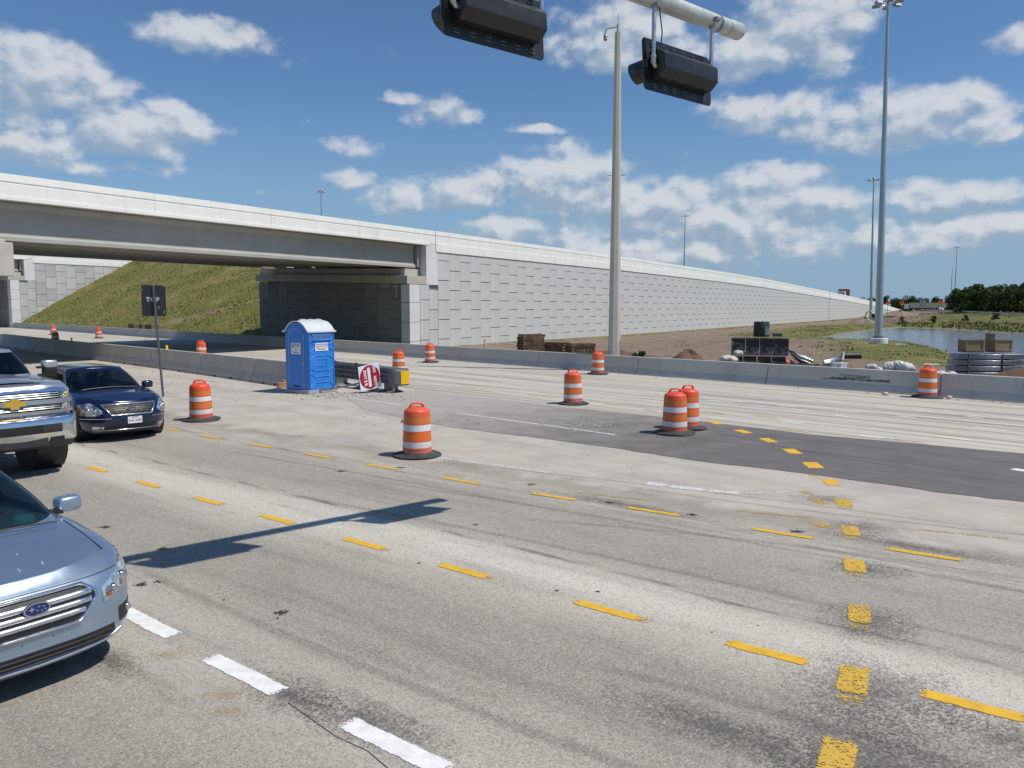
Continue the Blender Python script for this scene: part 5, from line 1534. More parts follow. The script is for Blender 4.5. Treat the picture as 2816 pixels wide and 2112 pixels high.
for i, (x, y, k, lab) in enumerate(DR):
    o = protos[k] if not used[k] else copy_tree(protos[k]); used[k] = True
    z = .012
    if i == 13: z = float(land(np.array([[x, y]]))[0][0])
    tag(o, lab, "traffic drum", "orange traffic drums")
    o.location = (x, y, z); o.rotation_euler = (0, 0, [.25, .45, .2, .1, .3, .2, .2, 1.9, .15, .3, 0, 0, .3, 0][i])
    if i == 2: o.rotation_euler = (0, R(-1.5), -.35)
    if i in (0, 4, 6): o.rotation_euler = (R((1.2, 0, 0, 0, -1.5, 0, 1.0)[i]), R((-.8, 0, 0, 0, 1.2, 0, -1.4)[i]), o.rotation_euler.z)

# ------------------------------------------------------------------ portable toilet
M['toilet'] = plain("blue_plastic", (.030, .215, .66), .38, var=.08, scale=2.0, dirt=(.20, .30, .45), dirt_amt=.25)
M['toilet_line'] = plain("grey_door_trim", (.33, .40, .48), .5)
M['roof_white'] = plain("translucent_white_roof", (.60, .63, .65), .5, var=.05)
M['skid'] = plain("grey_skid", (.36, .37, .38), .7, dirt=(.2, .19, .17))
M['sticker'] = plain("white_sticker", (.80, .81, .82), .5, var=.03); M['ink_blue'] = plain("blue_ink", (.03, .05, .18), .6); M['ink_dark'] = plain("dark_ink", (.06, .06, .07), .6)
ux = Vector((.50, .866, 0)); uy = Vector((-.80, .60, 0))
ux = Vector((.55, .835, 0)).normalized(); uy = Vector((-ux.y, ux.x, 0))
TC = Vector((-6.80, 26.62, 0))
tl = thing("portable_toilet", "blue plastic portable toilet with rounded white ribbed roof on the dusty median", "portable toilet", (TC.x, TC.y, .012), math.atan2(ux.y, ux.x))
# local frame: corner at the origin, +X along the sunlit side, +Y along the door side
SX, SY, H0 = 1.15, 1.15, 2.08
MB().box((SX / 2, SY / 2, .06), (SX + .16, SY + .10, .12)).build("skid", M['skid'], tl, bevel=.015)
MB().box((SX / 2, SY / 2, .12 + (H0 - .12) / 2), (SX, SY, H0 - .12)).build("tank_walls", M['toilet'], tl, bevel=.02)
def arch(f): return .34 * (1 - abs(2 * f - 1) ** 2.4)
# arched gable over the door side: roof curves along Y
n = 16
def gable(x0, x1, name, mat, dz=0):
    pts = [(SY * k / n, H0 + arch(k / n) + dz) for k in range(n + 1)]
    vs = [(x, y, z) for x in (x0, x1) for y, z in [(0, H0 - .05)] + pts + [(SY, H0 - .05)]]
    k = n + 3
    MB().add(vs, [tuple(range(k))[::-1], tuple(range(k, 2 * k))] + [(i, (i + 1) % k, k + (i + 1) % k, k + i) for i in range(k)]).build(name, mat, tl)
gable(.0, SX, "gable", M['toilet'], -.03)
def roof(u, v):
    x = -.05 + (SX + .10) * u; e = -.05 + 1.10 * v; f = min(1, max(0, e))
    y = SY * (e); z = H0 + arch(f)
    for rx in (.28, .55, .82): z += .06 * math.exp(-((u - rx) / .04) ** 2) * max(0, math.sin(math.pi * f)) ** .5
    return (x, y, z + .03)
ro = MB().grid(roof, 50, 24).build("roof", M['roof_white'], tl, smooth=True)
so = ro.modifiers.new("t", 'SOLIDIFY'); so.thickness = .03
for y in (-.035, SY + .035): MB().box((SX / 2, y, H0 + .005), (SX + .14, .05, .06)).build("roof_rim", M['roof_white'], ro, bevel=.01)
# sunlit side is y=0 plane (facing -Y local): panels, vents, sticker
def side_bar(pts, r, nm, mat=None):
    MB().tube([(x, -.006, z) for x, z in pts], r, 6).build(nm, mat or M['toilet'], tl)
MB().box((.57, -.012, 1.90), (.86, .03, .20)).build("vent_frame", M['toilet'], tl, bevel=.008)
M['vent'] = plain("dark_vent_mesh", (.10, .13, .17), .8)
for k in range(4): MB().box((.24 + .22 * k, -.028, 1.92), (.18, .01, .09)).build("vent", M['vent'], tl)
MB().box((.57, -.03, 1.80), (.84, .05, .035)).build("vent_lip", M['toilet'], tl, bevel=.01)
for pts in ([(.06, 1.42), (.25, 1.52), (.90, 1.52), (1.08, 1.42)], [(.06, 1.74), (.2, 1.66), (.95, 1.66), (1.08, 1.74)], [(.06, 1.14), (.25, 1.27), (.90, 1.27), (1.08, 1.14)], [(.06, .86), (.25, .76), (.90, .76), (1.08, .86)], [(.06, .66), (.25, .56), (.9, .56), (1.08, .66)], [(.06, .22), (.25, .36), (.9, .36), (1.08, .22)]):
    side_bar(pts, .017, "moulded_ridge")
side_bar([(.36, 1.14), (.79, 1.14), (.79, .92), (.36, .92)], .016, "moulded_ridge")
for x in (.03, SX - .03): side_bar([(x, .14), (x, H0 - .02)], .025, "corner_post")
st = MB().box((.57, -.014, 1.57), (.58, .012, .27)).build("sticker", M['sticker'], tl)
T = lambda x, z, y=-.0215: frame((x, y, z), (1, 0, 0), (0, 0, 1))
text("sticker_text", "PORTABLE", .082, M['ink_blue'], st, T(.645, 1.645), .001, 1.15); text("sticker_text", "SANITATION", .072, M['ink_blue'], st, T(.645, 1.578), .001, 1.1); text("sticker_text", "(813) 508-0923", .060, M['ink_dark'], st, T(.575, 1.487), .001)
for k in range(3):
    MB().tube([(.31 + .11 * j / 6, -.021, 1.665 - .055 * k + .016 * math.sin(j * 1.05)) for j in range(7)], .008, 5).build("sticker_wave", M['ink_blue'], st)
# door side is x=0 plane (facing -X local)
def door_bar(pts, r, mat, nm="door_trim"): MB().tube([(-.008, y, z) for y, z in pts], r, 6).build(nm, mat, tl)
dr = [(.24, .14)] + [(.24, 1.95)] + [(.24 + .36 * (1 - math.cos(a)), 1.95 + .24 * math.sin(a)) for a in np.linspace(.2, math.pi - .2, 9)] + [(.96, 1.95), (.96, .14)]
MB().add([(-.012, y, z) for y, z in dr], [tuple(range(len(dr)))]).build("door", M['toilet'], tl)
door_bar(dr, .016, M['toilet_line'])
s2 = MB().box((-.018, .60, 1.52), (.012, .46, .38)).build("sticker", M['sticker'], tl)
D_ = lambda y, z: frame((-.0255, y, z), (0, -1, 0), (0, 0, 1))
text("sticker_text", "PORTABLE", .062, M['ink_blue'], s2, D_(.57, 1.655), .001); text("sticker_text", "SANITATION", .056, M['ink_blue'], s2, D_(.57, 1.60), .001); text("sticker_text", "(813)", .055, M['ink_dark'], s2, D_(.60, 1.48), .001); text("sticker_text", "508-0923", .062, M['ink_dark'], s2, D_(.60, 1.39), .001)
MB().tube([(-.026, .76 + .02 * math.sin(j), 1.68 - .03 * j) for j in range(6)], .012, 5).build("sticker_wave", M['ink_blue'], s2)
MB().box((-.022, .28, 1.0), (.03, .10, .10)).build("latch", M['toilet_line'], tl, bevel=.008)
MB().box((-.014, .6, .24), (.012, .34, .07)).build("door_kick", M['ink_blue'], tl)
for z in (.66, 1.18): door_bar([(.28, z), (.92, z)], .008, M['toilet'], "moulded_ridge")

# ------------------------------------------------------------------ guardrail end with yellow nose, and the fallen sign leaning at it
M['galv'] = chrome_mat("galvanised_steel", (.33, .35, .37), .45)
M['galv_dark'] = plain("weathered_zinc", (.17, .185, .20), .5, .6, var=.2, dirt=(.08, .08, .08))
M['black_nose'] = plain("grey_nose", (.12, .125, .135), .5, var=.15)
M['yellow_sheet'] = plain("yellow_reflective_sheet", (.78, .46, .0), .35, var=.05)
N0 = Vector((-3.75, 27.1, 0)); GD = Vector((-.66, .75, 0)).normalized(); GN = Vector((-GD.y, GD.x, 0))
gd = thing("guardrail_terminal", "grey corrugated guardrail end with a yellow reflective nose beside the toilet", "guardrail", (N0.x, N0.y, .012), math.atan2(GD.y, GD.x))
def thrie(v):                                   # three-wave section, v in 0..1 of the height
    return .04 * math.cos(v * 6 * math.pi)
for s in (-1, 1):
    for sec in range(4):
        x0, x1 = .35 + sec * 1.6, .35 + (sec + 1) * 1.6 + .12
        b = MB().grid(lambda u, v: (x0 + (x1 - x0) * u, s * (.30 + .008 * sec + thrie(v)), .30 + .50 * v), 6, 30).build("corrugated_rail", M['galv_dark'], gd, smooth=True)
        q = b.modifiers.new("t", 'SOLIDIFY'); q.thickness = .006
        MB().box((x1 - .08, s * .32, .82), (.10, .05, .03)).build("rail_bracket", M['galv'], gd)
no = MB().grid(lambda u, v: (.36 - .40 * math.sin(math.pi * u) ** .45, (.36) * math.cos(math.pi * u), .24 + .56 * v), 28, 6).build("nose", M['black_nose'], gd, smooth=True)
q = no.modifiers.new("t", 'SOLIDIFY'); q.thickness = .02
MB().grid(lambda u, v: (.352 - .405 * math.sin(math.pi * (.42 + .44 * u)) ** .45 - .012, .375 * math.cos(math.pi * (.42 + .44 * u)), .29 + .46 * v), 14, 4).build("reflective_sheet", M['yellow_sheet'], gd, smooth=True)
MB().box((1.2, 0, .80), (2.2, .5, .02)).build("top_plate", M['galv_dark'], gd)
for x in (.7, 2.4, 4.2, 5.9):
    m = MB(); m.box((x, 0, .28), (.12, .5, .5)); m.box((x, 0, .03), (.5, .7, .06), 0, (.5, .5)); m.build("support_leg", M['galv_dark'], gd)

M['sign_white'] = plain("white_sign_sheet", (.74, .77, .82), .35, var=.04); M['sign_red'] = plain("red_sign_sheet", (.36, .012, .045), .4, var=.06)
ds = thing("road_sign", "do not enter sign turned on its side and leaning by the guardrail end", "sign", (-4.9, 27.0, .03))
# sign plane: text up axis points along +a (to the right in plan), text runs downward
A_ = Vector((.62, .62, .13)).normalized(); U_ = Vector((.10, .05, 1)); U_ = (U_ - A_ * U_.dot(A_)).normalized()
S = .86; C0 = Vector((.05, .08, .52))
Fm = frame(C0, A_, U_)                                            # x right, y up, z towards the viewer
m = MB(); m.M = Fm; m.prism([(-S / 2, -S / 2), (S / 2, -S / 2), (S / 2, S / 2), (-S / 2, S / 2)], -.004, 0); m.build("plate", M['sign_white'], ds)
m = MB(); m.M = Fm; m.prism([(.41 * math.cos(t), .41 * math.sin(t)) for t in (2 * math.pi * k / 48 for k in range(48))], .0005, .0025); dk = m.build("disc", M['sign_red'], ds)
m = MB(); m.M = Fm; m.box((-.02, 0, .0035), (.115, .66, .002)); m.build("bar", M['sign_white'], ds)
for wd_, x in (("DO NOT", .20), ("ENTER", -.19)):
    for k, ch in enumerate(wd_):
        if ch != " ": text("letter", ch, .15, M['sign_white'], ds, Fm @ Matrix.Translation((x, ((len(wd_) - 1) / 2 - k) * .115, .003)) @ Matrix.Rotation(-math.pi / 2, 4, 'Z'), .007)
MB().tube([tuple(C0 + A_ * .35 - Vector((0, -.04, .1))), tuple(C0 + A_ * -.3 + Vector((-.06, .05, -.14))), (-1.25, -.05, .12), (-2.2, -.1, .03)], .03, 10).build("post", M['galv'], ds)

# small timber blocks by the barrier
M['timber'] = plain("raw_timber", (.42, .24, .13), .8, var=.25)
o = tag(MB().box((0, 0, .09), (.38, .2, .18)).build("timber_block", M['timber'], None, bevel=.008, loc=(-8.35, 28.9, .012)), "longer timber block lying on the ground between barrier and toilet", "timber block"); o.rotation_euler = (0, 0, .5)
o = tag(MB().box((0, 0, .13), (.2, .14, .26)).build("timber_block", M['timber'], None, bevel=.008, loc=(-8.33, 29.12, .012)), "shorter timber block standing against the longer one by the barrier", "timber block"); o.rotation_euler = (0, 0, .8)

# ------------------------------------------------------------------ back of a sign on a thin post
M['sign_back'] = plain("black_sign_back", (.022, .024, .028), .55, var=.25, scale=3, dirt=(.10, .10, .10), dirt_amt=.25)
M['stencil'] = plain("stencil_paint", (.40, .44, .45), .7, var=.4, scale=20)
sp = thing("road_sign", "black back of a sign on a thin steel post with stencilled letters", "sign", (-11.42, 25.85, .012), math.atan2(-.36, .93) * 0)
sx_ = Vector((.93, .30, 0)).normalized()
Fs = frame((-.17, .06, 3.12), (sx_.x, sx_.y, 0), (.02, 0, 1))
m = MB(); m.M = Fs
w, h, r = .36, .50, .06; pts = []
for cx, cy, a0 in ((w - r, h - r, 0), (-w + r, h - r, 90), (-w + r, -h + r, 180), (w - r, -h + r, 270)):
    for k in range(5): pts.append((cx + r * math.cos(R(a0 + 22.5 * k)), cy + r * math.sin(R(a0 + 22.5 * k))))
m.prism(pts, 0, .004); pn = m.build("panel", M['sign_back'], sp)
for x, ch in ((-.17, "T"), (-.035, "C"), (.115, "P")): text("stencil_letter", ch, .18, M['stencil'], pn, Fs @ Matrix.Translation((x, .03, .0045)), .012)
for x, y, l, a in ((-.33, .36, .05, 0), (.30, -.36, .1, -.25), (.14, -.22, .09, 0), (.31, .47, .06, .8)):
    m = MB(); m.M = Fs @ Matrix.Translation((x, y, .005)) @ Matrix.Rotation(a, 4, 'Z'); m.box((0, 0, 0), (.016, l, .001)); m.build("scratch", M['stencil'], pn)
m = MB()
P0, P1 = Vector((.04, -.02, 0)), Vector((-.155, .02, 3.62))
for k in range(3): m.tube([P0 + Vector((dx, 0, 0)) for dx in ()] or [P0 + Vector(((k - 1) * .028, -.012 if k == 1 else 0, 0)), P1 + Vector(((k - 1) * .028, -.012 if k == 1 else 0, 0))], .014, 6)
m.build("post", M['galv_dark'], sp)

# ------------------------------------------------------------------ mast arm with two horizontal signal heads
M['signal_black'] = plain("signal_black", (.018, .019, .020), .38, var=.2, dirt=(.08, .08, .075), dirt_amt=.3)
M['pipe'] = chrome_mat("hanger_pipe", (.58, .59, .58), .35); M['arm'] = plain("galvanised_arm", (.52, .55, .52), .45, .35, var=.12, scale=8.0)
AD = Vector((.764, .645, 0)); AN = Vector((.645, -.764, 0))                      # along the arm, towards the camera side
tip = Vector((2.92, 10.6, 6.42)); pole_p = Vector((-9.6, .03, 0))
ma = thing("mast_arm", "long galvanised mast arm reaching over the lanes above the signal heads", "mast arm", (pole_p.x, pole_p.y, 0))
MB().tube([(0, 0, 0), (0, 0, 6.9)], [.2, .16], 16).build("pole", M['arm'], ma, auto=40)
t_ = tip - pole_p
arm_r = lambda f: .15 - .05 * f
MB().tube([tuple(Vector((0, 0, 6.42)).lerp(t_, f)) for f in (0, .5, .985)], [arm_r(0), arm_r(.5), arm_r(1)], 20).build("arm", M['arm'], ma, auto=40)
a_, b_ = Vector((0, 0, 6.42)).lerp(t_, .982), Vector((0, 0, 6.42)).lerp(t_, 1.0)
MB().tube([a_, a_.lerp(b_, .9), b_], [.106, .106, .088], 20).build("end_cap", M['arm'], ma, auto=40)
MB().tube([Vector((0, 0, 6.42)).lerp(t_, .968), Vector((0, 0, 6.42)).lerp(t_, .971)], [.108, .108], 20).build("clamp_band", M['galv'], ma, auto=40)


def signal(center, label, tilt):
    o = thing("traffic_signal", label, "traffic signal", tuple(center), math.atan2(AD.y, AD.x), "horizontal signal heads on the mast arm")
    # local: X along the arm, -Y towards the camera (back of the head), +Y the face
    Lh, Hh = .535, .175
    rt = Matrix.Rotation(tilt, 4, 'X')
    m = MB(); m.M = rt
    prof = [(.02, -Hh), (-.10, -Hh), (-.21, -.09), (-.21, .09), (-.10, Hh), (.02, Hh)]
    m.add([(x, y, z) for x in (-Lh, Lh) for y, z in prof], [(0, 1, 2, 3, 4, 5), (11, 10, 9, 8, 7, 6)] + [(i, 6 + i, 6 + (i + 1) % 6, (i + 1) % 6) for i in range(6)])
    hs = m.build("housing", M['signal_black'], o, bevel=.015)
    for x in (-Lh / 3, Lh / 3):
        m = MB(); m.M = rt; m.box((x, -.10, 0), (.004, .223, .18)); m.build("section_joint", M['black_soft'], hs)
    m = MB(); m.M = rt @ Matrix.Rotation(math.pi / 2, 4, 'X'); w, h, r = .68, .315, .06; pts = []
    for cx, cy, a0 in ((w - r, h - r, 0), (-w + r, h - r, 90), (-w + r, -h + r, 180), (w - r, -h + r, 270)):
        for k in range(5): pts.append((cx + r * math.cos(R(a0 + 22.5 * k)), cy + r * math.sin(R(a0 + 22.5 * k))))
    m.prism(pts, -.028, -.022); bp = m.build("backplate", M['signal_black'], o)
    for s in (-1, 1):
        for k in range(6):
            m = MB(); m.M = rt
            for j in (-1, 1): m.box((-.5 + .2 * k, .017, s * (.245) + j * .018), (.07, .02, .008))
            m.build("louvre", M['galv_dark'], bp)
        m = MB(); m.M = rt
        for j in (-1, 1): m.box((s * .615 + j * .012, .017, 0.0), (.008, .02, .1))
        m.build("louvre", M['galv_dark'], bp)
    for k in range(3):
        m = MB(); m.M = rt @ Matrix.Translation((-.356 + .356 * k, .03, 0)) @ Matrix.Rotation(-math.pi / 2, 4, 'X')
        def vz(u, v):
            a = R(-60) + R(300) * u; L_ = .36 + .06 * math.cos(a - R(90))
            return (.16 * math.cos(a - R(0)), -.16 * math.sin(a), L_ * v)
        m.grid(vz, 20, 3); vv = m.build("visor", M['signal_black'], o, smooth=True); q = vv.modifiers.new("t", 'SOLIDIFY'); q.thickness = .006
        m = MB(); m.M = rt @ Matrix.Translation((-.356 + .356 * k, .032, 0)) @ Matrix.Rotation(-math.pi / 2, 4, 'X'); m.lathe([(.15, 0), (.12, .03), (.02, .045)], n=20); m.build("lens", M['black_soft'], o, smooth=True)
    top = (6.42 - center[2]) / .94
    for s in (-1, 1):
        x = s * (Lh + .045)
        MB().tube([(x, -.06, top - .1), (x, -.06, .06)], .027, 12).build("hanger_pipe", M['pipe'], o, auto=40)
        m = MB(); m.tube([(x, -.06, .08), (x, -.06, .0), (x - s * .03, -.06, -.03), (x - s * .07, -.06, -.03)], [.034, .036, .036, .034], 12); m.lathe([(.04, .05), (.04, .09)], (x, -.06, 0), 12); m.build("elbow", M['pipe'], o, auto=40)
        m = MB(); m.box((x, -.02, top - .02), (.09, .3, .05)); m.tube([(x, -.06, top - .12), (x, -.06, top)], .036, 10); m.build("arm_clamp", M['galv'], o, bevel=.008)
    MB().tube([(Lh + .02, -.03, .05), (Lh + .05, .0, -.1), (Lh - .05, .0, -.22)], .008, 6).build("cable", M['black'], o)
    MB().tube([(-Lh + .05, -.06, top - .1), (-Lh + .10, -.07, top * .5), (-Lh + .05, -.08, .1)], .008, 6).build("cable", M['black'], o)
    o.scale = (.94, .94, .94)
    return o


signal((2.0, 9.83, 5.70), "black signal head hanging under the tip of the mast arm, seen from behind", R(-4))
signal((-.16, 8.0, 5.70), "black signal head further back along the mast arm, away from its tip", R(-4))

# ------------------------------------------------------------------ tall concrete camera pole behind the barrier
M['pole_conc'] = concrete("pole_concrete", (.50, .48, .42), .06, .25)
pz = float(land(np.array([[4.7, 36.6]]))[0][0])
cpole = thing("camera_pole", "tall tan octagonal concrete pole with a small camera arm, behind the barrier", "pole", (4.7, 36.6, pz))
def octo(z, r): return [(r * math.cos(R(22.5 + 45 * k)), r * math.sin(R(22.5 + 45 * k)), z) for k in range(8)]
m = MB(); zs = np.linspace(0, 15.05 - pz, 8); vs = []
for z in zs: vs += octo(z, .30 - .155 * z / 15.0)
m.add(vs, [(i * 8 + k, i * 8 + (k + 1) % 8, (i + 1) * 8 + (k + 1) % 8, (i + 1) * 8 + k) for i in range(7) for k in range(8)] + [tuple(range(56, 64))])
m.build("shaft", M['pole_conc'], cpole)
zt_ = 15.05 - pz
MB().tube([(0, 0, zt_ - .2), (0, 0, zt_ + .35)], [.07, .06], 10).build("mast_pipe", M['pole_conc'], cpole)
MB().tube([(0, 0, zt_ + .35), (0, 0, zt_ + .8)], .012, 6).build("lightning_rod", M['galv'], cpole)
MB().tube([(0, 0, zt_ + .25), (-.25, 0, zt_ + .2), (-.46, 0, zt_ + .18), (-.54, 0, zt_ + .10), (-.56, 0, zt_ - .1)], [.04, .04, .045, .045, .045], 10).build("camera_arm", M['pole_conc'], cpole)
MB().lathe([(.02, .12), (.075, .10), (.085, .0), (.07, -.05), (.085, -.07), (.075, -.14), (.02, -.18)], (-.56, 0, zt_ - .2), 16).build("dome_camera", M['galv'], cpole, smooth=True)
MB().tube([(-.42, 0, 8.9), (.42, 0, 8.9)], .012, 6).build("step_bolt", M['black'], cpole)
MB().box((.24, -.22, 1.1), (.03, .02, .8)).build("ground_wire_cover", M['galv'], cpole)

# ------------------------------------------------------------------ building material behind the barrier
def gz(x, y): return float(land(np.array([[x, y]], float))[0][0])


def explode(root, rules):
    """loose pieces stored together become things of their own; rules: piece name -> (label, category, group)"""
    mw = Matrix.Translation(root.location) @ Matrix.Rotation(root.rotation_euler.z, 4, 'Z')
    for ch in list(root.children):
        lab, cat, grp = rules[ch.name.split('.')[0]]
        ch.parent = None; ch.matrix_world = mw; tag(ch, lab, cat, grp)
    bpy.data.objects.remove(root)


M['wood_old'] = plain("weathered_pallet_wood", (.235, .155, .098), .9, var=.5, scale=2.5, dirt=(.07, .05, .04), dirt_amt=.6)


def pallet_stack(x, y, n, rz, L, W, label):
    z0 = gz(x, y)
    o = thing("pallet_stack", label, "pallets", (x, y, z0), rz, "stacks of old pallets by the wall")
    for k in range(n):
        p = None
        ox, oy, rr = random.uniform(-.05, .05), random.uniform(-.05, .05), random.uniform(-.04, .04)
        m = MB(); m.M = Matrix.Translation((ox, oy, k * .145)) @ Matrix.Rotation(rr, 4, 'Z')
        for s in (-1, 0, 1): m.box((0, s * (W / 2 - .06), .065), (L, .06, .09))
        for b in range(7): m.box((-L / 2 + .06 + (L - .12) * b / 6, 0, .125), (.11, W, .022))
        for b in range(3): m.box((-L / 2 + .06 + (L - .12) * b / 2, 0, .01), (.11, W, .02))
        m.build("pallet", M['wood_old'], o)
    explode(o, {"pallet": (label, "pallet", "old pallets stacked by the wall")})


pallet_stack(1.05, 44.3, 11, .35, 1.25, 1.05, "old wooden pallet in the tallest stack by the white wall")
pallet_stack(2.55, 44.6, 8, -.5, 1.2, 1.0, "old wooden pallet in the low stack between two other stacks")
pallet_stack(3.72, 43.0, 8, .25, 1.35, 1.05, "old wooden pallet in the stack next to the tall concrete pole")

def film_mat():
    t = NT("stretch_film"); v = t.coord(); n = t.noise(v, 3.0, 6.0, .7)
    m_ = t.fin(t.mix(t.rng(n, .4, .7), (.42, .45, .50), (.78, .80, .84)), .18)
    t.put(t.b.inputs['Alpha'], t.rng(n, .42, .74, .02, .6)); t.bump(n, .5, .05)
    return m_


M['film'] = film_mat()
M['black_crate'] = plain("black_block", (.016, .017, .019), .5, var=.4, scale=3.0, dirt=(.10, .11, .13), dirt_amt=.5)
M['bag'] = plain("white_sack", (.62, .61, .56), .7, var=.15, scale=5, dirt=(.3, .28, .24), dirt_amt=.5, bump=.6, bscale=9)
zc0 = gz(11.3, 37.0)
kx, ky = Vector((.96, -.28, 0)), Vector((.28, .96, 0)); rzk = math.atan2(-.28, .96)
for tier in range(2):
    for i in range(4):
        w = .62; p = Vector((10.45, 36.9, 0)) + kx * (i * .635 - .10 * (1 - tier) + .03)
        o = thing("wrapped_block_pallet", "black wrapped pallet, %s tier of the dark stack, %s" % (("lower", "upper")[tier], ("under the white sack" if tier == 0 else "behind the white sack", "second from the sack", "third from the sack", "beside the bent rails")[i]), "pallet load", (p.x, p.y, zc0 + tier * .86), rzk + random.uniform(-.03, .03), "dark wrapped pallets")
        MB().box((0, .3, .07), (.6, 1.0, .11)).build("pallet", M['wood_old'], o)
        m = MB()
        for a in range(3):
            for b in range(4): m.box((-.2 + .2 * a, .3, .22 + .165 * b), (.195, 1.0, .16))
        m.build("blocks", M['black_crate'], o, bevel=.006)
        fv = [(-.31, -.215, .12), (.31, -.215, .12), (.31, -.22, .12 + random.uniform(.2, .66)), (-.31, -.22, .12 + random.uniform(.3, .66))]
        MB().add(fv, [(0, 1, 2, 3)]).build("film", M['film'], o)
        if (i + tier) % 2 == 0:
            a_ = random.uniform(.0, .25); MB().add([(.30, -.23, .10), (.30 - a_, -.25, .12), (.33, -.26, .12 + random.uniform(.4, .7))], [(0, 1, 2)]).build("film", M['film'], o)
dd = thing("black_roll", "tall black drum shaped roll on top of the dark wrapped pallets", "roll", (11.63, 37.2, zc0 + 1.72))
MB().lathe([(.35, 0), (.36, .03), (.355, .66), (.34, .69), (.02, .70)], n=26).build("shell", M['black_crate'], dd, auto=40)
MB().add([(.362 * math.cos(a), .362 * math.sin(a), z) for a in np.linspace(R(-80), R(-20), 6) for z in (.08, .62)], [(2 * i, 2 * i + 2, 2 * i + 3, 2 * i + 1) for i in range(5)]).build("film", M['film'], dd)
st_ = thing("steel_plates", "small pile of dark steel plates beside the black roll", "plates", (12.3, 37.0, zc0 + 1.72), rzk)
for k in range(4): MB().box((random.uniform(-.03, .03), .1, .02 + .04 * k), (.44, .3, .03), random.uniform(-.2, .2)).build("plate", M['galv_dark'], st_)


def support(o, h, w, d):
    """low pallets under a thing that is stored off the ground"""
    n = max(1, round(h / .15))
    for k in range(n):
        m = MB()
        for b in range(5): m.box((-w / 2 + .06 + (w - .12) * b / 4, 0, -h + h * (k + .9) / n), (.11, d, .022))
        for s in (-1, 0, 1): m.box((0, s * (d / 2 - .05), -h + h * (k + .45) / n), (w, .07, h / n * .75))
        m.build("pallet", M['wood_old'], o)


def sack(name, label, x, y, z, pieces, spread, r, group=None, lift=0.0):
    o = thing(name, label, "sacks" if pieces > 1 else "sack", (x, y, z), 0, group)
    if lift: support(o, lift, spread * 2 + .4, spread * 2 + .3)
    for k in range(pieces):
        a = random.uniform(0, 6.3); d = spread * random.random() ** .6; rr = r * random.uniform(.7, 1.15)
        zz = rr * .5 + max(0, (spread - d)) * random.uniform(.2, .9)
        m = MB()
        def f(u, v, rr=rr, s=random.random() * 9):
            th, ph = math.pi * (v - .5), 2 * math.pi * u
            q = 1 + .15 * math.sin(5 * ph + s) * math.cos(th) + .10 * math.sin(9 * ph + 3 * th + s) + .09 * math.sin(13 * th + 4 * ph + 2 * s) + random.uniform(-.05, .05)
            return (rr * q * math.cos(ph) * math.cos(th) * 1.2, rr * q * math.sin(ph) * math.cos(th), rr * .72 * q * math.sin(th))
        m.M = Matrix.Translation((d * math.cos(a), d * math.sin(a), zz)) @ Matrix.Rotation(random.uniform(0, 3), 4, 'Z')
        m.grid(f, 26, 16).build("sack", M['bag'], o, smooth=True)
    explode(o, {"sack": (label, "sack", "white sacks in the yard"), "pallet": ("low pallet carrying " + label, "pallet", "pallets under the sacks")})


p_ = Vector((10.45, 36.55, 0)); sack("sack_pile", "white sack lying on top of the lower dark pallets", p_.x, p_.y, zc0 + .86, 2, .08, .22)
sack("sack_pile", "white sack piled at the foot of the dark pallets", 9.75, 35.6, gz(9.75, 35.6) + .62, 7, .3, .17, lift=.62)
sack("sack_pile", "white plastic sack in the crumpled heap beside the steel beams", 14.85, 30.6, gz(14.8, 30.6) + .55, 16, .42, .22, lift=.55)
sack("sack_pile", "small white sack behind the barrier next to the crumpled heap", 13.55, 29.9, gz(13.5, 29.9) + .66, 4, .25, .13, lift=.66)
sack("sack_pile", "greyish sack peeping up behind the drum at the barrier", 15.4, 28.2, gz(15.4, 28.2) + .6, 6, .25, .17, lift=.6)

M['rail'] = chrome_mat("zinc_rail", (.50, .53, .56), .38)


def wave(v): return .04 * math.cos(v * 4 * math.pi)


def curved_rail(o, x0, ang, R0, arc, z, k):
    def f(u, v):
        t = arc * u; r = R0
        return (x0 + r * math.sin(t) * math.cos(ang), r * math.sin(t) * math.sin(ang) + wave(v), z + r * (1 - math.cos(t)) + .30 * (v - .5) * math.cos(t) * 1.0)
    b = MB().grid(f, 20, 16).build("bent_rail", M['rail'], o, smooth=True); q = b.modifiers.new("t", 'SOLIDIFY'); q.thickness = .004


br = thing("bent_guardrails", "bundle of curved zinc guardrail pieces leaning at the dark pallets", "guardrails", (12.75, 35.1, gz(12.7, 35.1) + .62))
for k in range(4): curved_rail(br, .55 - .10 * k, math.pi + .15 * k - .2, 1.25 - .16 * k, 1.0, .02 + .05 * k, k)
support(br, .62, 1.4, .6)
br2 = thing("bent_guardrails", "second fan of curved zinc guardrails curling up on the dirt", "guardrails", (13.55, 34.6, gz(13.5, 34.6) + .55))
for k in range(4): curved_rail(br2, .0, -.1 + .12 * k, 1.2 + .1 * k, .75, .03 * k, k)

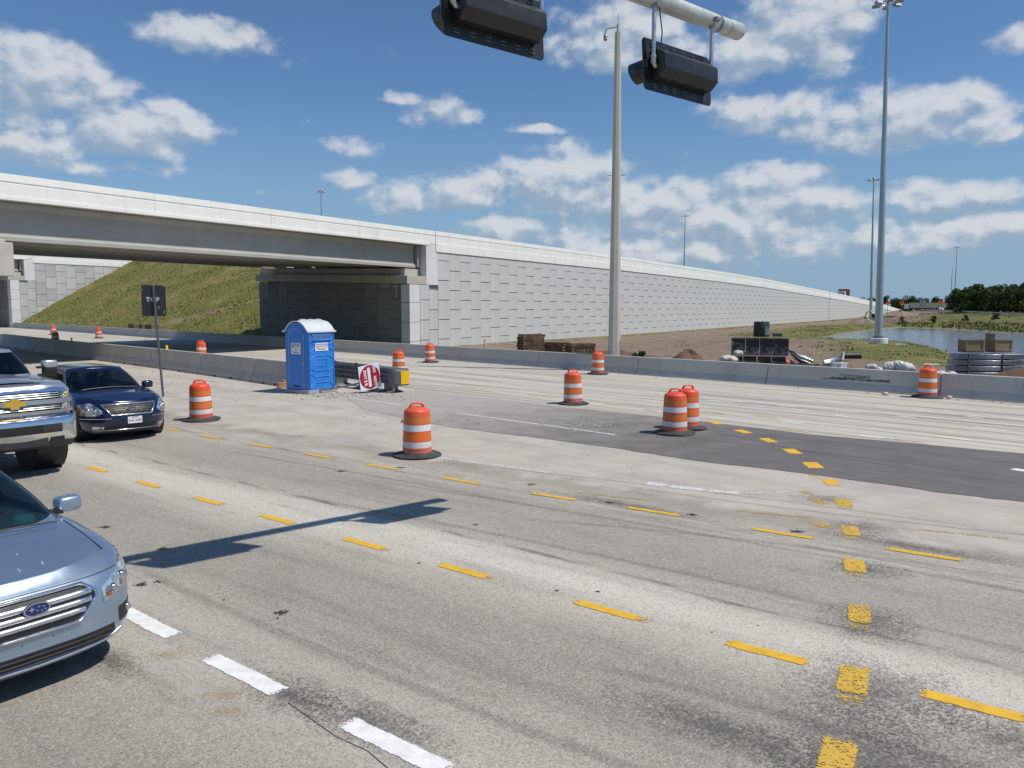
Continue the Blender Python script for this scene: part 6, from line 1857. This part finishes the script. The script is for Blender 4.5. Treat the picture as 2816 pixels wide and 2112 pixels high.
support(br2, .55, 1.2, .6)
explode(br, {"bent_rail": ("curved zinc guardrail piece leaning at the dark wrapped pallets", "guardrail", "curved guardrail pieces"), "pallet": ("pallet under the curved rails by the dark stack", "pallet", "pallets under the curved rails")})
explode(br2, {"bent_rail": ("curved zinc guardrail piece curling up between dark stack and buckets", "guardrail", "curved guardrail pieces"), "pallet": ("pallet under the fan of curling rails", "pallet", "pallets under the curved rails")})
bk = thing("white_buckets", "white plastic buckets grouped on a steel beam behind the barrier", "buckets", (13.2, 32.1, gz(13.2, 32.1)))
MB().box((0, 0, .24), (.8, .5, .48), .1).build("crate_base", M['wood_old'], bk)
MB().box((.12, -.25, .50), (1.3, .14, .12), -.05).build("steel_bar", M['rail'], bk)
M['bucket'] = plain("white_plastic", (.74, .75, .73), .4)
for k, (bx, by) in enumerate(((-.18, 0), (.02, -.08), (.2, .02), (.08, .14))): MB().lathe([(.10, .48), (.115, .80), (.125, .80), (.125, .83), (.02, .84)], (bx, by, 0), 16).build("bucket", M['bucket'], bk, auto=40)
explode(bk, {"bucket": ("white plastic bucket grouped on a timber crate behind the barrier", "bucket", "white buckets in the yard"), "crate_base": ("low timber crate carrying the white buckets", "crate", None), "steel_bar": ("zinc bar lying along the bucket crate", "steel bar", None)})
sb = thing("steel_beams", "flat grey steel beams lying behind the barrier by the sacks", "beams", (14.1, 30.4, gz(14.1, 30.4) + .42), -.45)
for k in range(4): MB().box((0, -.2 + .16 * k, .05 + .06 * (k % 2)), (2.2, .14, .1)).build("steel_bar", M['rail'], sb)
MB().box((0, 0, -.2), (1.6, .5, .4)).build("timber_sleeper", M['wood_old'], sb)

explode(sb, {"steel_bar": ("flat grey steel bar lying behind the barrier by the sacks", "steel bar", "steel bars by the sacks"), "timber_sleeper": ("timber sleeper under the flat steel bars", "timber", None)})
# bundled guardrails with two crates on top
zs_ = gz(21.3, 36.0)
for k in range(4):
    o = thing("guardrail_bundle", "strapped bundle of straight zinc guardrails, %s of the tall stack" % ("bottom one", "second from the bottom", "third from the bottom", "top one, under two crates")[k], "guardrails", (21.4, 36.0, zs_ + .05 + .27 * k), -.06, "bundled guardrails")
    for j in range(6):
        b = MB().grid(lambda u, v: (-1.55 + .06 * k + random.uniform(-.0, .0) + 3.0 * u, -.45 + .9 * v, .03 + .033 * j + .018 * math.cos(v * 8 * math.pi)), 2, 24).build("rail", M['rail'], o, smooth=True)
        q = b.modifiers.new("t", 'SOLIDIFY'); q.thickness = .02
    for x in (-.95, .55): MB().box((x, -.46, .12), (.03, .02, .22)).build("strap", M['black'], o)
    MB().box((-.9, 0, -.015), (.1, .9, .05)).build("spacer", M['wood_old'], o); MB().box((.9, 0, -.015), (.1, .9, .05)).build("spacer", M['wood_old'], o)
M['crate'] = plain("crate_wood", (.27, .215, .13), .85, var=.25, scale=4, dirt=(.1, .09, .07))
for i, (x, lid) in enumerate(((20.75, False), (22.0, True))):
    o = thing("wooden_crate", "wooden crate on the guardrail bundles, %s" % ("lid propped open" if lid else "closed, next to the open one"), "crate", (x, 36.0, zs_ + 1.15), .12 * i - .05)
    MB().box((0, 0, .04), (.8, .7, .07)).build("pallet", M['wood_old'], o)
    MB().box((0, 0, .33), (.78, .66, .48)).build("box", M['crate'], o)
    for sx in (-1, 1):
        for sy in (-1, 1): MB().box((sx * .37, sy * .33, .33), (.07, .05, .52)).build("batten", M['crate'], o)
    for z in (.1, .56): MB().box((0, -.345, z), (.8, .03, .06)).build("batten", M['crate'], o)
    if lid: MB().box((-.42, 0, .68), (.03, .64, .34), .0).build("lid", M['crate'], o)

# heaps of soil, tile pipes
M['soil'] = plain("loose_soil", (.135, .085, .055), .98, var=.4, scale=2.5, bump=1.0, bscale=7)
M['soil_tan'] = plain("dry_soil", (.26, .20, .145), .98, var=.3, scale=1.5, bump=1.0, bscale=5)


def heap(x, y, r, h, label, mat='soil', seed=1, ell=1.0):
    z0 = gz(x, y); rr = random.Random(seed); ph = [rr.uniform(0, 6) for _ in range(6)]
    def f(u, v):
        a = 2 * math.pi * u; k = v
        q = 1 + .16 * math.sin(2 * a + ph[0]) + .10 * math.sin(5 * a + ph[1])
        z = h * (1 - k ** 1.5) * (1 + .18 * math.sin(3 * a + ph[2] + 5 * k) + .12 * math.sin(9 * a + 11 * k + ph[3])) + rr.uniform(-.03, .03) * h
        return (x + r * k * q * math.cos(a) * ell, y + r * k * q * math.sin(a), z0 - .05 + max(0, z))
    o = MB().grid(f, 40, 14).build("soil_heap", M[mat], None, smooth=True)
    return tag(o, label, "soil heap", "heaps of soil")


heap(21.0, 32.3, 2.2, .62, "dark brown soil heap at the foot of the guardrail bundles", 'soil', 1)
heap(9.6, 43.5, 1.5, .75, "rough brown soil heap between the pole and the dark pallets", 'soil', 2)
heap(6.6, 52, 1.3, .4, "low brown soil heap out on the bare dirt near the wall", 'soil', 3, 2.0)
heap(83.6, 190, 2.2, 1.5, "tan soil heap beside the second light mast", 'soil_tan', 4, 1.5)
heap(127, 262, 5, 1.5, "distant tan soil heap at the end of the wall", 'soil_tan', 5, 1.4)
heap(93.5, 212, 2, 1.2, "small tan soil heap behind the excavator", 'soil_tan', 6)
M['pipe_black'] = plain("black_corrugated_pipe", (.018, .018, .02), .5)
pb = thing("drain_pipe", "short black corrugated drain pipe lying in the grass", "pipe", (23.9, 56.0, gz(23.9, 56) + .22), .1)
m = MB(); m.tube([(x, 0, 0) for x in np.linspace(-.65, .65, 40)], [.21 + .012 * (k % 2) for k in range(40)], 18); m.build("shell", M['pipe_black'], pb, auto=60)
pw = thing("culvert_pipe", "white concrete culvert pipe mouth open at the far end of the pond", "pipe", (89.8, 186.0, gz(89.8, 186) + .55), 1.1)
m = MB(); prof = [(.62, -1.4), (.62, 1.4), (.78, 1.4), (.78, 1.15), (.7, 1.1), (.7, -1.4), (.62, -1.4)]
m.M = Matrix.Rotation(-math.pi / 2, 4, 'Y'); m.lathe(prof, n=24, cap=False); m.build("shell", M['cheek'], pw, auto=50)
vest = thing("safety_vest", "orange and white cloth bundle dropped in the grass near the dark pallets", "cloth", (15.2, 44.6, gz(15.2, 44.6)))
for k in range(4):
    mm = M['orange'] if k < 3 else M['black_crate']
    MB().ico((.3 * k - .4, random.uniform(-.1, .1), .14), (.24, .2, .16), .3).build("fold", mm, vest, smooth=True)
M['marker'] = plain("wood_stake", (.35, .22, .12), .9)
for x, y, h, lab in ((-1.95, 55.5, .9, "thin survey stake standing before the white wall"), (37.6, 104, 1.2, "thin stake at the edge of the pond")):
    s_ = thing("survey_stake", lab, "stake", (x, y, gz(x, y))); MB().box((0, 0, h / 2), (.05, .03, h)).build("stick", M['marker'], s_); MB().box((.04, 0, h - .08), (.1, .005, .12)).build("ribbon", M['orange'], s_)

# hay bales at the foot of the grass slope
M['hay'] = plain("brown_sod", (.14, .10, .05), .98, var=.45, scale=5, bump=1.0, bscale=18, dirt=(.30, .24, .12), dirt_amt=.7)
for i, (x, y, w) in enumerate(((-40.9, 86.6, 1.5), (-39.2, 85.1, 1.1), (-37.6, 83.4, 1.9))):
    o = tag(MB().box((0, 0, 0), (w, 1.0, .95), 0, (.92, .85)).build("sod_bale", M['hay'], None, bevel=.12), "brown bale of sod behind the barrier, %s" % ("by the second bridge end", "the small one between two larger", "the largest, towards the toilet")[i], "bale", "sod bales")
    o.location = (x, y, .75); o.rotation_euler = (0, 0, -.75 + random.uniform(-.1, .1))

# ------------------------------------------------------------------ high mast lights
M['mast'] = plain("galvanised_mast", (.40, .47, .49), .42, .45, var=.1, scale=2.0)
M['lamp'] = plain("lamp_housing", (.45, .46, .47), .4, .5)


def high_mast(x, y, z, top, lab, lean=0.0, base=True, r0=.36):
    o = thing("light_mast", lab, "light mast", (x, y, z), 0, "high mast lights")
    h = top - z; n = 10
    for k in range(3):
        f0, f1 = k / 3, (k + 1) / 3
        MB().tube([(lean * f0, 0, .8 + (h - .8) * f0), (lean * f1, 0, .8 + (h - .8) * f1 + .3)], [r0 * (1 - .68 * f0), r0 * (1 - .68 * f1) * .98], 14).build("mast_section", M['mast'], o, auto=40)
    if base:
        MB().lathe([(.95, -.6), (.95, .62), (.9, .66), (.02, .66)], n=28).build("footing", M['cheek'], o, auto=40)
        m = MB(); m.lathe([(.55, .72), (.55, .80), (.1, .80)], n=24)
        for k in range(8): m.tube([(.48 * math.cos(k * .785), .48 * math.sin(k * .785), .66), (.48 * math.cos(k * .785), .48 * math.sin(k * .785), .92)], .03, 6)
        m.build("base_plate", M['galv_dark'], o)
        MB().box((0, 0, .03), (4.5, 3.0, .12)).build("pad", M['cheek'], o)
    MB().tube([(lean + .75 * math.cos(t), .75 * math.sin(t), h - .25) for t in (2 * math.pi * k / 16 for k in range(17))], .05, 6).build("lamp_ring", M['lamp'], o)
    MB().lathe([(.1, -.3), (.28, -.1), (.28, .25), (.12, .4), (.02, .42)], (lean, 0, h), 14).build("winch_head", M['lamp'], o, smooth=True)
    for k in range(6):
        a = 2 * math.pi * k / 6 + .3; m = MB(); m.M = Matrix.Translation((lean + 1.15 * math.cos(a), 1.15 * math.sin(a), h - .3)) @ Matrix.Rotation(a, 4, 'Z')
        m.box((0, 0, 0), (.75, .5, .26), 0, (.7, .7)); m.box((-.45, 0, .05), (.5, .06, .06)); m.build("luminaire", M['lamp'], o)


high_mast(38.6, 84.0, -.95, 33.9, "tallest steel light mast rising from a white footing beside the pond", -.5, True, .42)
high_mast(92.0, 205.0, gz(92, 205), 35.3, "light mast with a ring of lamps standing past the pond end", -.7, True, .40)
high_mast(-51.8, 220, 0, 34.6, "light mast showing its lamps above the bridge parapet", 0, False)
high_mast(62.1, 290, 0, 36.0, "light mast rising behind the middle of the white wall", 0, False)
high_mast(232, 420, 0, 34.5, "far light mast standing at the edge of the dark wood", 0, False)

# ------------------------------------------------------------------ guardrails
def guardrail(name, pts, lab, zadd=0.0, step=1.9, h=.72, group=None):
    o = thing(name, lab, "guardrail", (pts[0][0], pts[0][1], 0), 0, group); o0 = Vector((pts[0][0], pts[0][1], 0))
    for a, b in zip(pts[:-1], pts[1:]):
        A, B = Vector(a), Vector(b); d = B - A; L = d.length; n = Vector((-d.y, d.x, 0)).normalized()
        MB().grid(lambda u, v: tuple(A + d * u - o0 + n * (.10 + wave(v)) + Vector((0, 0, h - .31 + .31 * v))), 1, 10).build("rail", M['rail'], o, smooth=True)
        k = int(L / step)
        for i in range(k):
            p = A + d * ((i + .5) / k) - o0
            MB().box((p.x, p.y, p.z + h / 2 - .15), (.14, .14, h + .3), math.atan2(d.y, d.x)).build("post", M['galv_dark'], o)
    return o


e0, e1 = on_slope(.0, 1.0), on_slope(.35, 1.0)
guardrail("guardrail", [(e0.x + 3.0, e0.y - 2.2, e0.z + .05), (e1.x, e1.y, e1.z + .05)], "guardrail on top of the grass slope under the bridge")
def bz(x, y): return gz(x, y)
gp = [(116, 172), (124, 200), (134, 232), (146, 268), (160, 312), (176, 362), (196, 424)]
guardrail("guardrail", [(x, y, bz(x, y)) for x, y in gp], "long guardrail on posts along the far bank of the pond", 0, 2.0, .85)
far_drum = protos[0]
for i, (x, y) in enumerate(((128, 206), (134, 221), (146, 258), (152, 276), (168, 320), (176, 345), (120, 178), (190, 395))):
    # distant drums need no parts: one small mesh
    o = MB(); z = bz(x, y)
    o.lathe([(.45, 0), (.45, .05), (.3, .06), (.27, .9), (.2, 1.0), (.02, 1.02)], (0, 0, 0), 12)
    o = tag(o.build("traffic_drum", M['orange'], None, loc=(x + 1.0, y, z)), "tiny orange drum behind the guardrail across the pond", "traffic drum", "far drums behind the pond guardrail")

# ------------------------------------------------------------------ orange diamond signs and a grey sign, far off
M['sign_orange'] = plain("orange_sign", (.85, .12, .02), .4, var=.05)
def diamond(x, y, z, s, lab, posts=1, back=False):
    z0 = gz(x, y); o = thing("warning_sign", lab, "sign", (x, y, z0), 0, "orange diamond signs")
    m = MB(); m.M = frame((0, 0, z - z0), (1, 0, 0), (0, 0, 1)); m.prism([(0, -s), (s, 0), (0, s), (-s, 0)], -.01, .01); pl_ = m.build("panel", M['sign_orange'], o)
    m = MB(); m.M = frame((0, 0, z - z0), (1, 0, 0), (0, 0, 1)); m.box((0, 0, .012), (.16 * s, .7 * s, .004)); m.prism([(-.35 * s, .2 * s), (0, .55 * s), (.35 * s, .2 * s)], .011, .015); m.build("symbol", M['black'], pl_)
    for k in range(posts): MB().box(((k - (posts - 1) / 2) * .9, .05, (z - z0) / 2), (.09, .06, z - z0)).build("post", M['galv_dark'], o)
diamond(104.8, 215, 4.05, .72, "orange diamond sign between the two masts and the wood")
diamond(125.7, 235, 4.55, .80, "orange diamond sign on two posts, closest to the dark wood", 2)
diamond(108, 230, 4.2, .7, "orange diamond sign standing closest to the second light mast")
gs = thing("guide_sign", "small plain grey sign between the orange diamonds", "sign", (115.5, 225, gz(115.5, 225)))
MB().box((0, 0, 4.1 - gz(115.5, 225)), (1.6, .04, 1.9)).build("panel", M['galv'], gs); MB().box((0, .06, 1.6), (.1, .08, 3.8)).build("post", M['galv_dark'], gs)

# ------------------------------------------------------------------ far traffic: container lorries, vans, cars, an excavator
M['cont_red'] = plain("red_container", (.23, .035, .025), .6, var=.2, scale=.8, dirt=(.08, .03, .03)); M['beige'] = plain("beige_trailer", (.52, .47, .33), .6); M['van_white'] = plain("white_van", (.7, .72, .74), .4)
M['cab_blue'] = plain("blue_cab", (.04, .09, .25), .4); M['car_dark'] = plain("dark_car", (.03, .03, .04), .35); M['excav'] = plain("lime_machine", (.42, .5, .05), .5)


def lorry(x, y, z, rz, L, H, W, body, cabm, lab, ribbed=True):
    o = thing("container_lorry", lab, "lorry", (x, y, z), rz)
    m = MB(); m.box((0, 0, 1.25 + H / 2), (L, W, H))
    if ribbed:
        for k in range(int(L / .6)):
            for s in (-1, 1): m.box((-L / 2 + .4 + .6 * k, s * (W / 2 + .02), 1.25 + H / 2), (.22, .06, H * .92))
        for k in range(4): m.box((L / 2 + .02, -W / 2 + .35 + k * .6, 1.25 + H / 2), (.05, .1, H * .92)); m.box((-L / 2 - .02, -W / 2 + .35 + k * .6, 1.25 + H / 2), (.05, .1, H * .92))
    m.build("container", body, o)
    MB().box((0, 0, 1.1), (L, W * .5, .25)).build("chassis", M['black'], o)
    MB().box((L / 2 + 1.5, 0, 1.9), (2.0, W * .95, 2.6), 0, (.8, .95)).build("cab", cabm, o, bevel=.1)
    for wx in (-L / 2 + 1, -L / 2 + 2.2, L / 2 - .2, L / 2 + 1.9):
        for s in (-1, 1): MB().tube([(wx, s * W * .3, .5), (wx, s * W * .5, .5)], .5, 14).build("wheel", M['rubber'], o)


wd = math.atan2(WDIR.y, WDIR.x)
def deck(t, s): 
    p = WC + WDIR * t - WNOR * s
    return p.x, p.y, wtop(t) - 1.0 + s * .031
x, y, z = deck(226, 5); lorry(x, y, z, wd + math.pi, 6.1, 2.6, 2.45, M['cont_red'], M['van_white'], "lorry with dark red container on the ramp above the wall")
lorry(199, 424, gz(199, 424), 1.15, 6.1, 2.9, 2.45, M['cont_red'], M['cab_blue'], "distant lorry with red container past the wall's end")
lorry(208, 402, gz(208, 402), 2.9, 15, 2.6, 2.5, M['beige'], M['van_white'], "distant long beige trailer behind the orange signs", False)
lorry(222, 400, gz(222, 400), 2.9, 12, 2.4, 2.5, M['beige'], M['van_white'], "second distant beige trailer next to the grey sign", False)
lorry(268, 430, gz(268, 430), 2.0, 5, 2.5, 2.3, M['van_white'], M['van_white'], "distant small white box lorry near the wood", False)


def small_car(x, y, rz, mat, lab):
    o = thing("far_car", lab, "car", (x, y, gz(x, y)), rz, "distant cars in the queue")
    m = MB(); m.box((0, 0, .62), (4.4, 1.8, .62), 0, (.95, .94)); m.box((-.2, 0, 1.18), (2.5, 1.6, .55), 0, (.65, .8)); m.build("body", mat, o, bevel=.12)
    m = MB(); m.box((-.2, 0, 1.15), (2.3, 1.66, .4), 0, (.68, .82)); m.build("window", M['black'], o)
    for wx in (-1.35, 1.35):
        for s in (-1, 1): MB().tube([(wx, s * .7, .33), (wx, s * .92, .33)], .33, 12).build("wheel", M['rubber'], o)


for i, (x, y, mt, lb) in enumerate(((171, 392, 'car_dark', "dark"), (164, 371, 'van_white', "white"), (182, 384, 'cont_red', "dull red"), (205, 382, 'van_white', "white"), (222, 375, 'car_dark', "dark"), (232, 372, 'van_white', "pale"), (242, 392, 'car_dark', "dark"), (158, 368, 'silver', "silver"))):
    small_car(x, y, 1.25 + random.uniform(-.4, .4), M[mt], "tiny distant %s car in the far traffic" % lb)
ex = thing("excavator", "lime green excavator standing close behind the light mast by the pond", "excavator", (88.6, 194, gz(88.6, 194)), 2.2); ex.scale = (.8, .8, .8)
for s in (-1, 1): MB().box((0, s * 1.0, .4), (3.2, .55, .8), 0, (.85, 1)).build("track", M['black'], ex, bevel=.15)
MB().box((0, 0, 1.3), (2.8, 2.2, .9)).build("body", M['excav'], ex, bevel=.1); MB().box((.6, .6, 2.2), (1.3, 1.0, 1.4), 0, (.85, .9)).build("cab", M['black'], ex, bevel=.08)
MB().tube([(.9, -.3, 1.6), (2.3, -.3, 3.8), (3.6, -.3, 3.2)], [.25, .22, .18], 8).build("boom", M['excav'], ex); MB().tube([(3.6, -.3, 3.2), (4.0, -.3, 1.4)], [.18, .14], 8).build("stick", M['excav'], ex); MB().box((4.0, -.3, 1.0), (.7, .8, .8), 0, (.6, .8)).build("bucket", M['black'], ex)
vm = thing("signal_mast", "slim pole with small dark boxes standing beside the far light mast", "pole", (229, 418, gz(229, 418)))
MB().tube([(0, 0, 0), (0, 0, 22)], [.25, .15], 8).build("shaft", M['mast'], vm)
for k in range(3): MB().box((.5, 0, 3.5 + 1.6 * k), (1.1, .5, .8)).build("box", M['car_dark'], vm)

# ------------------------------------------------------------------ trees and brush
def leaf_mat(name, col):
    t = NT(name); v = t.coord(); oi = t.new('ShaderNodeObjectInfo')
    n = t.noise(v, .45, 4.0, .6)
    a = tuple(x * .55 for x in col); b = tuple(min(1, x * 1.5) for x in col)
    c = t.mix(t.rng(n, .3, .7), a, b)
    c = t.mix(t.rng(oi.outputs['Random'], 0, 1, 0, .35), c, (.10, .11, .05))
    return t.fin(c, .8, Specular_IOR_Level=.2)


M['leaf'] = leaf_mat("dark_oak_leaves", (.045, .075, .022)); M['leaf2'] = leaf_mat("bright_leaves", (.075, .115, .03)); M['bark'] = plain("bark", (.10, .08, .06), .95)


def tree_mesh(h, r, n, seed, leaf=.5, low=.12):
    rr = random.Random(seed); m = MB(); blobs = []
    for _ in range(16):
        a = rr.uniform(0, 6.3); d = r * rr.random() ** .6 * .8; z = h * rr.uniform(.14, .86)
        blobs.append((d * math.cos(a), d * math.sin(a), z, r * rr.uniform(.32, .55)))
    for _ in range(n):
        bx, by, bz_, br_ = rr.choice(blobs)
        while True:
            q = Vector((rr.uniform(-1, 1), rr.uniform(-1, 1), rr.uniform(-1, 1)))
            if .25 < q.length < 1: break
        q = q.normalized() * (q.length ** .4)
        p = Vector((bx + q.x * br_, by + q.y * br_, max(h * low, bz_ + q.z * br_ * .85)))
        s = leaf * rr.uniform(.5, 1.2)
        u = Vector((rr.uniform(-1, 1), rr.uniform(-1, 1), rr.uniform(-.6, .6))).normalized(); v = u.cross(Vector((rr.uniform(-1, 1), rr.uniform(-1, 1), rr.uniform(-1, 1)))).normalized()
        m.add([p - u * s, p + v * s * .6, p + u * s, p - v * s * .6], [(0, 1, 2, 3)])
    me = bpy.data.meshes.new("crown"); me.from_pydata(m.v, [], m.f); me.update()
    t = MB(); t.tube([(0, 0, -.3), (.1, 0, h * .35), (0, .1, h * .6)], [h * .025, h * .018, h * .008], 8)
    for b in blobs[:5]: t.tube([(0, 0, h * .35), (b[0] * .6, b[1] * .6, (h * .35 + b[2]) / 2), b[:3]], [h * .012, h * .008, h * .003], 5)
    tm = bpy.data.meshes.new("trunk"); tm.from_pydata(t.v, [], t.f); tm.materials.append(M['bark']); tm.update()
    return me, tm


TM = []
for k in range(6):
    cm, tm = tree_mesh(9.5 + (k % 3), 3.4 + .4 * (k % 2), 2300, 40 + k, .40, .03)
    cm.materials.append(M['leaf'] if k % 3 else M['leaf2']); TM.append((cm, tm))


def tree(x, y, s, k, lab, grp, z=None):
    o = thing("tree", lab, "tree", (x, y, gz(x, y) if z is None else z), random.uniform(0, 6.3), grp); o.scale = (s, s, s * random.uniform(.92, 1.1))
    a = link("crown", TM[k][0], o); b = link("trunk", TM[k][1], o)
    return o


# the wood on the right, beyond the guardrail
wood = []
for row, (y0, n) in enumerate(((240, 20), (247, 20), (256, 20), (268, 20))):
    for i in range(n):
        f = i / (n - 1); x = 139.5 + row * 4.2 + f * 72 + random.uniform(-1.6, 1.6); y = y0 + 10 * (1 - f) + random.uniform(-2, 2)
        tree(x, y, random.uniform(.70, .88) * (.86 + .14 * min(1, f * 4)) * (1 + .05 * row) , random.randrange(6), "dark leafy tree of the dense wood beyond the pond guardrail", "trees of the dark wood")
for i in range(60):                                         # far line of trees behind the traffic
    x = 262 + i * 2.3 + random.uniform(-2, 2); y = 640 + random.uniform(-30, 60)
    tree(x, y, random.uniform(.9, 1.15), random.randrange(6), "small far tree in the line behind the distant traffic", "far line of trees")
for i in range(26):
    x = -40 + i * 14 + random.uniform(-4, 4); y = 800 + random.uniform(-30, 40)
    tree(x, y, random.uniform(1.0, 1.4), random.randrange(6), "far tree on the skyline hidden mostly by the ramp", "far trees behind the ramp")

# reeds and weeds round the pond and along the wall: one mass
M['reed'] = plain("reeds", (.16, .175, .055), .9, var=.5, scale=.6, dirt=(.34, .28, .13), dirt_amt=.9)
m = MB(); cnt = 0
pr = np.random.default_rng(5)
cand = np.stack([pr.uniform(6, 150, 60000), pr.uniform(38, 270, 60000)], 1)
cz, csd, cb, cf_ = land(cand)
cs_ = (cand - np.array(WC[:2])) @ np.array(WNOR[:2])
for (x, y), z, sd_, b, s in zip(cand, cz, csd, cb, cs_):
    if sd_ < .4 or s < .4: continue
    pf = 0
    if sd_ < 6 and b > -25: pf = .9
    elif b > -30: pf = .35
    elif sd_ < 12 and x > 20: pf = .6
    elif s < 1.2 and y > 70: pf = .8
    elif 10 < s < 24 and y > 75: pf = .18
    if random.random() > pf: continue
    tall = (.5 if (sd_ < 6 and b > -25) else .09) * random.uniform(.5, 1.3)
    if s < 1.2: tall *= .8
    for _ in range(3):
        a = random.uniform(0, 6.3); w = random.uniform(.03, .09) * (1 + y / 120); dx, dy = math.cos(a) * w, math.sin(a) * w
        px, py = x + random.uniform(-.4, .4), y + random.uniform(-.4, .4)
        m.add([(px - dx, py - dy, z - .1), (px + dx, py + dy, z - .1), (px + random.uniform(-.25, .25), py + random.uniform(-.25, .25), z + tall)], [(0, 1, 2)])
struct(m.build("reeds_and_weeds", M['reed']), "stuff")
def bush(x, y, s, lab):
    o = thing("bush", lab, "bush", (x, y, gz(x, y)), random.uniform(0, 6)); o.scale = (s, s, s)
    link("leaves", TM[2][0], o); link("stem", TM[2][1], o)
bush(6.0, 37.6, .10, "small green weed bush at the foot of the tall concrete pole")
for i, (x, y) in enumerate(((100, 176), (104, 172), (96, 182), (112, 160), (118, 150), (92, 188))):
    o = thing("bush", "low bush on the far bank of the pond", "bush", (x, y, gz(x, y) - .1), random.uniform(0, 6), "bushes on the far bank"); o.scale = (.22, .22, .17); link("leaves", TM[i % 6][0], o); link("stem", TM[i % 6][1], o)

# gravel crumbs and rubble on the median: one mass
M['gravel'] = plain("crushed_stone", (.50, .47, .42), .9, var=.35, scale=9)
m = MB(); gr_ = random.Random(9)
def scatter(cx, cy, rx, ry, n, s0, s1, z=.014):
    for _ in range(n):
        x = cx + gr_.gauss(0, rx); y = cy + gr_.gauss(0, ry); s = gr_.uniform(s0, s1) * gr_.random() ** .6
        m.ico((x, y, z + s * .35), (s, s * gr_.uniform(.7, 1.2), s * .6), .3, gr_)
scatter(-5.6, 26.2, .8, .5, 420, .012, .05); scatter(-4.3, 25.4, 1.2, .6, 200, .01, .03); scatter(1.9, 19.6, .5, .5, 260, .008, .03); scatter(-1.5, 20.6, 1.2, .6, 160, .01, .035)
scatter(-12, 27.5, 3, 2.2, 500, .01, .035); scatter(-18, 36, 5, 3.5, 600, .012, .05); scatter(-6, 21, 3.5, 2.5, 260, .008, .025); scatter(1.0, 15, 3, 1.2, 120, .006, .02); scatter(-2.6, 20.0, .25, .15, 6, .03, .07)
scatter(12.5, 27.0, 2.5, 2.2, 0, .01, .03)
for _ in range(260):
    a = gr_.uniform(-8, 40); q = 27.85 - abs(gr_.gauss(0, .25)); p = far_pt(a, q); s = gr_.uniform(.01, .035)
    m.ico((p[0], p[1], .014 + s * .3), (s, s, s * .6), .3, gr_)
struct(m.build("loose_gravel", M['gravel']), "stuff")
for x, y, s, lab in ((12.4, 26.3, .12, "fist sized stone on the pavement by the drum at the barrier"), (13.95, 25.3, .10, "second pale stone on the other side of that drum"), (-2.75, 20.1, .09, "white stone lump on the dusty median behind the lone drum")):
    tag(MB().ico((0, 0, 0), (s, s * .9, s * .6), .25).build("stone", M['gravel'], None, smooth=True, loc=(x, y, .012 + s * .45)), lab, "stone")

# scraps of timber, film and pipe lying about the work yard
for i in range(26):
    x, y = random.choice(((random.uniform(7, 20), random.uniform(38, 56)), (random.uniform(12, 30), random.uniform(34, 60)), (random.uniform(0, 8), random.uniform(45, 62))))
    q = x * FPER.x + y * FPER.y
    if q < 31 or (Vector((x, y, 0)) - WC).dot(WNOR) < 3: continue
    L_ = random.uniform(.5, 1.9); k = i % 3
    o = MB().box((0, 0, 0), (L_, (.12, .3, .07)[k], (.04, .015, .06)[k]), 0, (.96, .9)).build("scrap_%s" % ("plank", "sheet", "batten")[k], (M['wood_old'], M['bag'], M['crate'])[k], None, loc=(x, y, gz(x, y) + .08))
    o.rotation_euler = (random.uniform(-.1, .1), random.uniform(-.15, .15), random.uniform(0, 3))
    tag(o, ("loose weathered plank lying on the bare dirt of the yard", "scrap of pale sheeting lying on the bare dirt of the yard", "short timber batten lying on the bare dirt of the yard")[k], "scrap", "scraps lying about the yard")
